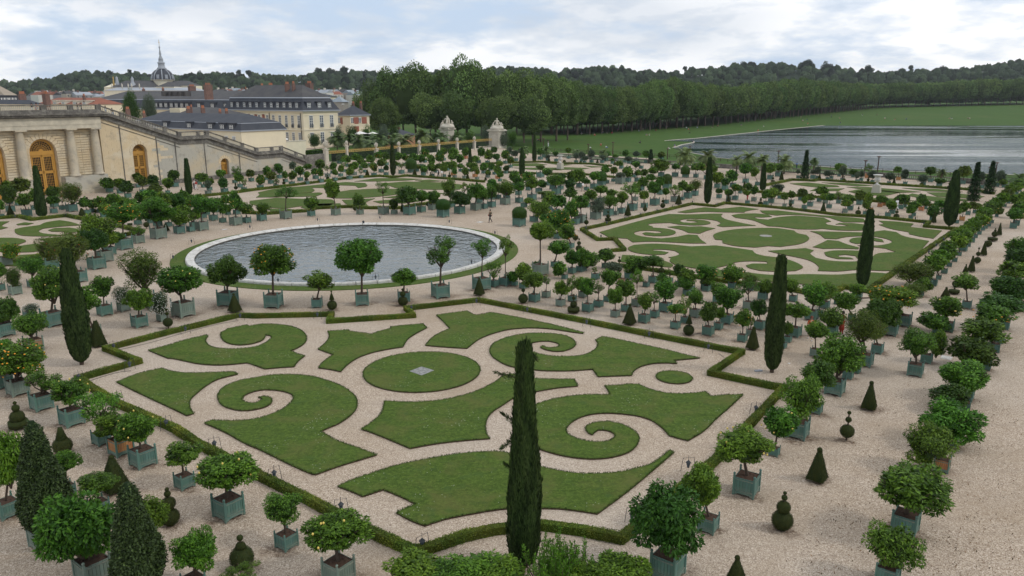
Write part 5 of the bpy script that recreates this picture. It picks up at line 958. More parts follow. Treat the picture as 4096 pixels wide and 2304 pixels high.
tp(2,1,750,832,'ball 787 25;ball 740 10;ball 715 6',Z); tp(2,1,968,785,'drum 765 31 14;ball 727 21;ball 683 12',Z); tp(2,1,1168,730,'pyr 720 33 610',Z); tp(2,1,1341,692,'ball 655 24;cone 632 10 600',Z); tp(2,1,1520,647,'ball 618 27;ball 575 16;ball 545 7',Z); tp(2,1,1680,614,'pyr 605 34 515',Z); tp(2,1,2180,600,'pyr 590 28 515',Z); tp(2,1,2505,630,'ball 602 28;cone 570 13 535',Z); tp(2,1,2340,454,'pyr 448 20 375',Z)
Z = 'behind the right parterre'
tp(3,1,562,692,'pyr 682 31 590;ball 583 6',Z); tp(3,1,1677,798,'pyr 790 31 685',Z); tp(3,1,230,658,'drum 640 27 10;ball 610 18;ball 580 9',Z); tp(3,1,914,722,'ball 690 29;cone 655 10 625',Z); tp(3,1,1300,758,'ball 728 30;ball 684 17;ball 655 8',Z)
Z = 'farthest right parterre edge'
tp(3,1,52,387,'drum 372 20 7;ball 345 13;ball 318 7',Z); tp(3,1,140,367,'pyr 362 25 275',Z); tp(3,1,522,366,'pyr 360 19 300',Z); tp(3,1,768,379,'ball 360 18;ball 330 7',Z); tp(3,1,1012,396,'drum 388 22 7;ball 360 15;ball 335 7',Z); tp(3,1,1273,414,'pyr 408 22 340',Z); tp(3,1,1552,432,'ball 408 22',Z); tp(3,1,1830,457,'ball 435 22;ball 400 13;ball 378 6',Z)
Z = 'far middle by the stone urn'
tp(2,1,372,180,'pyr 175 15 130',Z); tp(2,1,690,198,'ball 182 14',Z); tp(2,1,1035,217,'drum 210 17 6;ball 193 12;ball 175 6',Z); tp(2,1,527,192,'ball 175 17',Z); tp(2,1,860,195,'pyr 190 14 150',Z)
Z = 'before the orangery and left parterre'
tp(0,1,93,727,'pyr 715 36 625;ball 618 7',Z); tp(0,1,815,732,'pyr 722 37 645',Z); tp(0,1,1662,888,'pyr 875 36 800',Z); tp(0,1,957,697,'pyr 690 18 650',Z); tp(0,1,1105,745,'pyr 740 28 690',Z); tp(0,1,1467,855,'ball 812 30;ball 765 12',Z); tp(0,1,1262,935,'ball 902 16',Z); tp(0,1,1300,830,'drum 812 24 10',Z); tp(0,1,2370,472,'ball 440 20;cone 418 10 385',Z); tp(0,1,1827,492,'cone 485 14 445;ball 440 5',Z); tp(0,1,2130,395,'pyr 390 18 330',Z)
Z = 'behind the rear parterre'
tp(1,1,1118,324,'pyr 318 22 258',Z); tp(1,1,1595,322,'pyr 316 24 255',Z); tp(1,1,2130,364,'pyr 358 20 300',Z); tp(1,1,505,375,'pyr 370 20 320',Z); tp(1,1,38,415,'pyr 410 22 360',Z); tp(1,1,720,372,'ball 342 18;ball 315 8',Z); tp(1,1,278,414,'ball 393 18;ball 362 12',Z); tp(1,1,1758,338,'ball 318 17;ball 290 8',Z); tp(1,1,1946,344,'ball 322 18;cone 303 7 275',Z); tp(1,1,2310,372,'drum 365 15 5;ball 345 12;ball 322 6',Z); tp(1,1,1730,645,'ball 605 24',Z); tp(1,1,1470,690,'pyr 680 20 590',Z); tp(1,1,995,680,'ball 650 22',Z)
# labels, once everything stands: zone, kind and place in the row tell them apart
def relabel(items, word):
    zones = {}
    for it in items: zones.setdefault(it['zone'], []).append(it)
    for z, L in zones.items():
        L.sort(key=lambda i: i['px'])
        seen = {}
        for it in L: seen.setdefault(word(it), []).append(it)
        for w, K in seen.items():
            for i, it in enumerate(K):
                if len(K) == 1: lab = '%s, %s' % (w, z)
                else: lab = '%s, %s, %s from left' % (w, z, 'leftmost' if i == 0 else 'rightmost' if i == len(K)-1 else nth(i))
                lab = lab.replace('leftmost from left', 'leftmost such').replace('rightmost from left', 'rightmost such')
                it['o']['label'] = lab
relabel(PLACED, lambda it: ('%s %s in %s tub' % (it['s'], it['w'], it['t'])).strip())
def tword(it):
    n = it['n']
    if n == ['ball']: return 'single clipped yew ball'
    if n == ['pyramid']: return 'clipped yew pyramid'
    if n == ['pyramid','ball']: return 'clipped yew pyramid topped by a ball'
    if n[0] == 'drum': return 'clipped yew with a disc foot and stacked balls' if len(n) > 1 else 'flat clipped yew disc'
    if 'cone' in n and 'ball' in n: return 'clipped yew ball carrying a cone'
    if n == ['cone']: return 'clipped yew cone'
    return 'clipped yew of %s stacked balls' % {2:'two',3:'three',4:'four'}[len(n)]
relabel(TOPI, tword)
# ---------------------------------------------------------------- the orangery wing and the great stair at the left
FA = G(*T(0,1,845,495))[:2]; FAZ = math.radians(58.0); FU = np.array([math.cos(FAZ), math.sin(FAZ)]); FN = np.array([FU[1], -FU[0]])   # FN points into the garden
def FP(s, z=0, o=0): p = FA+FU*s+FN*o; return (float(p[0]), float(p[1]), z)
def fs(px, py):     # survey pixel -> distance along the facade and height on it
    d = ray(px, py); t = (FA@FN)/(d[:2]@FN); p = d*t; return float((p[:2]-FA)@FU), float(p[2]+EYE)
class FB(MB):       # boxes given as s0,s1,z0,z1,o0,o1 in facade coordinates
    def fb(s, s0, s1, z0, z1, o0, o1, lift=0.0):
        vs = []
        for z in (0, 1):
            for a, b in ((s0,o0),(s1,o0),(s1,o1),(s0,o1)):
                p = FA+FU*a+FN*b; zz = (z0 if z == 0 else z1)+(lift if a == s1 else 0); vs.append((p[0]-RO[0], p[1]-RO[1], zz))
        return s.add(vs, [(3,2,1,0),(4,5,6,7),(0,1,5,4),(1,2,6,5),(2,3,7,6),(3,0,4,7)])
    def poly(s, pts, o0, o1):   # polygon in (s,z) extruded across o
        n = len(pts); vs = []
        for o_ in (o0, o1): vs += [(FA[0]+FU[0]*a+FN[0]*o_-RO[0], FA[1]+FU[1]*a+FN[1]*o_-RO[1], z) for a, z in pts]
        ar = sum(pts[i][0]*pts[(i+1)%n][1]-pts[(i+1)%n][0]*pts[i][1] for i in range(n))
        f = [tuple(range(n)), tuple(range(2*n-1, n-1, -1))]+[((i+1)%n, i, n+i, n+(i+1)%n) for i in range(n)]
        return s.add(vs, f)
RO = (0.0, 0.0)
def arch_pts(c, r, zs, z0, n=14, extra=0.0): return [(c-r-extra, z0)]+[(c-(r+extra)*math.cos(math.pi*k/n), zs+(r+extra)*math.sin(math.pi*k/n)) for k in range(n+1)]+[(c+r+extra, z0)]
def wall_with_arches(mb, s0, s1, z0, z1f, arches, o0, o1):
    """wall from s0 to s1 with arched holes (c,r,zspring); z1f(s) gives the top"""
    xs = sorted(arches, key=lambda a: a[0]); cur = s0
    def strip(a, b):
        if b-a > 1e-3: mb.poly([(a,z0),(b,z0),(b,z1f(b)),(a,z1f(a))], o0, o1)
    for c, r, zs in xs:
        strip(cur, c-r); n = 12
        for k in range(n):
            a0, a1 = math.pi*k/n, math.pi*(k+1)/n; x0, x1 = c-r*math.cos(a0), c-r*math.cos(a1); y0, y1 = zs+r*math.sin(a0), zs+r*math.sin(a1)
            mb.poly([(x0,y0),(x1,y1),(x1,z1f(x1)),(x0,z1f(x0))], o0, o1)
        cur = c+r
    strip(cur, s1)
def orangery():
    root = empty('orangery_wing', (0,0,0), 0, 'warm limestone orangery wing with round columns and tall ochre arched doors, left edge', 'building')
    zE, zT = 11.45, 15.55           # underside of entablature, top of balustrade
    col = [-9.5-8.45, -9.5, -1.1, 3.3]; zb = 3.2
    arches = [(-5.75, 2.2, 7.65), (-14.2, 2.2, 7.65)]
    mb = FB(); wall_with_arches(mb, -26, 4.2, 0, lambda s: 11.5, arches, -1.6, -0.75); ob('wall', mb.mesh('orangery_wall', M['stone']), root)
    # coursed ashlar in front of the wall, one block course after another, joints open
    z = 3.3; bays = [(-18.0, -9.5), (-9.5, -1.1), (-1.1, 4.25)]; k = 0
    while z < 11.35:
        h = 0.44
        for (a, b) in bays:
            segs = [(a+.55, b-.50)]
            for c, r, zs in arches:
                if a < c < b:
                    rr = r+.06
                    if z < zs: w = rr
                    else: q = rr+.85; w = math.sqrt(max(0, q*q-(z+h*.5-zs)**2)) if z+h*.5-zs < q else 0
                    if w > 0: segs = [(a+.55, c-w), (c+w, b-.50)]
            for s0, s1 in segs:
                n = max(1, round((s1-s0)/1.35)); st = (s1-s0)/n
                for i in range(n):
                    o_ = 0.0+RNG.uniform(0,.02); mb = FB(); mb.fb(s0+i*st+.012, s0+(i+1)*st-.012, z, z+h-.10, -0.75, -0.52+o_); ob('stone_block', mb.mesh('stone_block', M['stone']), root)
        z += h; k += 1
    for c, r, zs in arches:
        n = 13
        for k in range(n):
            a0, a1 = math.pi*k/n+.012, math.pi*(k+1)/n-.012; mb = FB(); q0, q1 = r+.05, r+.95+(0.35 if k == n//2 else 0)
            mb.poly([(c-q0*math.cos(a), zs+q0*math.sin(a)) for a in (a0,a1)]+[(c-q1*math.cos(a), zs+q1*math.sin(a)) for a in (a1,a0)], -.75, -.56); ob('arch_stone', mb.mesh('arch_stone', M['stone']), root)
    mb = FB(); mb.fb(-26, 4.6, 0, 0.55, -.75, .95); mb.fb(-26, 4.4, .55, 3.1, -.75, .45)
    for c, r, zs in arches: pass
    # plinth is cut away before the doors
    mb = FB(); prev = -26
    for c, r, zs in sorted(arches): mb.fb(prev, c-r-.3, 0, .7, -.75, 1.25); mb.fb(prev, c-r-.3, .7, 3.15, -.75, .75); prev = c+r+.3
    mb.fb(prev, 4.5, 0, .7, -.75, 1.25); mb.fb(prev, 4.5, .7, 3.15, -.75, .75); ob('plinth', mb.mesh('plinth', M['stone_grey']), root)
    for s in col:
        mb = MB(); x, y, _ = FP(s, 0, 0); mb.lathe([(.95,3.15),(.95,3.35),(.85,3.45),(.80,3.55),(.74,3.62),(.75,5.5),(.735,7.5),(.68,9.5),(.62,10.75),(.66,10.8),(.66,10.88),(.62,10.9),(.64,11.05),(.80,11.22)], x, y, 28)
        c = ob('column', mb.mesh('column', M['column'], True), root)
        mb = FB(); mb.fb(s-.92, s+.92, 11.22, 11.45, -.90, .90); ob('capital', mb.mesh('capital', M['column']), root)
        mb = FB(); mb.fb(s-.6, s+.6, 3.4, 11.3, -.75, -.52); ob('pilaster', mb.mesh('pilaster', M['column']), root)
    mb = FB(); mb.fb(-26, 4.35, 11.45, 12.15, -1.6, .70); mb.fb(-26, 4.42, 12.15, 12.35, -1.6, .78); mb.fb(-26, 4.40, 12.35, 13.35, -1.6, .68); ob('entablature', mb.mesh('entablature', M['entab']), root)
    mb = FB(); mb.fb(-26, 4.9, 13.35, 13.55, -1.6, .85); mb.fb(-26, 5.5, 13.55, 13.85, -1.6, 1.35); mb.fb(-26, 5.7, 13.85, 14.1, -1.6, 1.6); mb.fb(-26, 5.0, 14.1, 14.42, -1.2, .95); ob('cornice', mb.mesh('cornice', M['stone_black']), root)
    mb = FB(); mb.fb(-70, 4.9, -.1, 14.12, -60, -1.6); ob('terrace_block', mb.mesh('terrace_block', M['stone_grey']), root)
    # doors
    for c, r, zs in arches: arched_door(root, c, r, zs, 0.3, -1.35)
def arched_door(root, c, r, zs, z0, o_, fan=True):
    d = empty('arched_door', (0,0,0)); d.parent = root
    mb = FB(); mb.poly(arch_pts(c, r*.99, zs, z0), o_-.08, o_-.02); ob('glass', mb.mesh('door_glass', M['darkglass']), d)
    mb = FB(); mb.poly(arch_pts(c, r*1.0, zs, z0)+arch_pts(c, r*.82, zs, z0)[::-1], o_-.02, o_+.14)      # outer frame
    mb.fb(c-r*.95, c+r*.95, zs-.45*r/2.2-.1, zs+.16, o_-.02, o_+.2)
    def leaf(a, b, zb, zt):
        w = b-a; mb.fb(a, a+w*.15, zb, zt, o_-.02, o_+.1); mb.fb(b-w*.15, b, zb, zt, o_-.02, o_+.1); H_ = zt-zb
        mb.fb(a, b, zb, zb+H_*.14, o_-.02, o_+.1); mb.fb(a, b, zt-H_*.05, zt, o_-.02, o_+.1); mb.fb(a, b, zb+H_*.53, zb+H_*.60, o_-.02, o_+.1)
    zt = zs-.45*r/2.2-.1; leaf(c-r*.84, c-.02, z0, zt); leaf(c+.02, c+r*.84, z0, zt); ob('door_frame', mb.mesh('door_frame', M['yellowdoor']), d)
    mb = FB(); H_ = zt-z0; w = r*.84
    for a in (c-w*.85, c+w*.15):
        for (p, q) in ((z0+H_*.14, z0+H_*.53), (z0+H_*.60, z0+H_*.95)):
            for i in range(1, 5): x = a+i*w*.7/5; mb.fb(x-.024, x+.024, p, q, o_-.02, o_+.02)
            for i in range(1, 6): z = p+(q-p)*i/6; mb.fb(a, a+w*.7, z-.02, z+.02, o_-.02, o_+.015)
    ob('glazing_bars', mb.mesh('glazing_bars', M['yellowdoor']), d)
    mb = FB(); zc = zs+.16
    for k in range(1, 12):
        a = math.pi*k/12; x1, y1 = c-r*.82*math.cos(a), zs+r*.82*math.sin(a); x0, y0 = c-r*.16*math.cos(a), zc+r*.12*math.sin(a); t = .02
        nx, ny = -(y1-y0), (x1-x0); l = math.hypot(nx, ny); nx, ny = nx/l*t, ny/l*t; mb.poly([(x0-nx,y0-ny),(x1-nx,y1-ny),(x1+nx,y1+ny),(x0+nx,y0+ny)], o_-.02, o_+.05)
    for q in (.36, .52, .68):
        n = 16
        for k in range(n):
            a0, a1 = math.pi*k/n, math.pi*(k+1)/n; mb.poly([(c-r*qq*math.cos(a), zs+.1+r*qq*math.sin(a)*.96) for qq, a in ((q-.014,a0),(q-.014,a1),(q+.014,a1),(q+.014,a0))], o_-.02, o_+.045)
    mb.poly([(c-r*.17, zs+.1)]+[(c-r*.17*math.cos(math.pi*k/8), zs+.1+r*.17*math.sin(math.pi*k/8)) for k in range(9)], o_-.02, o_+.1); ob('fanlight', mb.mesh('fanlight', M['yellowdoor']), d)
orangery()
BAL = MB().lathe([(.085,0),(.085,.06),(.05,.10),(.06,.16),(.105,.27),(.10,.34),(.055,.48),(.04,.58),(.055,.62),(.08,.65),(.08,.70)], n=8).mesh('baluster', M['stone_pale'], True)
SP_ = [fs(*T(0,0,975,800)), fs(*T(0,0,1795,1075)), fs(*T(0,0,2075,1070)), fs(*T(1,0,0,1235)), fs(*T(1,0,250,1235)), fs(*T(1,0,490,1310)), fs(*T(1,0,680,1300))]
SS = [p[0] for p in SP_]; SZ = [15.55, SP_[1][1], SP_[1][1], SP_[3][1], SP_[3][1], SP_[5][1], SP_[5][1]]
def balustrade():
    root = empty('terrace_balustrade', (0,0,0), 0, 'weathered stone balustrade along the terrace above the orangery cornice', 'balustrade')
    mb = FB(); mb.fb(-26, 4.75, 14.42, 14.72, .25, .75); mb.fb(-26, 4.75, 15.40, 15.56, .22, .78)
    for s in (-25.5, -19.6, -12.4, -5.2, -.6, 4.4): mb.fb(s-.55, s+.35, 14.72, 15.44, .28, .72)
    ob('rail', mb.mesh('rail_stone', M['stone_black']), root)
    for a, b in ((-18.9, -13.2), (-11.7, -6.0), (-4.6, -1.4), (-.1, 3.6)):
        n = int((b-a)/.30)
        for i in range(n+1): ob('baluster', BAL, root, FP(a+(b-a)*i/n, 14.71, .5))
    r2 = empty('stair_balustrade', (0,0,0), 0, 'stone balustrade stepping down the great stair from terrace to garden', 'balustrade')
    mb = FB(); mc = FB()
    for i in range(6):
        a, b, za, zb = SS[i], SS[i+1], SZ[i], SZ[i+1]
        if i == 5: 
            mb.fb(a, b, za-3.9, za, -.3, .3); continue
        def sl(m, top, bot, o0, o1): m.poly([(a, za+bot), (b, zb+bot), (b, zb+top), (a, za+top)], o0, o1)
        sl(mb, 0, -.17, -.28, .30); sl(mb, -.86, -1.15, -.25, .27); sl(mc, -1.15, -1.55, -.2, .55); sl(mc, -1.55, -2.25, -.2, .12); sl(mc, -2.25, -2.45, -.2, .22)
        if zb < za-.5: sl(mc, -3.0, -3.10, -.2, .1)
        n = int((b-a)/.33)
        for k in range(1, n):
            t = k/n; x = a+(b-a)*t; z = za+(zb-za)*t
            if k % 13 == 0: mb.fb(x-.35, x+.35, z-.9, z-.02, -.2, .22); continue
            ob('baluster', BAL, r2, FP(x, z-.87, 0), 0, (1,1,1.02))
    for i in (1, 2, 3, 4, 5): mb.fb(SS[i]-.4, SS[i]+.4, SZ[i]-1.0, SZ[i]+.04, -.32, .34)
    ob('rail', mb.mesh('rail_stone', M['stone_black']), r2); ob('string_course', mc.mesh('string_course', M['stone_black']), r2)
balustrade()
def stairwall():
    root = empty('stair_wall', (0,0,0), 0, 'high weathered stone wall under the great stair with two small ochre doors', 'wall')
    top = lambda s: float(np.interp(s, [4.2]+SS[1:], [SZ[0]-2.3]+[z-2.3 for z in SZ[1:]]))
    d2, d3 = (11.7, 1.45, 6.65), (30.7, 1.0, 3.2); mb = FB(); cur = 4.35
    wall_with_arches(mb, 4.35, 15.3, 0, top, [d2], -1.2, 0); ob('wall', mb.mesh('stair_wall', M['stone']), root); mb = FB()
    for a, b, ar in ((15.3, SS[1], []), (SS[1], SS[2], []), (SS[2], SS[3], [d3]), (SS[3], SS[4], []), (SS[4], SS[6], [])): wall_with_arches(mb, a, b, 0, top, ar, -1.2, 0)
    ob('wall', mb.mesh('stair_wall', M['stone_grey']), root)
    mb = FB(); mb.poly([(4.35,0),(SS[6],0),(SS[6],SZ[6]-2.6)]+[(SS[i], SZ[i]-2.6) for i in (5,4,3,2,1)]+[(4.35, SZ[0]-2.6)], -14, -1.2); ob('stair_core', mb.mesh('stair_core', M['stone_grey']), root)
    # courses of dressed blocks standing a little proud, and pilaster strips
    z = .9; row = 0
    while z < 13:
        s = 4.6+(row % 2)*.9
        while s < SS[5]-1:
            w = 1.75
            if z+.52 < top(s+w)-.9 and all(abs(s+w/2-c) > r+.62+w/2 or z > zs+r+.75 for c, r, zs in (d2, d3)):
                mb = FB(); o_ = RNG.uniform(.012,.035); mb.fb(s+.012, s+w-.012, z+.012, z+.508, 0, o_); ob('stone_block', mb.mesh('stone_block', M['stone'] if s < 19 and RNG.random() < (18-s)/6 else M['stone_grey']), root)
            s += w
        z += .52; row += 1
    mb = FB()
    for s in (8.1, 15.3, 19.3, 26.0, 34.5): mb.fb(s-.07, s+.07, 0, top(s)-.1, .03, .15)
    ob('drainpipe', mb.mesh('drainpipe', M['stone_black']), root); mb = FB(); mb.fb(4.4, SS[4], 0, .85, 0, .12); ob('plinth', mb.mesh('plinth', M['stone_black']), root)
    for c, r, zs in (d2, d3):
        n = 9
        for k in range(n):
            a0, a1 = math.pi*k/n+.015, math.pi*(k+1)/n-.015; mb = FB(); mb.poly([(c-(r+.03)*math.cos(a), zs+(r+.03)*math.sin(a)) for a in (a0,a1)]+[(c-(r+.62)*math.cos(a), zs+(r+.62)*math.sin(a)) for a in (a1,a0)], 0, .06); ob('arch_stone', mb.mesh('arch_stone', M['stone']), root)
        arched_door(root, c, r, zs, 0.3, -.85)
stairwall()
# ---------------------------------------------------------------- houses of the town, standing square to the garden
BAZ = math.radians(55); BU = np.array([math.cos(BAZ), math.sin(BAZ)]); BV = np.array([-BU[1], BU[0]])
def solve_len(o, d, px):
    lo, hi = 0.0, 400.0; s = 1 if proj((*(o+d*5), 5))[0] > proj((*o, 5))[0] else -1
    for _ in range(50):
        m_ = (lo+hi)/2; v = proj((*(o+d*m_), 5))[0]
        if (v-px)*s < 0: lo = m_
        else: hi = m_
    return lo
class House:
    """near corner at survey column cx and distance D; right face runs along u, left face along v"""
    def __init__(s, name, label, cat, cx, D, rx=None, lu=None, lx=None, lv=None, ang=0.0):
        s.u = BU; s.v = BV
        if ang: c, n = math.cos(ang), math.sin(ang); s.u = np.array([BU[0]*c-BU[1]*n, BU[0]*n+BU[1]*c]); s.v = np.array([-s.u[1], s.u[0]])
        s.cx = cx; s.o = AtY(cx, 241, D)[:2]; s.D = D
        s.lu = lu or solve_len(s.o, s.u, rx); s.lv = lv or solve_len(s.o, s.v, lx)
        s.root = empty(name, (float(s.o[0]), float(s.o[1]), 0), math.atan2(s.u[1], s.u[0]), label, cat)
    def z(s, py): return float(AtY(s.cx, py, s.D)[2])
    def part(s, name, mb, m, parent=None): return ob(name, mb.mesh(name, m), parent or s.root)
    def walls(s, z0, z1, m, ov=0.0, name='wall'): mb = MB(); mb.add([(x, y, z) for z in (z0, z1) for x, y in ((-ov,-ov),(s.lu+ov,-ov),(s.lu+ov,s.lv+ov),(-ov,s.lv+ov))], [(3,2,1,0),(4,5,6,7),(0,1,5,4),(1,2,6,5),(2,3,7,6),(3,0,4,7)]); return s.part(name, mb, m)
    def roof(s, z0, z1, ov, ins, m, name='roof', ridge=None):
        """hip: base rectangle with overhang ov at z0, top rectangle inset by ins at z1 (or a ridge if ridge)"""
        b = [(-ov,-ov),(s.lu+ov,-ov),(s.lu+ov,s.lv+ov),(-ov,s.lv+ov)]
        iu = min(ins, s.lu/2-.02); iv = min(ins, s.lv/2-.02); t = [(iu,iv),(s.lu-iu,iv),(s.lu-iu,s.lv-iv),(iu,s.lv-iv)]
        mb = MB(); mb.add([(*p, z0) for p in b]+[(*p, z1) for p in t], [(3,2,1,0),(4,5,6,7),(0,1,5,4),(1,2,6,5),(2,3,7,6),(3,0,4,7)]); return s.part(name, mb, m)
    def roof2(s, z0, z1, in0, ins, m, name='roof'):
        b = [(in0,in0),(s.lu-in0,in0),(s.lu-in0,s.lv-in0),(in0,s.lv-in0)]; iu = min(ins, s.lu/2-.02); iv = min(ins, s.lv/2-.02); t = [(iu,iv),(s.lu-iu,iv),(s.lu-iu,s.lv-iv),(iu,s.lv-iv)]
        mb = MB(); mb.add([(*p, z0) for p in b]+[(*p, z1) for p in t], [(3,2,1,0),(4,5,6,7),(0,1,5,4),(1,2,6,5),(2,3,7,6),(3,0,4,7)]); return s.part(name, mb, m)
    def at(s, face, px):   # distance along a face for a survey column
        return solve_len(s.o, s.u if face == 'u' else s.v, px)
    def box(s, mb, face, a, w, z0, z1, out0, out1):
        if face == 'u': mb.add([(x, -y, z) for z in (z0, z1) for x, y in ((a-w/2,out1),(a+w/2,out1),(a+w/2,out0),(a-w/2,out0))], [(3,2,1,0),(4,5,6,7),(0,1,5,4),(1,2,6,5),(2,3,7,6),(3,0,4,7)])
        else: mb.add([(-x, y, z) for z in (z0, z1) for x, y in ((out1,a+w/2),(out1,a-w/2),(out0,a-w/2),(out0,a+w/2))], [(3,2,1,0),(4,5,6,7),(0,1,5,4),(1,2,6,5),(2,3,7,6),(3,0,4,7)])
    def window(s, face, a, w, z0, z1, frame=None, rows=4, sill=True, rail=False):
        fr = MB(); t = .09*w/1.2+.03
        s.box(fr, face, a-w/2, t, z0, z1, .0, .09); s.box(fr, face, a+w/2, t, z0, z1, .0, .09); s.box(fr, face, a, w+t, z1-t, z1+t*.3, .0, .10); s.box(fr, face, a, t*.9, z0, z1, .0, .08)
        for k in range(1, rows): s.box(fr, face, a, w, z0+(z1-z0)*k/rows-t*.3, z0+(z1-z0)*k/rows+t*.3, .0, .07)
        f = s.part('window', fr, frame or M['white']); g = MB(); s.box(g, face, a, w, z0, z1, -.02, .035); s.part('pane', g, M['glass'], f)
        if sill: q = MB(); s.box(q, face, a, w+.5, z0-.22, z0, 0, .22); s.part('sill', q, M['creamtrim'], f)
        if rail:
            q = MB()
            for k in range(7): s.box(q, face, a-w/2+w*k/6, .05, z0, z0+1.0, .2, .25)
            s.box(q, face, a, w, z0+.96, z0+1.05, .18, .27); s.part('railing', q, M['iron'], f)
    def dormer(s, face, a, w, z0, z1, back=2.2, m=None, out=0.0):
        q = MB(); s.box(q, face, a, w*1.5, z0-.1, z1+w*.22, -back, out); s.box(q, face, a, w*1.75, z1+w*.22, z1+w*.36, -back-.6, out+.15); d = s.part('dormer', q, m or M['slate'])
        fr = MB(); s.box(fr, face, a, w, z0, z1, out, out+.06); g = s.part('window', fr, M['white'], d)
        pn = MB()
        for i in (-1, 1):
            for k in range(3): s.box(pn, face, a+i*w*.23, w*.34, z0+(z1-z0)*(k+.12)/3, z0+(z1-z0)*(k+.88)/3, out+.06, out+.075)
        s.part('pane', pn, M['glass'], d)
    def chimney(s, px, pyb, pyt, w, back, pots=4, m=None, face='u', D=None):
        """stack seen at survey column px, top at pyt, set back from the front faces"""
        o2 = s.o+(s.u if face == 'v' else s.v)*back; t_ = solve_len(o2, s.v if face == 'v' else s.u, px); w2 = o2+(s.v if face == 'v' else s.u)*t_; x, y = (back, t_) if face == 'v' else (t_, back)
        dd = float(w2[1]); p = AtY(px, pyt, dd); zb = float(AtY(px, pyb, dd)[2])-2; zt = float(p[2]); wm = w*mpp(np.array([p[0], p[1], zt]))/1.5
        mb = MB(); mb.box(x, y, zb, wm*.55, wm, zt-zb, 0) if face == 'u' else mb.box(x, y, zb, wm, wm*.55, zt-zb, 0); mb.box(x, y, zt, wm*.62 if face == 'u' else wm*1.06, wm*1.06 if face == 'u' else wm*.62, wm*.08); c_ = s.part('chimney', mb, m or M['brick'])
        mp = MB()
        for k in range(pots):
            t = (k-(pots-1)/2)*wm*.8/max(1, pots); xx, yy = (x, y+t) if face == 'u' else (x+t, y); mp.lathe([(.20,zt+wm*.08),(.15,zt+wm*.08+.75),(.001,zt+wm*.08+.75)], xx, yy, 8)
        if pots: s.part('chimney_pot', mp, M['pot'], c_)
P = lambda c, r, x, y: T(c, r, x, y)
# main cream building with slate mansard and brick stacks
h = House('cream_mansion', 'large cream stone building with slate mansard roof and tall brick chimneys, centre left', 'building', P(1,0,462,0)[0], 262, rx=P(1,0,832,0)[0], lx=570)
zc = h.z(P(1,0,0,858)[1]); zm = h.z(P(1,0,0,738)[1]); zr = h.z(P(1,0,0,628)[1])+1.0; zs = h.z(P(1,0,0,1058)[1])
h.walls(-.5, zc-.8, M['cream']); h.walls(zs-.15, zs+.3, M['creamtrim'], .22, 'string_course'); h.walls(zc-1.7, zc-1.5, M['creamtrim'], .12, 'string_course'); h.walls(zc-.8, zc-.35, M['creamtrim'], .35, 'cornice'); h.walls(zc-.35, zc, M['lead'], .8, 'gutter'); h.walls(-.5, .9, M['creamtrim'], .12, 'plinth')
h.roof(zc, zm, .55, 1.6, M['slate'], 'mansard_roof'); h.roof2(zm, zm+.35, 1.35, 1.55, M['lead'], 'lead_roll'); h.roof2(zm+.35, zr, 1.6, 8.5, M['slate2'], 'roof')
for x in (562, 666, 767):
    a = h.at('u', P(1,0,x,0)[0]); h.window('u', a, 1.55, h.z(P(1,0,0,1037)[1]), h.z(P(1,0,0,912)[1]), rows=5, rail=True); h.window('u', a, 1.55, h.z(P(1,0,0,1202)[1]), h.z(P(1,0,0,1085)[1]), rows=5, rail=True)
for x in (548, 652, 752): h.dormer('u', h.at('u', P(1,0,x,0)[0]), 1.35, h.z(P(1,0,0,838)[1]), h.z(P(1,0,0,785)[1]), out=.1)
for x in (441, 377, 315, 251, 187, 127, 45, -25, -85, -150):
    a = h.at('v', P(1,0,x,0)[0]); h.window('v', a, 1.25, h.z(P(1,0,0,1037)[1]), h.z(P(1,0,0,912)[1]), rows=5, rail=True)
    if x > 100: h.window('v', a, 1.25, h.z(P(1,0,0,1195)[1]), h.z(P(1,0,0,1085)[1]), rows=5)
for x in (430, 366, 303, 239, 176, 112, 30, -35, -95, -160, -220): h.dormer('v', h.at('v', P(1,0,x,0)[0]), 1.15, h.z(P(1,0,0,842)[1]), h.z(P(1,0,0,785)[1]), out=.1)
for x in (88, 12, -55, -117, -180, -235):
    q = MB(); a = h.at('v', P(1,0,x,0)[0]); h.box(q, 'v', a, 1.3, h.z(P(1,0,0,1045)[1]), h.z(P(1,0,0,905)[1]), 0, .12); h.part('brick_panel', q, M['brickred'])
for x in (150, 462): q = MB(); h.box(q, 'v', h.at('v', P(1,0,x,0)[0]), .16, 0, zc-1, .1, .26); h.part('drainpipe', q, M['iron'])
h.chimney(*P(1,0,345,715)[:2], P(1,0,0,597)[1], 17, 5, 4, face='v'); h.chimney(*P(1,0,408,715), P(1,0,0,590)[1], 12, 5, 2, face='v'); h.chimney(*P(1,0,565,650), P(1,0,0,592)[1], 28, 11, 4); h.chimney(*P(1,0,95,680), P(1,0,0,612)[1], 10, 8, 3, face='v'); h.chimney(*P(1,0,180,640), P(1,0,0,608)[1], 20, 12, 4, face='v')
h.chimney(*P(0,0,2130,700), P(0,0,0,607)[1], 28, 16, 4, face='v')
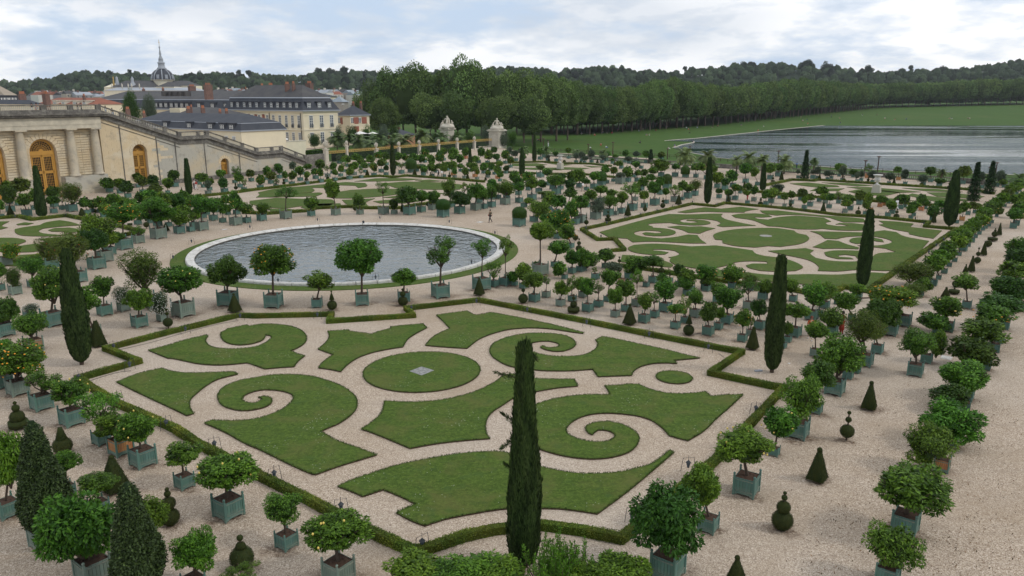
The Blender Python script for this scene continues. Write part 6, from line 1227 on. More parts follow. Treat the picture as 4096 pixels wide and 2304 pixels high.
# low block joined to its left foot
h = House('cream_annex', 'low cream annex with dark lean-to roof at the foot of the large cream building', 'building', P(1,0,10,0)[0], 235, rx=P(1,0,225,0)[0], lv=9)
h.walls(-.5, h.z(P(1,0,0,1108)[1]), M['cream']); h.roof(h.z(P(1,0,0,1105)[1]), h.z(P(1,0,0,1062)[1]), .3, 3.5, M['slate2'])
h = House('white_lodge', 'small cream house with two tall windows, behind the stair landing', 'building', P(0,0,2430,0)[0], 205, rx=P(1,0,22,0)[0], lv=10)
zt = h.z(P(0,0,0,1130)[1]); h.walls(-.5, zt, M['cream']); h.roof(zt, h.z(P(0,0,0,1085)[1]), .3, 3.0, M['slate'])
for x in (2480, 2560): h.window('u', h.at('u', P(0,0,x,0)[0]), 1.3, h.z(P(0,0,0,1215)[1]), h.z(P(0,0,0,1145)[1]))
# right-hand small pavilion with brick panels
h = House('small_cream_house', 'small cream house with red brick panels and two tall chimneys, beside the big trees', 'building', P(1,0,935,0)[0], 292, rx=P(1,0,1145,0)[0], lx=P(1,0,828,0)[0])
ze = h.z(P(1,0,0,905)[1]); h.walls(-.5, ze, M['cream']); h.walls(ze-.35, ze, M['lead'], .5, 'gutter'); h.roof(ze, h.z(P(1,0,0,812)[1]), .5, 7, M['slate']); h.walls(h.z(P(1,0,0,1010)[1])-.2, h.z(P(1,0,0,1010)[1])+.2, M['creamtrim'], .12, 'string_course')
for x in (972, 1048): h.window('u', h.at('u', P(1,0,x,0)[0]), 1.4, h.z(P(1,0,0,987)[1]), h.z(P(1,0,0,933)[1]))
for x in (1010, 1092): q = MB(); h.box(q, 'u', h.at('u', P(1,0,x,0)[0]), 2.6, h.z(P(1,0,0,998)[1]), h.z(P(1,0,0,930)[1]), 0, .1); h.part('brick_panel', q, M['brickred'])
q = MB(); h.box(q, 'u', h.at('u', P(1,0,1012,0)[0]), 2.4, h.z(P(1,0,0,1080)[1]), h.z(P(1,0,0,1022)[1]), 0, .1); h.part('brick_panel', q, M['brickred'])
h.window('v', h.at('v', P(1,0,845,0)[0]), 1.4, h.z(P(1,0,0,990)[1]), h.z(P(1,0,0,935)[1])); q = MB(); h.box(q, 'v', h.at('v', P(1,0,866,0)[0]), 1.2, h.z(P(1,0,0,1002)[1]), h.z(P(1,0,0,932)[1]), 0, .1); h.part('brick_panel', q, M['brickred'])
h.chimney(*P(1,0,990,888), P(1,0,0,790)[1], 11, 5, 3); h.chimney(*P(1,0,1066,885), P(1,0,0,787)[1], 10, 5, 3)
h = House('zinc_roofed_house', 'grey house with pale ribbed zinc roof between cream building and trees', 'building', P(1,0,870,0)[0], 330, rx=P(1,0,940,0)[0], lx=P(1,0,765,0)[0])
ze = h.z(P(1,0,0,775)[1]); h.walls(-.5, ze, mat('grey_render', (.33,.31,.27), .9, .1)); h.roof(ze, h.z(P(1,0,0,718)[1]), .4, 6.5, M['zinc']); h.window('u', h.at('u', P(1,0,885,0)[0]), 1.2, h.z(P(1,0,0,805)[1]), h.z(P(1,0,0,792)[1]), sill=False)
# slate pavilion in the palm garden
h = House('slate_pavilion', 'low pavilion with dark hipped slate roof and brick chimney among palms', 'building', P(1,0,1440,0)[0], 262, rx=P(1,0,1600,0)[0], lx=P(1,0,1300,0)[0])
ze = h.z(P(1,0,0,1112)[1]); h.walls(-.5, ze, mat('orange_render', (.45,.24,.14), .9, .1)); h.roof(ze, h.z(P(1,0,0,1055)[1]), .6, 6, M['slate']); h.chimney(*P(1,0,1440,1060), P(1,0,0,1030)[1], 10, 5, 0)
# blue-slated low range behind the stair
h = House('slate_roofed_range', 'long low range with blue slate roof and white dormers just behind the stair', 'building', P(0,0,2395,0)[0], 200, lu=14, lx=P(0,0,1340,0)[0])
ze = h.z(P(0,0,0,1062)[1]); zk = h.z(P(0,0,0,995)[1]); zr = h.z(P(0,0,0,905)[1]); h.walls(-.5, ze-.3, M['cream']); h.walls(ze-.3, ze, M['lead'], .35, 'gutter'); h.roof(ze, zk, .3, .9, M['slate'], 'mansard_roof'); h.roof2(zk, zk+.12, .8, .88, M['lead'], 'lead_roll'); h.roof2(zk+.12, zr, .9, 6.5, M['slate'])
for x in (1680, 1918, 2130, 2250, 2342): h.dormer('v', h.at('v', P(0,0,x,0)[0]), 1.5, h.z(P(0,0,0,1057)[1]), h.z(P(0,0,0,1010)[1]), out=.05, back=1.5)
for x in (2360, 2285): h.window('v', h.at('v', P(0,0,x,0)[0]), 1.3, h.z(P(0,0,0,1160)[1]), h.z(P(0,0,0,1122)[1]))
for x, t, w in ((1315, 850, 15), (1925, 845, 15), (2070, 838, 14), (2240, 872, 9), (2305, 868, 10), (1475, 890, 9)): h.chimney(*P(0,0,x,920), P(0,0,0,t)[1], w, 7.5, 3, face='v')
# great dark-roofed quadrangle
h = House('slate_quadrangle', 'great dark slate-roofed quadrangle with brick chimneys below the domed church', 'building', P(0,0,2320,0)[0], 330, lu=60, lx=P(0,0,925,0)[0])
ze = h.z(P(0,0,0,852)[1]); zk = h.z(P(0,0,0,758)[1]); zr = h.z(P(0,0,0,655)[1]); h.walls(-.5, ze-.5, M['cream']); h.walls(ze-.5, ze, M['lead'], .5, 'gutter'); h.roof(ze, zk, .4, 2.0, M['slate'], 'mansard_roof'); h.roof2(zk, zk+.3, 1.8, 1.98, M['lead'], 'lead_roll'); h.roof2(zk+.3, zr, 2.0, 13.0, M['slate2'])
for x in (1075, 1140, 1590, 1640, 1690, 1745, 1795, 1850, 1900, 2020, 2155, 2288): h.dormer('v', h.at('v', P(0,0,x,0)[0]), 1.9, h.z(P(0,0,0,836)[1]), h.z(P(0,0,0,795)[1]), out=.1)
for x, b, t, w in ((1965, 735, 620, 25), (1480, 700, 648, 10), (1675, 690, 642, 8)): h.chimney(*P(0,0,x,b), P(0,0,0,t)[1], w, 14, 5 if w > 20 else 2, face='v')
for x in (1665, 1715, 1765, 1820, 1880):
    mb = MB(); p = AtY(*P(0,0,x,688), 345); q = np.array([p[0], p[1]])-h.o; mb.box(float(q@h.u), float(q@h.v), p[2]-1.2, 2.6, 2.2, 2.0); h.part('roof_light', mb, M['slate2'])
h = House('grey_roofed_houses', 'cluster of grey-roofed house with gabled dormer in front of the quadrangle', 'building', P(0,0,2060,0)[0], 255, lu=16, lx=P(0,0,1565,0)[0])
ze = h.z(P(0,0,0,908)[1]); h.walls(-.5, ze, M['cream']); h.roof(ze, h.z(P(0,0,0,835)[1]), .3, 7, M['slate2']); a = h.at('v', P(0,0,1740,0)[0]); q = MB(); zz = h.z(P(0,0,0,893)[1]); h.box(q, 'v', a, 6, zz, zz+1.6, -4, -1.5); h.part('dormer', q, M['cream']); h.chimney(*P(0,0,1610,880), P(0,0,0,825)[1], 7, 8, 2)
# tan roof, low slate roof and red tiled roof at the left edge
h = House('tan_roofed_building', 'building with broad tan metal hipped roof cut by the left edge', 'building', P(0,0,40,0)[0], 300, rx=P(0,0,243,0)[0], lv=90)
ze = h.z(P(0,0,0,752)[1]); zk = h.z(P(0,0,0,708)[1]); h.walls(-.5, ze, M['cream']); h.roof(ze, zk, .2, .8, M['slate'], 'mansard_roof'); h.roof2(zk, h.z(P(0,0,0,560)[1]), .3, 16, M['tan_roof'])
for x in (170, 75): h.dormer('u', h.at('u', P(0,0,x,0)[0]), 2.6, h.z(P(0,0,0,752)[1]), h.z(P(0,0,0,732)[1]), out=.2)
h = House('low_slate_roof', 'low slate roof with two massive brick chimneys behind the terrace balustrade', 'building', P(0,0,330,0)[0], 215, rx=P(0,0,490,0)[0], lv=75)
ze = h.z(P(0,0,0,800)[1]); h.walls(-.5, ze, M['cream']); h.roof(ze, h.z(P(0,0,0,755)[1]), .2, 4.9, M['slate'])
h.chimney(*P(0,0,287,800), P(0,0,0,698)[1], 23, 4, 4, face='v'); h.chimney(*P(0,0,524,800), P(0,0,0,698)[1], 29, 5, 4)
h = House('red_tiled_house', 'long red tiled roof with small dormers behind the terrace walkers', 'building', P(0,0,915,0)[0], 285, lu=12, lx=P(0,0,400,0)[0])
ze = h.z(P(0,0,0,800)[1]); h.walls(-.5, ze, M['cream']); h.roof(ze, h.z(P(0,0,0,732)[1]), .3, 5.9, M['redtile'])
for x in (595, 680, 795, 890): h.dormer('v', h.at('v', P(0,0,x,0)[0]), 2.0, h.z(P(0,0,0,798)[1]), h.z(P(0,0,0,778)[1]), out=.3, m=M['stone_pale'])
h.chimney(*P(0,0,870,740), P(0,0,0,715)[1], 12, 5, 3)
h = House('right_slate_block', 'grey slate-roofed block between quadrangle and large cream building', 'building', P(0,0,2500,0)[0], 370, lu=55, lx=P(0,0,2255,0)[0])
ze = h.z(P(0,0,0,722)[1]); h.walls(-.5, ze, M['creamtrim']); h.roof(ze, h.z(P(0,0,0,655)[1]), .6, 11, M['slate']); h.chimney(*P(0,0,2500,670), P(0,0,0,640)[1], 6, 8, 2)
# terrace wall with parasols before the cream building
h = House('garden_terrace_wall', 'cream garden terrace wall in front of the large cream building', 'wall', P(1,0,30,0)[0], 215, rx=P(1,0,500,0)[0], lv=1.0); h.walls(-.5, h.z(P(1,0,0,1192)[1]), M['creamtrim']); h.walls(h.z(P(1,0,0,1192)[1]), h.z(P(1,0,0,1186)[1])+.1, M['stone_pale'], .1, 'coping')
def hedge_block(px, D, w, py0, py1, label, dd=2.5):
    a = AtY(px, py1, D); b = AtY(px, py0, D); wm = w*mpp(a); o = empty('clipped_hedge', (a[0], a[1], 0), BAZ, label, 'hedge'); mb = MB(); mb.box(0,0,max(0,b[2]),wm,dd,a[2]-max(0,b[2]), 0)
    rg = np.random.default_rng(int(px)); n = int(wm*dd*220); Pq = np.c_[rg.uniform(-wm/2, wm/2, n), rg.uniform(-dd/2, dd/2, n), rg.uniform(max(0,b[2]), a[2], n)]; k = rg.integers(0, 3, n); Pq[k==0,0] = np.sign(Pq[k==0,0])*wm/2; Pq[k==1,1] = np.sign(Pq[k==1,1])*dd/2; Pq[k==2,2] = a[2]; V = leaves(Pq, unit(Pq-[0,0,a[2]/2]), .22, .35, rg, 0, 1)
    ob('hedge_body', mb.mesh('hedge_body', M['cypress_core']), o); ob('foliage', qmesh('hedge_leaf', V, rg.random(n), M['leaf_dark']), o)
hedge_block(P(1,0,65,0)[0], 225, 22, P(1,0,0,1210)[1], P(1,0,0,1142)[1], 'square clipped hedge beside the parasols, left of the palms'); hedge_block(P(1,0,590,0)[0], 212, 38, P(1,0,0,1310)[1], P(1,0,0,1262)[1], 'long clipped hedge behind the first gilded railing')
def parasol(px, py, D, w, i, where):
    p = AtY(px, py, D); r = w*mpp(p)/2; root = empty('parasol', (p[0], p[1], 0), .3, 'white square parasol %s, %s from the left' % (where, nth(i)), 'parasol', 'white parasols on the restaurant terrace'); mb = MB(); z = p[2]
    mb.add([(-r,-r,z),(r,-r,z),(r,r,z),(-r,r,z),(0,0,z+r*.33)], [(0,1,4),(1,2,4),(2,3,4),(3,0,4),(3,2,1,0)]); ob('canopy', mb.mesh('canopy', M['canvas']), root); ob('pole', TOP['stem'], root, (0,0,0), 0, (.06,.06,z+.2))
for i, (x, y, D, w) in enumerate(((65,1140,232,26),(165,1138,228,30),(235,1150,222,42))): parasol(*P(1,0,x,y), D, w, i, 'before the cream building')
for i, (x, y, D, w) in enumerate(((985,1100,272,24),(1050,1092,268,34),(1175,1092,270,26))): parasol(*P(1,0,x,y), D, w, i, 'among the palms')
# the domed church --------------------------------------------------
def church():
    D = 620; cx = P(0,0,1656,0)[0]; Zp = lambda y: float(AtY(cx, P(0,0,0,y)[1], D)[2]); c = AtY(cx, 241, D); mp_ = mpp(np.array([c[0], D, 60])); W_ = lambda t: t/4*mp_
    root = empty('domed_church', (c[0], c[1], 0), BAZ, 'grey-blue domed church with slender gilt-crossed spire rising above the town roofs', 'church')
    mb = MB(); R = W_(108); zb, zt = Zp(558), Zp(445); prof = [(R, zb)]
    for k in range(1, 13): a = k/12*math.pi/2*.86; prof.append((R*math.cos(a)**.85, zb+(zt-zb)*math.sin(a)/math.sin(math.pi/2*.86)))
    mb.lathe(prof, n=32); ob('dome', mb.mesh('dome', M['slate'], True), root)
    for k in range(8):
        a = k*math.pi/4+.2; mbr = MB(); mbr.tube([(r*1.015*math.cos(a), r*1.015*math.sin(a), z) for r, z in prof], W_(5), 5); ob('dome_rib', mbr.mesh('dome_rib', M['lead']), root)
    for k in range(8):
        a = k*math.pi/4+.2+math.pi/8; mbr = MB(); r = R*.93; mbr.box(r*math.cos(a), r*math.sin(a), zb+(zt-zb)*.12, W_(12), W_(26), W_(42), a); ob('dome_window', mbr.mesh('dome_window', M['lead']), root)
    mb = MB(); mb.lathe([(W_(45), Zp(445)),(W_(48), Zp(438)),(W_(34), Zp(425)),(W_(30), Zp(392)),(W_(36), Zp(384)),(W_(37), Zp(378)),(W_(24), Zp(372)),(W_(22), Zp(352)),(W_(24), Zp(350)),(W_(17), Zp(330)),(W_(8), Zp(305)),(W_(12), Zp(292)),(W_(9), Zp(275)),(W_(4), Zp(245)),(W_(6), Zp(238)),(W_(4), Zp(232)),(W_(10), Zp(224)),(W_(4), Zp(214)),(W_(1.5), Zp(208)),(.05, Zp(206))], n=16); sp = ob('spire', mb.mesh('spire', M['lead'], True), root)
    mb = MB(); mb.box(0,0,Zp(206),W_(3),W_(3),Zp(148)-Zp(206)); mb.box(0,0,Zp(176),W_(18),W_(3),W_(3)); ob('cross', mb.mesh('cross', M['gold']), sp)
    mb = MB(); mb.lathe([(W_(95), Zp(660)),(W_(95), Zp(560)),(W_(112), Zp(556)),(W_(112), Zp(552)),(.01, Zp(552))], n=24); ob('drum', mb.mesh('drum', M['creamtrim']), root)
    inv = lambda px, dd=0.0: AtY(px, 241, D+dd)
    def nave(name, x0, x1, ye, yr, d, depth_, m, z0=0):
        a = inv(P(0,0,x0,0)[0], d); b = inv(P(0,0,x1,0)[0], d); mid = (a+b)/2; L_ = float(b[0]-a[0]); lx, ly = mid[0]-c[0], mid[1]-c[1]; co, si = math.cos(-BAZ), math.sin(-BAZ); X, Y = co*lx-si*ly, si*lx+co*ly
        ze, zr = Zp(ye), Zp(yr); mb = MB(); h_ = depth_/2
        mb.add([(-L_/2,-h_,ze),(L_/2,-h_,ze),(L_/2,h_,ze),(-L_/2,h_,ze),(-L_/2+h_*.5,0,zr),(L_/2-h_*.5,0,zr)], [(0,1,5,4),(2,3,4,5),(1,2,5),(3,0,4),(3,2,1,0)]); ob(name, mb.mesh(name, m), root, (X, Y, 0), -BAZ)
        mb = MB(); mb.box(0,0,0,L_,depth_*.96,ze); ob('wall', mb.mesh('church_wall', M['creamtrim']), root, (X, Y, 0), -BAZ)
    nave('nave_roof', 1205, 1640, 628, 560, -4, 26, M['slate2']); nave('choir_roof', 1700, 1985, 612, 560, 2, 24, M['slate2']); nave('transept_roof', 1640, 1815, 625, 575, -14, 20, M['slate2']); nave('aisle_roof', 1120, 2030, 662, 632, -22, 20, M['lead'])
    nave('portico_roof', 1108, 1250, 628, 588, -6, 16, M['creamtrim'])
    for x, t, w, b in ((1195, 518, 18, 590), (1350, 520, 22, 630), (1160, 520, 8, 585)):
        p = inv(P(0,0,x,0)[0], -12); lx, ly = p[0]-c[0], p[1]-c[1]; co, si = math.cos(-BAZ), math.sin(-BAZ); mb = MB(); z0_, z1_ = Zp(b), Zp(t); r = W_(w)
        mb.lathe([(r*2.2 if x == 1350 else r, z0_-3),(r*2.0 if x == 1350 else r, z0_),(r*.7, z0_+(z1_-z0_)*.45),(r*.55, z0_+(z1_-z0_)*.55),(r*.65, z0_+(z1_-z0_)*.8),(r*.3, z0_+(z1_-z0_)*.88),(.05, z1_)], n=12); ob('turret', mb.mesh('turret', M['gold'] if w == 8 else M['lead'], True), root, (co*lx-si*ly, si*lx+co*ly, 0))
    for x in (1302, 1337, 1414, 1140, 1240):
        p = inv(P(0,0,x,0)[0], -26); lx, ly = p[0]-c[0], p[1]-c[1]; co, si = math.cos(-BAZ), math.sin(-BAZ); mb = MB(); z0_ = Zp(635); mb.lathe([(W_(7), z0_-2),(W_(4), z0_+W_(6)),(W_(7), z0_+W_(18)),(W_(5), z0_+W_(30)),(W_(2), z0_+W_(34)),(W_(3), z0_+W_(40)),(.01, z0_+W_(44))], n=8); ob('roof_urn', mb.mesh('roof_urn', M['stone_pale'], True), root, (co*lx-si*ly, si*lx+co*ly, 0))
church()
# distant town houses
TH = 0
def town(x0, x1, y0, y1, n, seed, where):
    rg = random.Random(seed); w_ = [mat('town_wall_%d' % (seed*10+k), c, .9, .1) for k, c in enumerate(((.50,.47,.42),(.42,.36,.30),(.58,.55,.50),(.30,.29,.29)))]; rf = [M['slate2'], M['zinc'], M['redtile'], M['lead']]
    xs = sorted(x0+(x1-x0)*(i+rg.uniform(.2,.8))/n for i in range(n))
    for i in range(n):
        px = xs[i]; py = y1+(y0-y1)*rg.random(); D = 760+rg.uniform(0,200); p = AtY(px, py, D); W_ = rg.uniform(11,22); Dp = rg.uniform(9,14); a = BAZ+rg.choice((0, math.pi/2))+rg.uniform(-.15,.15)
        root = empty('town_house', (p[0], p[1], 0), a, 'pale house in the distant town %s, %s from the left' % (where, nth(i)), 'house', 'distant town houses below the wooded hill'); zt = float(p[2]); mb = MB(); mb.box(0,0,0,W_,Dp,zt); wl = ob('wall', mb.mesh('town_wall', rg.choice(w_)), root)
        mb = MB(); h_ = rg.uniform(2.5,4); mb.add([(-W_/2,-Dp/2,zt),(W_/2,-Dp/2,zt),(W_/2,Dp/2,zt),(-W_/2,Dp/2,zt),(-W_/2,0,zt+h_),(W_/2,0,zt+h_)], [(0,1,5,4),(2,3,4,5),(1,2,5),(3,0,4),(3,2,1,0)]); ob('roof', mb.mesh('town_roof', rg.choice(rf)), root)
        mb = MB()
        for k in range(4):
            for j in range(2): mb.box(-W_/2+W_*(k+.5)/4, -Dp/2-.03, zt-2.6-j*3.1, 1.1, .08, 1.7)
        ob('window', mb.mesh('town_window', M['glass']), root); mb = MB(); mb.box(W_*rg.uniform(-.3,.3),0,zt+h_*.5,1.2,2.2,h_*.5+1.6); ob('chimney', mb.mesh('town_chimney', rg.choice((M['brick'], M['stone_pale']))), root)
town(88, 262, P(0,0,0,690)[1], P(0,0,0,725)[1], 30, 1, 'left of the church'); town(548, 640, P(0,0,0,672)[1], P(0,0,0,690)[1], 10, 2, 'right of the church'); town(800, 905, P(1,0,0,678)[1], P(1,0,0,715)[1], 14, 3, 'beside the big trees')
# gilded railing with urn-topped pillars, and the two great gate piers with statues
URN = MB().lathe([(.26,0),(.26,.06),(.12,.12),(.09,.22),(.16,.30),(.34,.46),(.40,.66),(.36,.76),(.44,.82),(.38,.86),(.001,.86)], n=14)
for k in range(22): a = RNG.uniform(0,6.28); r = RNG.uniform(0,.33); URN.ball((r*math.cos(a), r*math.sin(a), .92+RNG.uniform(0,.28)-r*.3), .12, 5)
URN = URN.mesh('urn', M['stone_pale'], True)
def pillar(px, py, pytop, wpx, label, name='stone_pillar'):
    f = G(px, py); z1 = float(AtY(px, pytop, f[1])[2]); w = wpx*mpp(f); root = empty(name, (f[0], f[1], 0), FAZ, label, 'pillar', 'urn-topped stone pillars of the gilded railing'); hu = min(w*1.5, z1*.34); zb = z1-hu; mb = MB()
    mb.box(0,0,0,w*.78,w*.78,.4); mb.box(0,0,.4,w*.68,w*.68,zb-.7); ob('shaft', mb.mesh('shaft', M['stone_pale']), root); mb = MB(); mb.box(0,0,zb-.3,w*.85,w*.85,.14); mb.box(0,0,zb-.16,w*.95,w*.95,.16); ob('cap', mb.mesh('cap', M['stone_pale']), root)
    ob('urn', URN, root, (0,0,zb), 0, hu/1.2); return f, zb
pil = []
px0, py0 = T(1,1,710,205); PX = [695, 920, 1213, 1440, 1645, 1838, 2025, 2198, 2340]; gA = G(px0, py0); gB = G(*T(1,0,2425,1238)); GU = (gB-gA)[:2]; GL = np.linalg.norm(GU); GU /= GL
def gline(px):
    lo, hi = 0, GL
    for _ in range(40):
        m_ = (lo+hi)/2; q = gA[:2]+GU*m_
        if proj((q[0], q[1], 0))[0] < px: lo = m_
        else: hi = m_
    return gA[:2]+GU*lo
TOPY = [1165, 1165, 1185, 1175, 1160, 1150, 1135, 1122, 1110]
for i, x in enumerate(PX[:-1]):
    q = gline(T(1,0,x+12 if i == 0 else x,0)[0]); P_ = proj((q[0], q[1], 0)); r_ = pillar(P_[0], P_[1], T(1,0,0,TOPY[i])[1], (56, 32, 46, 36, 36, 34, 34, 34)[i]/4, 'urn-topped stone pillar of the gilded railing, %s' % ('large one at the stair foot' if i == 0 else '%s from the left' % nth(i))); pil.append((q, r_[1]))
def railing():
    root = empty('gilded_railing', (0,0,0), 0, 'long iron railing with gilded top rails and spikes between the urn pillars', 'railing'); seg = [p[0] for p in pil]+[gB[:2]-GU*3]
    for i in range(len(seg)-1):
        a, b = seg[i], seg[i+1]; L_ = np.linalg.norm(b-a); c = (a+b)/2; an = math.atan2(b[1]-a[1], b[0]-a[0]); h0 = 3.05
        mb = MB(); mb.box(c[0], c[1], h0, L_, .12, .14, an); mb.box(c[0], c[1], h0-.42, L_, .12, .10, an); mb.box(c[0], c[1], h0-.20, L_, .05, .05, an); n = int(L_/.26)
        for k in range(n): q = a+(b-a)*(k+.5)/n; mb.box(q[0], q[1], h0+.14, .055, .055, .34, an, .1, .1)
        for k in range(0, n, 3): q = a+(b-a)*(k+.5)/n; mb.box(q[0], q[1], h0-.30, .10, .07, .28, an)
        ob('gilded_rail', mb.mesh('gilded_rail', M['gold']), root); mb = MB()
        for k in range(n): q = a+(b-a)*(k+.5)/n; mb.box(q[0], q[1], .5, .035, .035, h0-.95, an)
        mb.box(c[0], c[1], .5, L_, .06, .06, an); ob('iron_bars', mb.mesh('iron_bars', M['iron']), root); mb = MB(); mb.box(c[0], c[1], 0, L_, .4, .5, an); ob('kerb', mb.mesh('kerb', M['stone_pale']), root)
railing()
def backhedge():      # clipped evergreen belt and grass of the palm garden behind the railing
    a, b = pil[1][0], gB[:2]-GU*5; nn = np.array([-GU[1], GU[0]]); L_ = np.linalg.norm(b-a); an = math.atan2(GU[1], GU[0]); c = (a+b)/2+nn*5
    root = empty('clipped_hedge', (c[0], c[1], 0), an, 'long dark evergreen hedge behind the gilded railing', 'hedge'); mb = MB(); mb.box(0,0,0,L_,1.8,2.1); ob('hedge_body', mb.mesh('hedge_body', M['cypress_core']), root); n = 16000; rg = np.random.default_rng(4)
    Pq = np.c_[rg.uniform(-L_/2,L_/2,n), np.where(rg.random(n) < .6, -.92, rg.uniform(-.9,.9,n)), rg.uniform(.1,2.15,n)]; t = Pq[:,1] > -.9; Pq[t,2] = 2.1; V = leaves(Pq, np.where(t[:,None], [0,0,1.], [0,-1.,0]), .25, .35, rg, 0, 1); ob('foliage', qmesh('hedge_leaf', V, rg.random(n), M['leaf_dark']), root)
    q = [a+nn*1, b+nn*1, b+nn*55, a+nn*38]; mb = MB(); mb.prism([tuple(p) for p in q], -.2, .03); struct(ob('palm_garden_lawn', mb.mesh('palm_garden_lawn', M['farlawn'])))
backhedge()
# ---------------------------------------------------------------- figures
def skin(name, V, E_, R, m, lv=1):
    me = bpy.data.meshes.new(name+'_s'); me.from_pydata(V, E_, []); o = bpy.data.objects.new(name, me); C.objects.link(o)
    md = o.modifiers.new('s', 'SKIN'); md.use_smooth_shade = True
    if not me.skin_vertices: me.skin_vertices.new()
    for i, r in enumerate(R): me.skin_vertices[0].data[i].radius = (r, r) if not isinstance(r, tuple) else r
    me.skin_vertices[0].data[0].use_root = True
    if lv: s = o.modifiers.new('b', 'SUBSURF'); s.levels = lv; s.render_levels = lv
    dg = bpy.context.evaluated_depsgraph_get(); out = bpy.data.meshes.new_from_object(o.evaluated_get(dg)); out.name = name; bpy.data.objects.remove(o); out.materials.clear(); out.materials.append(m); return out
def pose(kind):
    J = dict(pel=(0,0,.96), wst=(0,0,1.10), chs=(0,.01,1.32), nck=(0,0,1.47), hd0=(0,.01,1.55), hd1=(0,.02,1.64), hd2=(0,.0,1.70),
             shL=(-.17,0,1.41), elL=(-.23,-.03,1.14), wrL=(-.22,.08,.92), haL=(-.21,.11,.84), shR=(.17,0,1.41), elR=(.23,-.03,1.14), wrR=(.22,.08,.92), haR=(.21,.11,.84),
             hpL=(-.09,0,.92), knL=(-.10,.02,.50), anL=(-.10,-.02,.09), toL=(-.11,.13,.04), hpR=(.09,0,.92), knR=(.10,.02,.50), anR=(.10,-.02,.09), toR=(.11,.13,.04))
    if kind == 'walk': J.update(knL=(-.09,.20,.53), anL=(-.09,.26,.10), toL=(-.09,.40,.06), knR=(.09,-.04,.50), anR=(.09,-.34,.13), toR=(.09,-.24,.03), elL=(-.24,-.14,1.15), wrL=(-.23,-.20,.93), haL=(-.22,-.20,.85), elR=(.24,.06,1.15), wrR=(.21,.22,.98), haR=(.20,.27,.92))
    if kind == 'reach': J.update(elR=(.26,.16,1.22), wrR=(.2,.36,1.32), haR=(.18,.43,1.36), elL=(-.25,.12,1.2), wrL=(-.14,.3,1.22), haL=(-.1,.36,1.24))
    if kind == 'sit':
        d = -.74
        J = {k: (v[0], v[1], v[2]+d) for k, v in J.items()}
        J.update(pel=(0,0,.16), hpL=(-.09,0,.15), hpR=(.09,0,.15), wst=(0,-.04,.32), chs=(0,-.05,.56), nck=(0,-.01,.71), hd0=(0,.02,.79), hd1=(0,.03,.88), hd2=(0,.01,.94), shL=(-.17,-.04,.65), shR=(.17,-.04,.65), knL=(-.14,.42,.40), anL=(-.12,.62,.07), toL=(-.12,.74,.05), knR=(.16,.42,.30), anR=(.10,.55,.06), toR=(.12,.68,.05), elL=(-.24,.05,.42), wrL=(-.16,.26,.36), haL=(-.13,.33,.37), elR=(.26,-.16,.40), wrR=(.28,-.22,.14), haR=(.28,-.2,.06))
    return J
KB = ['pel','wst','chs','nck','hd0','hd1','hd2','shL','elL','wrL','haL','shR','elR','wrR','haR','hpL','knL','anL','toL','hpR','knR','anR','toR']
RB = dict(pel=.12,wst=.11,chs=(.14,.10),nck=.05,hd0=.07,hd1=.095,hd2=.07,shL=.06,elL=.042,wrL=.028,haL=.032,shR=.06,elR=.042,wrR=.028,haR=.032,hpL=.085,knL=.056,anL=.038,toL=.035,hpR=.085,knR=.056,anR=.038,toR=.035)
EB = [('pel','wst'),('wst','chs'),('chs','nck'),('nck','hd0'),('hd0','hd1'),('hd1','hd2'),('chs','shL'),('shL','elL'),('elL','wrL'),('wrL','haL'),('chs','shR'),('shR','elR'),('elR','wrR'),('wrR','haR'),('pel','hpL'),('hpL','knL'),('knL','anL'),('anL','toL'),('pel','hpR'),('hpR','knR'),('knR','anR'),('anR','toR')]
def sub(J, keys, edges, add, m, name):
    ks = [k for k in keys]; ix = {k: i for i, k in enumerate(ks)}; R = []
    for k in ks:
        r = RB[k]; R.append(tuple(x+add for x in r) if isinstance(r, tuple) else r+add)
    return skin(name, [J[k] for k in ks], [(ix[a], ix[b]) for a, b in edges], R, m)
FIG = {}
def figure(kind):
    if kind in FIG: return FIG[kind]
    J = pose(kind); body = sub(J, KB, EB, 0, M['skin'], 'body')
    top = sub(J, ['pel','wst','chs','shL','elL','shR','elR'], [('pel','wst'),('wst','chs'),('chs','shL'),('shL','elL'),('chs','shR'),('shR','elR')], .022, M['c_wh'], 'shirt')
    leg = sub(J, ['pel','hpL','knL','anL','hpR','knR','anR'], [('pel','hpL'),('hpL','knL'),('knL','anL'),('pel','hpR'),('hpR','knR'),('knR','anR')], .02, M['c_navy'], 'trousers')
    h = J['hd1']; mb = MB(); mb.ball((h[0], h[1]-.025, h[2]+.02), .115, 8, 1.15); hair = mb.mesh('hair', M['hair'], True); f = MB(); f.tube([(h[0], h[1]+.075, h[2]+.01),(h[0], h[1]+.118, h[2]-.02)], [.012,.018], 6); f.ball((h[0]-.036, h[1]+.088, h[2]+.015), .012, 4); f.ball((h[0]+.036, h[1]+.088, h[2]+.015), .012, 4); face = f.mesh('face', M['skin'])
    mb = MB(); x, y, z = J['pel']; mb.lathe([(.19,z-.62),(.17,z-.3),(.15,z),(.13,z+.12)], x, y, 14); dress = mb.mesh('skirt', M['c_rust'], True)
    sh = MB()
    for k in ('L','R'): a, t = J['an'+k], J['to'+k]; sh.tube([(a[0], a[1]-.05, a[2]-.04),(t[0], t[1]+.04, t[2])], [.05,.04], 6)
    FIG[kind] = dict(body=body, shirt=top, trousers=leg, hair=hair, face=face, skirt=dress, shoes=sh.mesh('shoes', M['c_black'])); return FIG[kind]
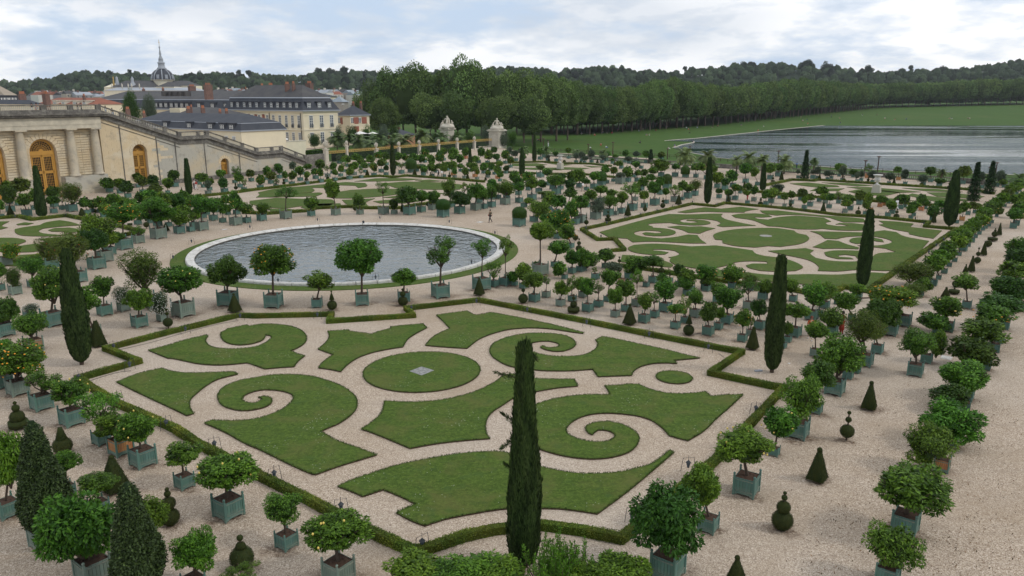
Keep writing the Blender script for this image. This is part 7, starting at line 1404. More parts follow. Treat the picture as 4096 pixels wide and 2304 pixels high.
def person(x, y, z, kind, rot, label, top='wh', leg='navy', group=None, s=1.0, hair='hair', skirt=None, bag=None, shoes='c_black', lite=False):
    F = figure(kind); r = empty('person', (x, y, z), rot, label, 'person', group); r.scale = (s, s, s)
    ob('body', F['body'], r); ob('shirt', F['shirt'], r, mat=M['c_'+top]); ob('hair', F['hair'], r, mat=M[hair]); ob('trousers', F['trousers'], r, mat=M['c_'+leg])
    if not lite: ob('face', F['face'], r); ob('shoes', F['shoes'], r, mat=M[shoes])
    if skirt: ob('skirt', F['skirt'], r, mat=M['c_'+skirt])
    if bag == 'back': mb = MB(); mb.box(0,-.2,1.05,.28,.16,.42,0,.8,.8); ob('backpack', mb.mesh('backpack', M['c_black']), r)
    if bag == 'side': mb = MB(); mb.box(.27,.02,.86,.10,.26,.2); mb.tube([(.25,0,1.05),(0,.14,1.3),(-.13,0,1.46)], .012, 4); ob('shoulder_bag', mb.mesh('shoulder_bag', M['c_rust']), r)
    return r
def at(c, r, x, y, z=0): p = G(*T(c, r, x, y), z); return float(p[0]), float(p[1]), z
person(*at(1,1,2358,788), 'walk', 2.2, 'man in olive top and dark trousers walking alone right of the basin, bag at hip', 'olive', 'black', bag='side', s=1.02)
person(*at(1,1,1836,342), 'walk', .4, 'walker in white shirt with black backpack behind the rear parterre', 'wh', 'black', bag='back'); person(*at(1,1,1871,345), 'walk', .6, 'walker in white top and pale trousers beside the backpacker, rear parterre', 'wh', 'beige')
person(*at(0,1,1978,460), 'walk', 2.4, 'visitor in red top and white trousers by the left cypress', 'red', 'wh'); person(*at(0,1,1956,450), 'stand', 2.4, 'visitor in white shirt partly behind the one in red', 'wh', 'navy')
person(*at(0,2,1660,25), 'walk', 1.0, 'visitor in pink trousers half hidden behind a fruit tree left of the basin', 'black', 'pink')
person(*at(3,2,420,520), 'walk', 2.9, 'woman in orange top and pale shorts among the tubs, right side', 'orange', 'beige', hair='redhair', shoes='c_wh'); person(*at(3,2,735,462), 'reach', 1.9, 'woman in long rust red dress standing among the tubs at right', 'rust', 'rust', skirt='rust')
person(*at(3,1,1292,665), 'walk', .2, 'visitor in white top behind the right-hand parterre', 'wh', 'wh'); person(*at(2,1,712,478), 'walk', .7, 'visitor in white shirt between tubs, middle distance', 'wh', 'beige'); person(*at(1,1,1722,300), 'stand', 3, 'dark clothed visitor among tubs below the gilded fence', 'black', 'black')
person(*at(2,1,2368,560), 'reach', 3.3, 'child in yellow top and red skirt behind a small tub', 'yellow', 'red', s=.8)
x, y, z = at(3,1,235,240,-1.4); person(x, y, z, 'stand', 0, 'person in pale yellow coat on the grass below the balustrade', 'yellow', 'beige'); x, y, z = at(3,1,287,250,-1.4); person(x, y, z, 'stand', 0, 'person in blue shirt on the grass below the balustrade', 'blue', 'navy')
for i, (px, o_, a, b, w) in enumerate(((338,.9,'black','wh','in black top'),(390,1.0,'rust','blue','in dark red top'),(404,1.6,'wh','red','in pale top'),(425,1.0,'pink','rust','in pink dress'),(808,1.3,'black','navy','in dark navy shirt'),(838,1.1,'navy','black','leaning, in dark shirt'))):
    s_, _ = fs(*T(0,0,px,800)); x, y, _ = FP(s_, 0, -o_+.2); person(x, y, 14.12, 'stand', .8+i, 'visitor %s looking over the orangery terrace balustrade, %s from the left' % (w, nth(i)), a, b)
for i, (px, w, a) in enumerate(((1118,'in white',  'wh'),(1182,'in olive green','olive'),(1060,'in beige','beige'))):
    s_, _ = fs(*T(0,0,px,840)); x, y, _ = FP(s_, 0, -1.8); z = float(np.interp(s_, SS, SZ))-1.15; person(x, y, z, 'walk', 4.0, 'visitor %s walking on the top flight of the great stair' % w, a, 'blue')
# picnickers on the far lawn and lake edge
def onterr(px, py):
    d = ray(px, py); lo, hi = 100.0, 1300.0
    for _ in range(50):
        m_ = (lo+hi)/2; t = m_/d[1]; z = EYE+d[2]*t
        if z > terr(d[0]*t, m_): lo = m_
        else: hi = m_
    t = lo/d[1]; return float(d[0]*t), float(lo), float(terr(d[0]*t, lo))
cl = ['wh','black','red','blue','beige','navy','pink']; pts = [(915,1085),(962,1092),(1005,1095),(1062,1070),(700,1100),(785,1095),(830,1112),(1275,1070),(1318,1058),(1447,1068),(1350,1112),(1382,1112),(1790,1090),(1776,1055),(1862,1038),(2015,1034),(2070,1022),(2305,1012),(2530,1024),(1290,1190),(895,1212),(948,1238),(360,1180),(270,1165),(1637,1225),(1575,1250),(1820,1178),(2478,1066),(1755,1040),(250,1160)]
for i, (x, y) in enumerate(pts):
    X, Y, Z_ = onterr(*T(2,0,x,y)); st = i in (3,8); person(X, Y, Z_, 'stand' if st else 'sit', i*1.7, 'tiny figure %s on the lakeside lawn, %s from the left, %s top' % ('standing' if st else 'sitting', nth(sorted(p[0] for p in pts).index(x)), {'wh':'white'}.get(cl[i%7], cl[i%7])), cl[i%7], cl[(i+3)%7], 'people resting on the far lawn', s=1.1, lite=True)
pts = [(350,968),(395,955),(400,1000),(638,935),(718,940),(950,908),(1098,908),(1175,945),(1272,815),(1375,812),(1640,815),(1828,945),(1848,945),(2010,945),(2028,945),(728,988),(1275,958),(1390,952),(330,940)]
for i, (x, y) in enumerate(pts):
    X, Y, Z_ = onterr(*T(3,0,x,y)); st = i in (3,8,9,18); person(X, Y, Z_, 'stand' if st else 'sit', i*1.3, 'tiny figure %s by the far end of the lake lawn, %s from the left' % ('standing' if st else 'sitting', nth(sorted(p[0] for p in pts).index(x))), cl[i%7], cl[(i+2)%7], 'people resting on the far lawn', s=1.3, lite=True)
X, Y, Z_ = onterr(*T(2,0,788,1270)); person(X, Y, Z_, 'stand', 0, 'person in white shirt standing on the lawn behind the stone urn', 'wh', 'black'); X, Y, Z_ = onterr(*T(2,0,365,1225)); person(X, Y, Z_, 'stand', 0, 'person in white near the boards by the end tree', 'wh', 'wh')
# ---------------------------------------------------------------- gate piers with sculpture groups
def gatepier(px, py, wpx, ytop, ycap, ybot, label, seed):
    f = G(px, py); m = mpp(f); w = wpx*m/1.15; zt = float(AtY(px, ycap, f[1])[2]); root = empty('gate_pier', (f[0], f[1], 0), FAZ, label, 'gate pier'); mb = MB()
    mb.box(0,0,0,w*1.05,w*1.05,.8); ob('base', mb.mesh('pier_base', M['stone_pale']), root); z = .8; n = 14; h = (zt-1.5-.8)/n
    for k in range(n): mb = MB(); mb.box(0,0,z+.03,w*.86,w*.86,h-.06) if k % 1 == 0 else None; ob('stone_block', mb.mesh('pier_course', M['stone_pale']), root); z += h
    mb = MB(); mb.box(0,0,.8,w*.83,w*.83,zt-2.2); mb.box(0,0,zt-1.5,w*.9,w*.9,.35); mb.box(0,0,zt-1.15,w*.84,w*.84,.5); mb.box(0,0,zt-.65,w*1.02,w*1.02,.2); mb.box(0,0,zt-.45,w*1.10,w*1.10,.28); mb.box(0,0,zt-.17,w*.95,w*.95,.17); ob('cornice', mb.mesh('pier_cornice', M['stone_pale']), root)
    J = pose('sit'); sc = (float(AtY(px, ytop, f[1])[2])-zt)/1.35; b = MB(); b.lathe([(.72,0),(.66,.22),(.5,.40),(.36,.45),(.001,.47)], n=10); me = b.mesh('plinth_rock', M['stone_pale'], True); st = empty('sculpture_group', (0,0,0)); st.parent = root; st.location = (0,0,zt); st.scale = (sc*1.22, sc*1.22, sc*1.05); st.rotation_euler = (0,0,-FAZ+.2*seed)
    ob('rock', me, st); F = figure('sit'); drape = MB(); rgp = random.Random(seed)
    for k in range(9): a = rgp.uniform(0,6.28); r = rgp.uniform(.2,.62); drape.ball((r*math.cos(a), r*math.sin(a)*.7, .25+(.62-r)*.8), rgp.uniform(.06,.11), 6)
    ob('drapery', drape.mesh('drapery', M['stone_pale'], True), st)
    for (x, y, z_, r, s_) in ((0,0,.36,3.2,.98),(.42,-.1,.14,2.2,.72),(-.42,-.08,.14,4.2,.70)): ob('carved_figure', F['body'], st, (x, y, z_), r, s_, mat=M['stone_pale'])
    ob('carved_figure', figure('reach')['body'], st, (0.12,.18,.10), 2.6, .62, mat=M['stone_pale'])
gatepier(*T(1,0,1928,1225), 33, T(1,0,0,912)[1], T(1,0,0,1035)[1], 0, 'great stone gate pier crowned by a pale sculpture group, left of two', 1); gatepier(*T(1,0,2425,1238), 39, T(1,0,0,935)[1], T(1,0,0,1050)[1], 0, 'great stone gate pier crowned by a pale sculpture group, right of two', 2)
# large marble urns on pedestals in the far parterres
BIGURN = MB().lathe([(.42,0),(.42,.10),(.20,.18),(.16,.36),(.20,.48),(.48,.62),(.56,.85),(.46,1.0),(.50,1.2),(.60,1.32),(.82,1.46),(.84,1.55),(.001,1.50)], n=20).mesh('marble_urn', M['rim'], True)
def bigurn(px, py, ytop, wpx, label):
    f = G(px, py); m = mpp(f); r = wpx*m/2; zt = float(AtY(px, ytop, f[1])[2]); hu = zt*.56; root = empty('garden_urn', (f[0], f[1], 0), AZ, label, 'urn'); ob('urn', BIGURN, root, (0,0,zt-hu), 0, (r/.84, r/.84, hu/1.55)); mb = MB(); mb.box(0,0,0,r*1.75,r*1.75,zt-hu,0,.82,.82); ob('pedestal', mb.mesh('pedestal', M['stone_grey']), root)
bigurn(*T(2,1,485,252), T(2,1,0,110)[1], 16, 'white marble urn on a grey pedestal in the far middle parterre'); bigurn(*T(3,1,1088,492), T(3,1,0,308)[1], 23, 'white marble urn on a grey pedestal in the far right parterre')
# ---------------------------------------------------------------- small garden lanterns in bent iron hoops
mb = MB(); mb.tube([(-.30,0,0),(-.22,0,.62),(.22,0,.68),(.30,0,0)], .012, 5); mb.tube([(0,0,.75),(0,0,.50)], .01, 5); HOOP = mb.mesh('hoop', M['iron'])
mb = MB(); mb.lathe([(.05,.20),(.045,.22),(.085,.42),(.12,.43),(.05,.50),(.02,.54),(.001,.54)], n=8); LANT = mb.mesh('lantern', M['iron'])
mb = MB(); mb.lathe([(.052,.235),(.087,.41)], n=8); LGL = mb.mesh('lantern_glass', M['glasslamp'])
lamps = [('the nearest parterre hedge',[T(0,2,1150,640),T(0,2,1870,462),T(0,2,2420,325),T(0,2,1310,825),T(0,2,800,955),T(0,2,1190,1165),T(0,2,1680,1425),T(0,3,2165,195),T(1,2,620,315),T(1,2,1565,245),T(1,2,2218,175),T(2,2,153,262),T(2,2,750,392),T(2,2,1378,512),T(2,2,1973,645),T(2,2,2450,1280),T(2,3,1770,400),T(2,3,1205,930),T(1,3,190,500),T(1,3,860,830),T(1,3,1675,1205)]),
 ('the basin edge',[T(1,1,1205,1380),T(1,1,225,1412),T(1,1,2170,1225),T(1,1,2405,922),T(1,1,1945,808),T(1,1,1248,768),T(1,1,620,788),T(0,1,1930,1010),T(0,1,1745,1172),T(0,1,2517,862)]),
 ('the right-hand parterre hedge',[T(2,1,*p) for p in ((895,960),(745,875),(953,822),(1135,775),(1295,735),(1458,692),(1612,655),(1815,606),(2060,632),(2160,606))]+[T(3,1,*p) for p in ((30,640),(362,682),(745,712),(1105,746),(1480,776),(1565,832),(1832,930),(1765,988),(1690,1050),(1615,1122))]),
 ('the left parterre hedge',[T(0,1,155,750),T(0,1,668,738),T(0,1,1175,845)])]
for where, L_ in lamps:
    L_ = sorted(L_)
    for i, (x, y) in enumerate(L_):
        g = G(x, y); r = empty('garden_lantern', (g[0], g[1], 0), math.atan2(g[1], g[0])-math.pi/2+RNG.uniform(-.5,.5), 'black iron hoop lantern beside %s, %s from the left' % (where, nth(i)), 'lantern', 'iron lanterns along the hedges and basin'); r.scale = (1.1,)*3
        ob('hoop', HOOP, r); l = ob('lantern', LANT, r); ob('pane', LGL, l)
for i, (x, y, w) in enumerate(((T(0,1,2110,1262)+('left rim',)),(T(1,1,1082,800)+('far rim',)),(T(1,1,2328,992)+('right rim',)))):
    g = G(x, y, .4); r = empty('spotlight', (g[0], g[1], .45), math.atan2(BC[1]-g[1], BC[0]-g[0]), 'small black spotlight standing on the %s of the basin' % w, 'spotlight'); mb = MB(); mb.tube([(-.18,0,.14),(.16,0,.22)], [.12,.16], 12); ob('lamp_head', mb.mesh('lamp_head', M['iron']), r); mb = MB(); mb.box(0,0,0,.3,.3,.04); mb.box(0,0,0,.05,.05,.16); ob('bracket', mb.mesh('bracket', M['iron']), r)
# tall brown lamp posts on the lake road
for i, (x, yb, yt) in enumerate(((T(2,0,317,1255)[0],T(2,0,0,1250)[1],T(2,0,0,1138)[1]),(T(2,0,765,0)[0],T(2,0,0,1322)[1],T(2,0,0,1195)[1]),(T(2,0,1013,0)[0],T(2,0,0,1318)[1],T(2,0,0,1175)[1]),(T(2,0,1563,0)[0],T(2,0,0,1350)[1],T(2,0,0,1240)[1]),(T(2,0,1787,0)[0],T(2,0,0,1330)[1],T(2,0,0,1213)[1]),(T(3,1,97,0)[0],T(3,1,0,230)[1],T(3,1,0,65)[1]),(T(3,1,970,0)[0],T(3,1,0,300)[1],T(3,1,0,160)[1]),(T(3,1,1100,0)[0],T(3,1,0,292)[1],T(3,1,0,120)[1]),(T(3,1,2228,0)[0],T(3,1,0,330)[1],T(3,1,0,228)[1]),(T(3,1,2290,0)[0],T(3,1,0,300)[1],T(3,1,0,182)[1]))):
    g = G(x, yb, -1.45); z = float(AtY(x, yt, g[1])[2])+1.45; r = empty('lamp_post', (g[0], g[1], -1.45), 0, 'brown lamp post with mushroom cap on the lakeside road, %s from the left' % nth(i), 'lamp post', 'brown lamp posts beyond the balustrade')
    mb = MB(); mb.tube([(0,0,0),(0,0,z-.45)], [.15,.12], 8); ob('post', mb.mesh('lamp_pole', M['wood_post']), r); mb = MB(); mb.lathe([(.12,z-.45),(.12,z-.3),(.52,z-.28),(.40,z-.08),(.001,z)], n=14); ob('cap', mb.mesh('lamp_cap', M['wood_post']), r)
# south balustrade: dark rail over pale balusters, then a wire-like rail fence on the grass
def southbal():
    pts = [(1361,391),(1523,404),(1987,434),(2219,446),(2457,463),(2640,474)]; Q = [G(*p)[:2] for p in pts]; root = empty('south_balustrade', (0,0,0), 0, 'long low balustrade of pale balusters with dark coping along the south edge of the garden', 'balustrade'); mb = MB(); mc = MB()
    for a, b in zip(Q, Q[1:]):
        L_ = np.linalg.norm(b-a); an = math.atan2(b[1]-a[1], b[0]-a[0]); c = (a+b)/2; mb.box(c[0], c[1], 0, L_, .5, .22, an); mb.box(c[0], c[1], .82, L_, .5, .18, an); n = int(L_/.42)
        for k in range(n):
            q = a+(b-a)*(k+.5)/n
            if (k//16) % 3 == 2: 
                if k % 16 == 0: mb.box(q[0]+(b-a)[0]/L_*3, q[1]+(b-a)[1]/L_*3, .2, 6.6, .42, .64, an)
                continue
            mc.lathe([(.10,.22),(.05,.32),(.13,.5),(.05,.72),(.09,.82)], q[0], q[1], 6)
    ob('coping', mb.mesh('coping', M['stone_black']), root); o = ob('balusters', mc.mesh('balusters', M['rim'], True), root); o['kind'] = 'stuff'
    Q = [G(*p, -1.45)[:2] for p in [(1290,377),(1380,380),(1560,389),(1760,401),(1990,421),(2220,433),(2420,445),(2640,457)]]; mb = MB(); root = empty('field_fence', (0,0,0), 0, 'low wooden rail fence on the grass between balustrade and lake', 'fence')
    for a, b in zip(Q, Q[1:]):
        L_ = np.linalg.norm(b-a); an = math.atan2(b[1]-a[1], b[0]-a[0]); c = (a+b)/2; mb.box(c[0], c[1], -.65, L_, .07, .08, an); mb.box(c[0], c[1], -1.05, L_, .07, .08, an); n = int(L_/2.5)
        for k in range(n): q = a+(b-a)*k/n; ob('fence_post', FPOST, root, (q[0], q[1], -1.5), an)
    ob('rails', mb.mesh('fence_rails', M['wood_post']), root)
FPOST = MB().box(0,0,0,.10,.10,1.0).mesh('fence_post', M['wood_post'])
southbal()
# cables and drain covers
def cable(pts, label):
    q = smooth([G(*p) for p in pts], False, 6, 90); mb = MB(); mb.tube([(p[0], p[1], .02) for p in q], .014, 4); o = ob('cable', mb.mesh('cable', M['iron'])); tag(o, label, 'cable')
cable([T(0,2,*p) for p in ((830,965),(1000,905),(1200,850),(1320,835))], 'thin black cable inside the hedge at the left corner of the nearest parterre'); cable([T(0,2,*p) for p in ((1200,625),(1500,555),(1900,440),(2200,365),(2400,330))], 'thin black cable along the upper left hedge of the nearest parterre')
cable([T(2,2,*p) for p in ((1780,490),(1830,470),(1910,455),(2000,450))], 'black cable running between topiary and a weathered tub, right of centre'); cable([T(2,2,*p) for p in ((2080,660),(2120,690),(2150,720))], 'short black cable end inside the upper right hedge corner'); cable([T(2,2,*p) for p in ((2200,225),(2250,200),(2310,170))], 'black cable on the gravel between tubs, right of centre')
for x, y, w, l in ((3,0,0,0),): pass
for c_, r_, x, y, w, l in ((3,2,1795,702,30,'pale drain cover in the gravel of the right path'),(1,1,2255,786,16,'pale drain cover beside the walking man'),(0,1,2258,860,14,'pale drain cover left of the basin'),(3,2,212,760,7,'small pale disc on the gravel beside the tall cypress')):
    g = G(*T(c_,r_,x,y)); rr = w*mpp(g)/2; mb = MB(); mb.box(g[0], g[1], .004, rr*2, rr*1.6, .012, AZ); o = ob('drain_cover', mb.mesh('drain_cover', M['rim'])); tag(o, l, 'drain cover')
g = G(*T(2,2,2480,838)); mb = MB(); mb.box(g[0], g[1], 0, .5, .15, .08, .2); tag(ob('metal_box', mb.mesh('metal_box', M['lead'])), 'small grey box lying on gravel by the right cypress', 'box')
# fallen leaves and twigs on the near gravel
rgl = np.random.default_rng(77); P_ = [];
while len(P_) < 1500:
    px, py = rgl.uniform(1950, 2570), rgl.uniform(850, 1449)
    if px > 2000+(1449-py)*.55 or rgl.random() < .15: P_.append(G(px, py, .02))
P_ = np.array(P_); V = leaves(P_, np.tile([0,0,1.], (len(P_),1)), .085, .22, rgl, 0, 1.0, 1.5); V[:,:,2] = np.maximum(V[:,:,2], .006)
o = ob('fallen_leaves', qmesh('fallen_leaves', V, rgl.random(len(P_)), mat('dry_leaf', (.12,.075,.035), .9, .1, tint=.7))); o['kind'] = 'stuff'; tag(o, 'scattered fallen leaves and twigs on the right-hand gravel', 'fallen leaves')
# ---------------------------------------------------------------- plane trees along the lake lawn
BIG = [crown_mesh(300+s, 13000, .060, nb=34, rmin=.20, rmax=.40, wd=.42, droop=.2, spread=.75, name='plane_crown') for s in range(4)]
BIGLO = [crown_mesh(320+s, 5500, .090, nb=28, rmin=.22, rmax=.42, wd=.42, droop=.2, spread=.75, name='plane_crown') for s in range(4)]
PTK = []
for s in range(3):
    rg_ = random.Random(s); mb = MB(); mb.tube([(0,0,0),(rg_.uniform(-.2,.2),0,.5),(rg_.uniform(-.4,.4),rg_.uniform(-.3,.3),1)], [1,.72,.5], 9); PTK.append(mb.mesh('plane_trunk', M['trunk']))
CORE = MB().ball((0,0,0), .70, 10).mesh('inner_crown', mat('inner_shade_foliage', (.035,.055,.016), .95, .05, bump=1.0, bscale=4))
WOOD = []
def plane(X, Y, Zb, zt, zc0, w, label, group, lo=False):
    root = empty('plane_tree', (X, Y, Zb), 0, label, 'tree', group); hh = (zt-zc0)/2; rz = RNG.uniform(0,6); q = ob('crown', (BIGLO if lo else BIG)[RNG.randrange(4)], root, (0,0,(zt+zc0)/2-Zb), rz, (w/2*RNG.uniform(.95,1.08), w/2*RNG.uniform(.95,1.08), hh), mat=M['planeleaf'])
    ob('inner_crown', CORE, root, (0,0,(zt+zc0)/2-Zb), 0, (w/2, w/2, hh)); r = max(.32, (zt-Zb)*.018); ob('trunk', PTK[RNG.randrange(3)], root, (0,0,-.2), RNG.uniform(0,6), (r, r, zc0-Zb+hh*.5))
def planepx(px, base, D, top, w, label, cb=None, lo=False, grp='great plane trees beside the lake lawn'):
    a = AtY(px, top, D); X = float(a[0]); zb = terr(X, D); zc0 = float(AtY(px, cb, D)[2]) if cb else zb+5; plane(X, D, zb, float(a[2]), max(zb+1.0, zc0), w*mpp(a), label, grp, lo)
mass = [(918,0,352,226,90,330),(950,0,340,190,110,335),(985,0,336,160,130,335),(1040,0,330,148,140,338),(1092,0,335,172,110,335),(1130,0,330,160,110,338),(1172,0,322,131,135,336),(1225,0,322,160,110,338),(1272,0,318,172,120,340),(1318,0,318,166,125,340),(1362,0,322,182,110,338),(1402,0,330,178,110,334),(1430,0,338,205,90,330),(1010,0,380,190,150,330),(1110,0,385,180,150,330),(1210,0,380,175,150,330),(1300,0,385,180,150,330),(1390,0,390,190,150,325),(965,0,312,240,90,338),(1080,0,310,230,110,340),(1150,0,306,225,110,342),(1255,0,300,235,110,345),(1340,0,300,232,120,345)]
for i, (x, _, D, t, w, cb) in enumerate(sorted(mass)): planepx(x, 0, D, t, w, 'great plane tree in the dark clump right of the cream building, %s from the left' % nth(i), cb)
def av(px, py): X, Y, Z_ = onterr(px, py); return np.array([X, Y])
A0, A1 = av(1456, 340), av(2205, 272); L_ = np.linalg.norm(A1-A0); dA = (A1-A0)/L_; nA = np.array([-dA[1], dA[0]]); N_ = int(L_/10.5)
def toppx(px): return float(np.interp(px, [1430,1500,1560,1610,1650,1690,1740,1800,1850,1900,1940,2000,2060,2120,2180,2240], [196,203,213,208,186,184,203,208,212,204,199,194,199,204,209,212]))
for row in range(5):
    for i in range(N_+1):
        p = A0+dA*(i*10.5+row*4)+nA*(row*11.5); X, Y = float(p[0]), float(p[1]); Zb = terr(X, Y); px = proj((X, Y, Zb))[0]; zt = float(AtY(px, toppx(px)+RNG.uniform(-3,5), Y)[2]); zt = min(max(zt, Zb+17), Zb+31)+RNG.uniform(-2.0,1.2)-(0 if row == 0 else 1.5)
        if row >= 3: WOOD.append((X, Y, Zb, zt, 19.0)); continue
        plane(X+RNG.uniform(-.8,.8), Y, Zb, zt, Zb+(RNG.uniform(2.4,4.2) if row < 2 else 0.2), RNG.uniform(15.0,21.0), 'plane tree in the lakeside avenue, %s row, %s from the near end' % (('front','second','rear')[row], nth(i)), 'plane trees of the lakeside avenue', i > 14)
E0, E1 = av(2206, 271), av(2620, 262)
for row in range(4):
    n = 26
    for i in range(n):
        p = E0+(E1-E0)*(i+.3*row)/n+np.array([0, 14.0*row]); X, Y = float(p[0]), float(p[1]); Zb = terr(X, Y); px = proj((X, Y, Zb))[0]; tp_ = float(np.interp(px, [2200,2300,2400,2440,2520,2600], [208,206,201,196,196,199])); zt = float(AtY(px, tp_+RNG.uniform(-2,4), Y)[2])
        if row >= 1: WOOD.append((X, Y, Zb, zt, 22.0)); continue
        plane(X, Y, Zb, zt, Zb+(4.5 if row == 0 else .6), RNG.uniform(17,21), 'plane tree in the row closing the far lake end, %s row, %s from the left' % (('front',)[row], nth(i)), 'plane trees closing the far end of the lake', True)
def wood():
    src = []
    for s in range(3):
        me = crown_mesh(400+s, 1500, .16, nb=22, rmin=.22, rmax=.42, wd=.45, droop=.2, spread=.75); co = np.zeros(len(me.vertices)*3, np.float32); me.vertices.foreach_get('co', co); tn = np.zeros(len(me.vertices), np.float32); me.attributes['tint'].data.foreach_get('value', tn); src.append((co.reshape(-1,4,3), tn[::4]))
    Vs, Ts = [], []
    for i, (X, Y, Zb, zt, w) in enumerate(WOOD):
        c_, t_ = src[i % 3]; hh = (zt-Zb)/2; a = i*1.7; ca, sa = math.cos(a), math.sin(a); x = (c_[:,:,0]*ca-c_[:,:,1]*sa)*w/2+X; y = (c_[:,:,0]*sa+c_[:,:,1]*ca)*w/2+Y; Vs.append(np.stack([x, y, c_[:,:,2]*hh+Zb+hh], 2)); Ts.append(np.clip(t_+RNG.uniform(-.2,.2), 0, 1))
    o = ob('wood_behind_avenue', qmesh('wood', np.concatenate(Vs), np.concatenate(Ts), M['planeleaf'])); o['kind'] = 'stuff'; tag(o, 'deep green wood massed behind the lakeside avenue of plane trees', 'wood')
wood()
# shrubs and small trees round the palm garden
for i, (x, y, t, w, D, k) in enumerate(((850,330,314,30,268,'leaf_grey'),(885,332,315,38,266,'leaf_dark'),(920,330,314,30,270,'leaf'),(965,335,310,40,266,'leaf_grey'),(990,338,313,34,262,'leaf_dark'),(1225,340,318,40,285,'leaf_grey'),(1265,352,330,34,262,'leaf_grey'),(1290,356,330,30,262,'leaf'),(1180,350,328,36,275,'leaf'),(1100,352,332,44,275,'leaf_dark'),(790,350,336,40,258,'leaf_dark'),(1060,352,330,40,270,'leaf_dark'),(1150,352,330,40,268,'leaf_dark'))):
    a = AtY(x, t, D); b = AtY(x, y, D); w_ = w*mpp(a); root = empty('garden_shrub', (a[0], D, 0), 0, 'rounded shrub at the edge of the palm garden, place %s from left' % nth(sorted([850,885,920,965,990,1225,1265,1290,1180,1100,790,1060,1150]).index(x)), 'shrub', 'shrubs of the palm garden'); z1 = float(a[2]); ob('foliage', CROWN['fine'][i % 3], root, (0,0,z1*.52), i, (w_/2, w_/2, z1*.5), mat=M[k]); ob('stem', TOP['stem'], root, (0,0,0), 0, (.1,.1,z1*.5))
for i, (px, D, t, b, w, k) in enumerate(((1290,258,650,925,60,'leaf_dark'),(1490,250,690,920,44,'leaf_grey'))):
    x = T(0,0,px,0)[0]; a = AtY(x, T(0,0,0,t)[1], D); w_ = w*mpp(a); root = empty('courtyard_tree', (a[0], D, 0), 0, ('tall dark green tree rising behind the stair, left of a pair','blue-grey conifer rising behind the stair, right of a pair')[i], 'tree'); z1 = float(a[2]); ob('crown', CROWN['fine'][i], root, (0,0,z1*.55), 0, (w_/2, w_/2, z1*.45), mat=M[k]); ob('crown', CROWN['fine'][2], root, (0,0,z1*.72), 2, (w_*.33, w_*.33, z1*.28), mat=M[k]); ob('trunk', TOP['stem'], root, (0,0,0), 0, (.3,.3,z1*.6))
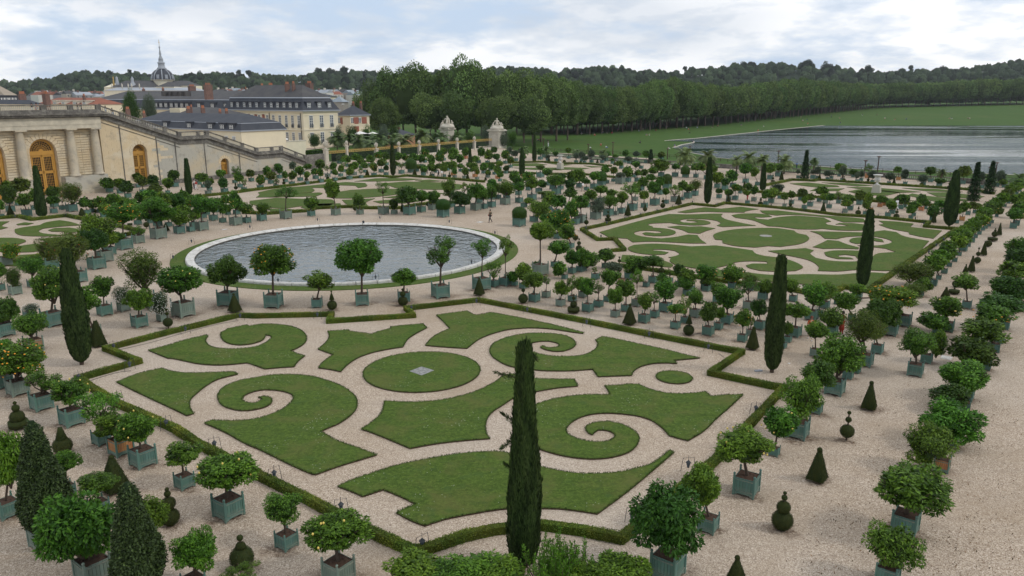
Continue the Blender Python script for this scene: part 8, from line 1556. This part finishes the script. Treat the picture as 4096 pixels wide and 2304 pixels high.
# ---------------------------------------------------------------- wooded hills closing the view
SKX = [-400,0,60,130,180,210,300,400,470,560,640,700,750,800,870,930,1000,1100,1260,1330,1400,1480,1550,1600,1700,1740,1800,1850,1900,1950,2020,2100,2200,2260,2290,2330,2370,2420,2470,2520,2576,2900]
SKY_ = [200,197,194,187,181,174,173,179,176,175,179,184,182,170,166,172,178,168,160,163,168,160,160,167,172,164,161,154,149,149,151,161,172,170,163,168,163,166,153,150,142,135]
def hill():
    rg = np.random.default_rng(9); R0, R1 = 900.0, 1500.0
    def hz(px, Y):
        top = np.interp(px, SKX, SKY_)+5; zc = np.array([AtY(p, t, R1)[2] for p, t in zip(np.atleast_1d(px), np.atleast_1d(top))])-15; base = 3.0
        f = np.clip((Y-R0)/(R1-R0), 0, 1.25); return base+(zc-base)*np.where(f < 1, f**1.15, 1-(f-1)*.6)
    pxs = np.linspace(-450, 3000, 90); Ys = np.linspace(R0-60, R1+150, 16); mb = MB(); vs = []
    for Y in Ys:
        z = hz(pxs, np.full(len(pxs), Y))
        for p, zz in zip(pxs, z): d = ray(p, 241); vs.append((d[0]/d[1]*Y, Y, zz if Y > R0 else -4))
    n = len(pxs); mb.add(vs, [(j*n+i, j*n+i+1, (j+1)*n+i+1, (j+1)*n+i) for j in range(len(Ys)-1) for i in range(n-1)]); struct(ob('hill', mb.mesh('hill', mat('forest_floor', (.020,.032,.016), .95, .05))))
    N = 4300; px = rg.uniform(-420, 2990, N); Y = R0+(R1-R0)*rg.random(N)**.8; crest = rg.random(N) < .28; Y[crest] = R1*rg.uniform(.97,1.02, crest.sum()); z = hz(px, Y); X = np.array([ray(p, 241)[0]/ray(p, 241)[1] for p in px])*Y
    k = 60; rr = rg.uniform(3.2, 6.8, N)*(Y/1200); hh = rr*rg.uniform(.8,1.5, N); d = unit(rg.normal(size=(N,k,3))); d[:,:,2] = np.abs(d[:,:,2])*1.0-.25; lump = 1+.25*np.sin(d[:,:,0]*6+rg.uniform(0,6,(N,1)))*np.sin(d[:,:,1]*7+rg.uniform(0,6,(N,1)))
    P = np.stack([X[:,None]+d[:,:,0]*rr[:,None]*lump, Y[:,None]+d[:,:,1]*rr[:,None]*lump, z[:,None]+hh[:,None]*(.55+d[:,:,2]*lump)], 2); sz = (rr*.26)[:,None]*np.ones((1,k)); tint = np.clip(rg.normal(size=N)[:,None]*.24+.45+rg.normal(size=(N,k))*.12+d[:,:,2]*.12, 0, 1)
    P = P.reshape(-1,3); NN = d.reshape(-1,3); V = leaves(P, NN, 1.0, .45, rg, .1, .8, .4); V = P[:,None,:]+(V-P[:,None,:])*sz.reshape(-1,1,1)
    # round each crown out with a lumpy closed form under its leaves
    na, nb_ = 9, 6; th, ph = np.meshgrid(np.arange(na)*2*np.pi/na, np.linspace(0.02, np.pi*.62, nb_)); D3 = np.stack([np.sin(ph)*np.cos(th), np.sin(ph)*np.sin(th), np.cos(ph)], 2)   # (nb_,na,3)
    sd = rg.uniform(0, 6, (N,1,1)); lm = .94+.16*np.sin(D3[None,:,:,0]*6+sd)*np.sin(D3[None,:,:,1]*7+sd*2)+rg.normal(size=(N,nb_,na))*.04
    B = np.stack([X[:,None,None]+D3[None,:,:,0]*rr[:,None,None]*lm, Y[:,None,None]+D3[None,:,:,1]*rr[:,None,None]*lm, z[:,None,None]+hh[:,None,None]*(.55+D3[None,:,:,2]*lm)], 3)
    Q = np.stack([B[:,:-1], np.roll(B, -1, 2)[:,:-1], np.roll(B, -1, 2)[:,1:], B[:,1:]], 3)[:, :, :, ::-1]; q_ = Q.reshape(-1, 4, 3); tq = np.repeat(np.clip(rg.normal(size=N)*.28+.45, 0, 1), (nb_-1)*na)
    V = np.concatenate([q_, V]); tint = np.r_[tq, tint.reshape(-1)]
    o = ob('hill_forest', qmesh('hill_forest', V, tint, M['hillleaf'])); o['kind'] = 'stuff'; tag(o, 'dark wooded hill closing the view along the whole horizon', 'forest')
    # umbrella pines and emergent trees on the skyline, left of the plane clump
    for i, (px_, t, w, kk) in enumerate(((P0(870),T(0,0,0,425)[1],20,0),(P0(1300),T(0,0,0,422)[1],10,1),(P0(2000),T(0,0,0,438)[1],16,0),(P0(2400),T(0,0,0,428)[1],14,1),(P0(2500),T(0,0,0,425)[1],16,1),(P0(3210),T(0,0,0,405)[1],22,1),(P0(3320),T(0,0,0,405)[1],28,1),(P0(3460),T(0,0,0,392)[1],24,1),(P0(3680),T(0,0,0,428)[1],26,1),(P1(1740),T(2,0,0,388)[1],12,1),(P1(2340),T(2,0,0,340)[1],22,0),(T(3,0,400,0)[0],T(3,0,0,320)[1],26,1),(T(3,0,600,0)[0],T(3,0,0,345)[1],30,0),(T(3,0,1020,0)[0],T(3,0,0,380)[1],24,1),(T(3,0,1440,0)[0],T(3,0,0,377)[1],14,1),(T(3,0,1760,0)[0],T(3,0,0,384)[1],20,0))):
        D = R1*.99; t = t+5; a = AtY(px_, t, D); w_ = w*mpp(a); root = empty('skyline_tree', (a[0], D, float(a[2])-w_*1.5-6), 0, 'tree standing above the skyline of the wooded hill, %s from the left' % nth(i), 'tree', 'trees standing above the hill skyline'); h_ = w_*.45 if kk else w_*.7
        ob('crown', CROWN['mid'][i % 5], root, (0,0,w_*1.5+6-h_), i, (w_/2, w_/2, h_), mat=M['hillleaf']); ob('crown', CROWN['mid'][(i+2) % 5], root, (w_*.22,0,w_*1.5+6-h_*2.1), i, (w_*.36, w_*.36, h_*.6), mat=M['hillleaf']); ob('trunk', TOP['stem'], root, (0,0,0), 0, (w_*.05,w_*.05,w_*1.5+5-h_))
P0 = lambda x: 644*0+x/4
P1 = lambda x: 1288+x/4
hill()
print('objects', len(bpy.data.objects), 'potted', len(PLACED), 'topiary', len(TOPI))
for o in bpy.data.objects:
    l = o.get('label')
    if l and not 4 <= len(l.replace(',', ' ').split()) <= 16: print('LABEL', len(l.split()), l)

g = G(1318, 1440); Yc = float(g[1])+.3; sp = MB(); Pq = []; Aq = []; rg = np.random.default_rng(3)
for (px, py, tx, ty) in ((1275,950,1243,938),(1270,1062,1262,1040),(1272,1105,1262,1128),(1276,1190,1268,1165),(1330,905,1336,893)):
    a, b = AtY(px+22, py, Yc), AtY(tx, ty, Yc); a, b = np.array(a), np.array(b); sp.tube([a, (a+b)/2+[0,0,.03], b], [.02,.012,.004], 4)
    for k in range(160): t = rg.random(); Pq.append(a+(b-a)*t+rg.normal(size=3)*.05*(1.2-t)); Aq.append(unit(b-a)+np.array([0,0,.35]))
Pq = np.array(Pq); V = leaves(Pq, unit(rg.normal(size=Pq.shape)), .12, .12, rg, 0, .5, .1, along=np.array(Aq)); cy = [o for o in bpy.data.objects if o.name == 'cypress'][0]
for o in (ob('sprig', sp.mesh('sprig', M['bark'])), ob('sprig_foliage', qmesh('sprig_leaf', V, rg.random(len(Pq)), M['cypress']))): o.parent = cy; o.location = (-cy.location.x, -cy.location.y, 0)

# brown dirt and leaf mould trodden round the feet of tubs and topiaries
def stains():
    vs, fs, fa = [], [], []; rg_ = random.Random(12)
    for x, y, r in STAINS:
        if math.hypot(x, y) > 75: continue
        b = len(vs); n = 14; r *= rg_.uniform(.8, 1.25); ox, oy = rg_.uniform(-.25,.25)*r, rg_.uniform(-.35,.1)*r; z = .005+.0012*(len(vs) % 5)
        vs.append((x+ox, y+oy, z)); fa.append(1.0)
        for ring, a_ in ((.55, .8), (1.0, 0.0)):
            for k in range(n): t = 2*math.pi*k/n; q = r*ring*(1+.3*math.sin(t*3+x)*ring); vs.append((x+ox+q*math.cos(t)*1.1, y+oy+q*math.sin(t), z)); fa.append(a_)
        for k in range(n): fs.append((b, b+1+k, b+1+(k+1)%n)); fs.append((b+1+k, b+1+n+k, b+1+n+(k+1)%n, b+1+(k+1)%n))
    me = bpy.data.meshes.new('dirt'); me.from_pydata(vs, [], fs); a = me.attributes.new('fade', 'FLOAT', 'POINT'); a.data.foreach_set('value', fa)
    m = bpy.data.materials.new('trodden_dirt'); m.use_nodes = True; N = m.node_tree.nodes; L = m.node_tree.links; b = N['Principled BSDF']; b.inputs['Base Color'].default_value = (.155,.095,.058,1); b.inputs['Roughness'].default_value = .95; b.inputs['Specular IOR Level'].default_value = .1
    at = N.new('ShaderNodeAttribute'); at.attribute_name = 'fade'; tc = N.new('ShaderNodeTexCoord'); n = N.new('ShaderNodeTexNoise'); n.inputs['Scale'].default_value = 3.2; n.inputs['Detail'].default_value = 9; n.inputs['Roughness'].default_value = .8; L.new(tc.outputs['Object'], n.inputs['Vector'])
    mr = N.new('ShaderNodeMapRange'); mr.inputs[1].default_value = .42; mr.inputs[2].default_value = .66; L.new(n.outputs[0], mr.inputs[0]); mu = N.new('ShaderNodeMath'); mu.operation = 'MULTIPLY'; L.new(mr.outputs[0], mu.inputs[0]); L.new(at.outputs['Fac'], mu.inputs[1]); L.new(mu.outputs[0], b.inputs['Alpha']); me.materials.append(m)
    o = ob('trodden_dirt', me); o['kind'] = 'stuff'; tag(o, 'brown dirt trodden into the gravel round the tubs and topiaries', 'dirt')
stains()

def haze():
    mb = MB(); mb.box(0, 800, -6, 3600, 2100, 125, 0); m = bpy.data.materials.new('thin_haze'); m.use_nodes = True; N = m.node_tree.nodes; L = m.node_tree.links; N.remove(N['Principled BSDF'])
    v = N.new('ShaderNodeVolumePrincipled'); v.inputs['Density'].default_value = 0.00006; v.inputs['Color'].default_value = (.88,.93,1,1); v.inputs['Anisotropy'].default_value = 0.2; L.new(v.outputs[0], N['Material Output'].inputs['Volume'])
    o = ob('haze', mb.mesh('haze', m)); o['kind'] = 'stuff'; tag(o, 'thin pale haze softening the distant wooded hills', 'haze')
haze()
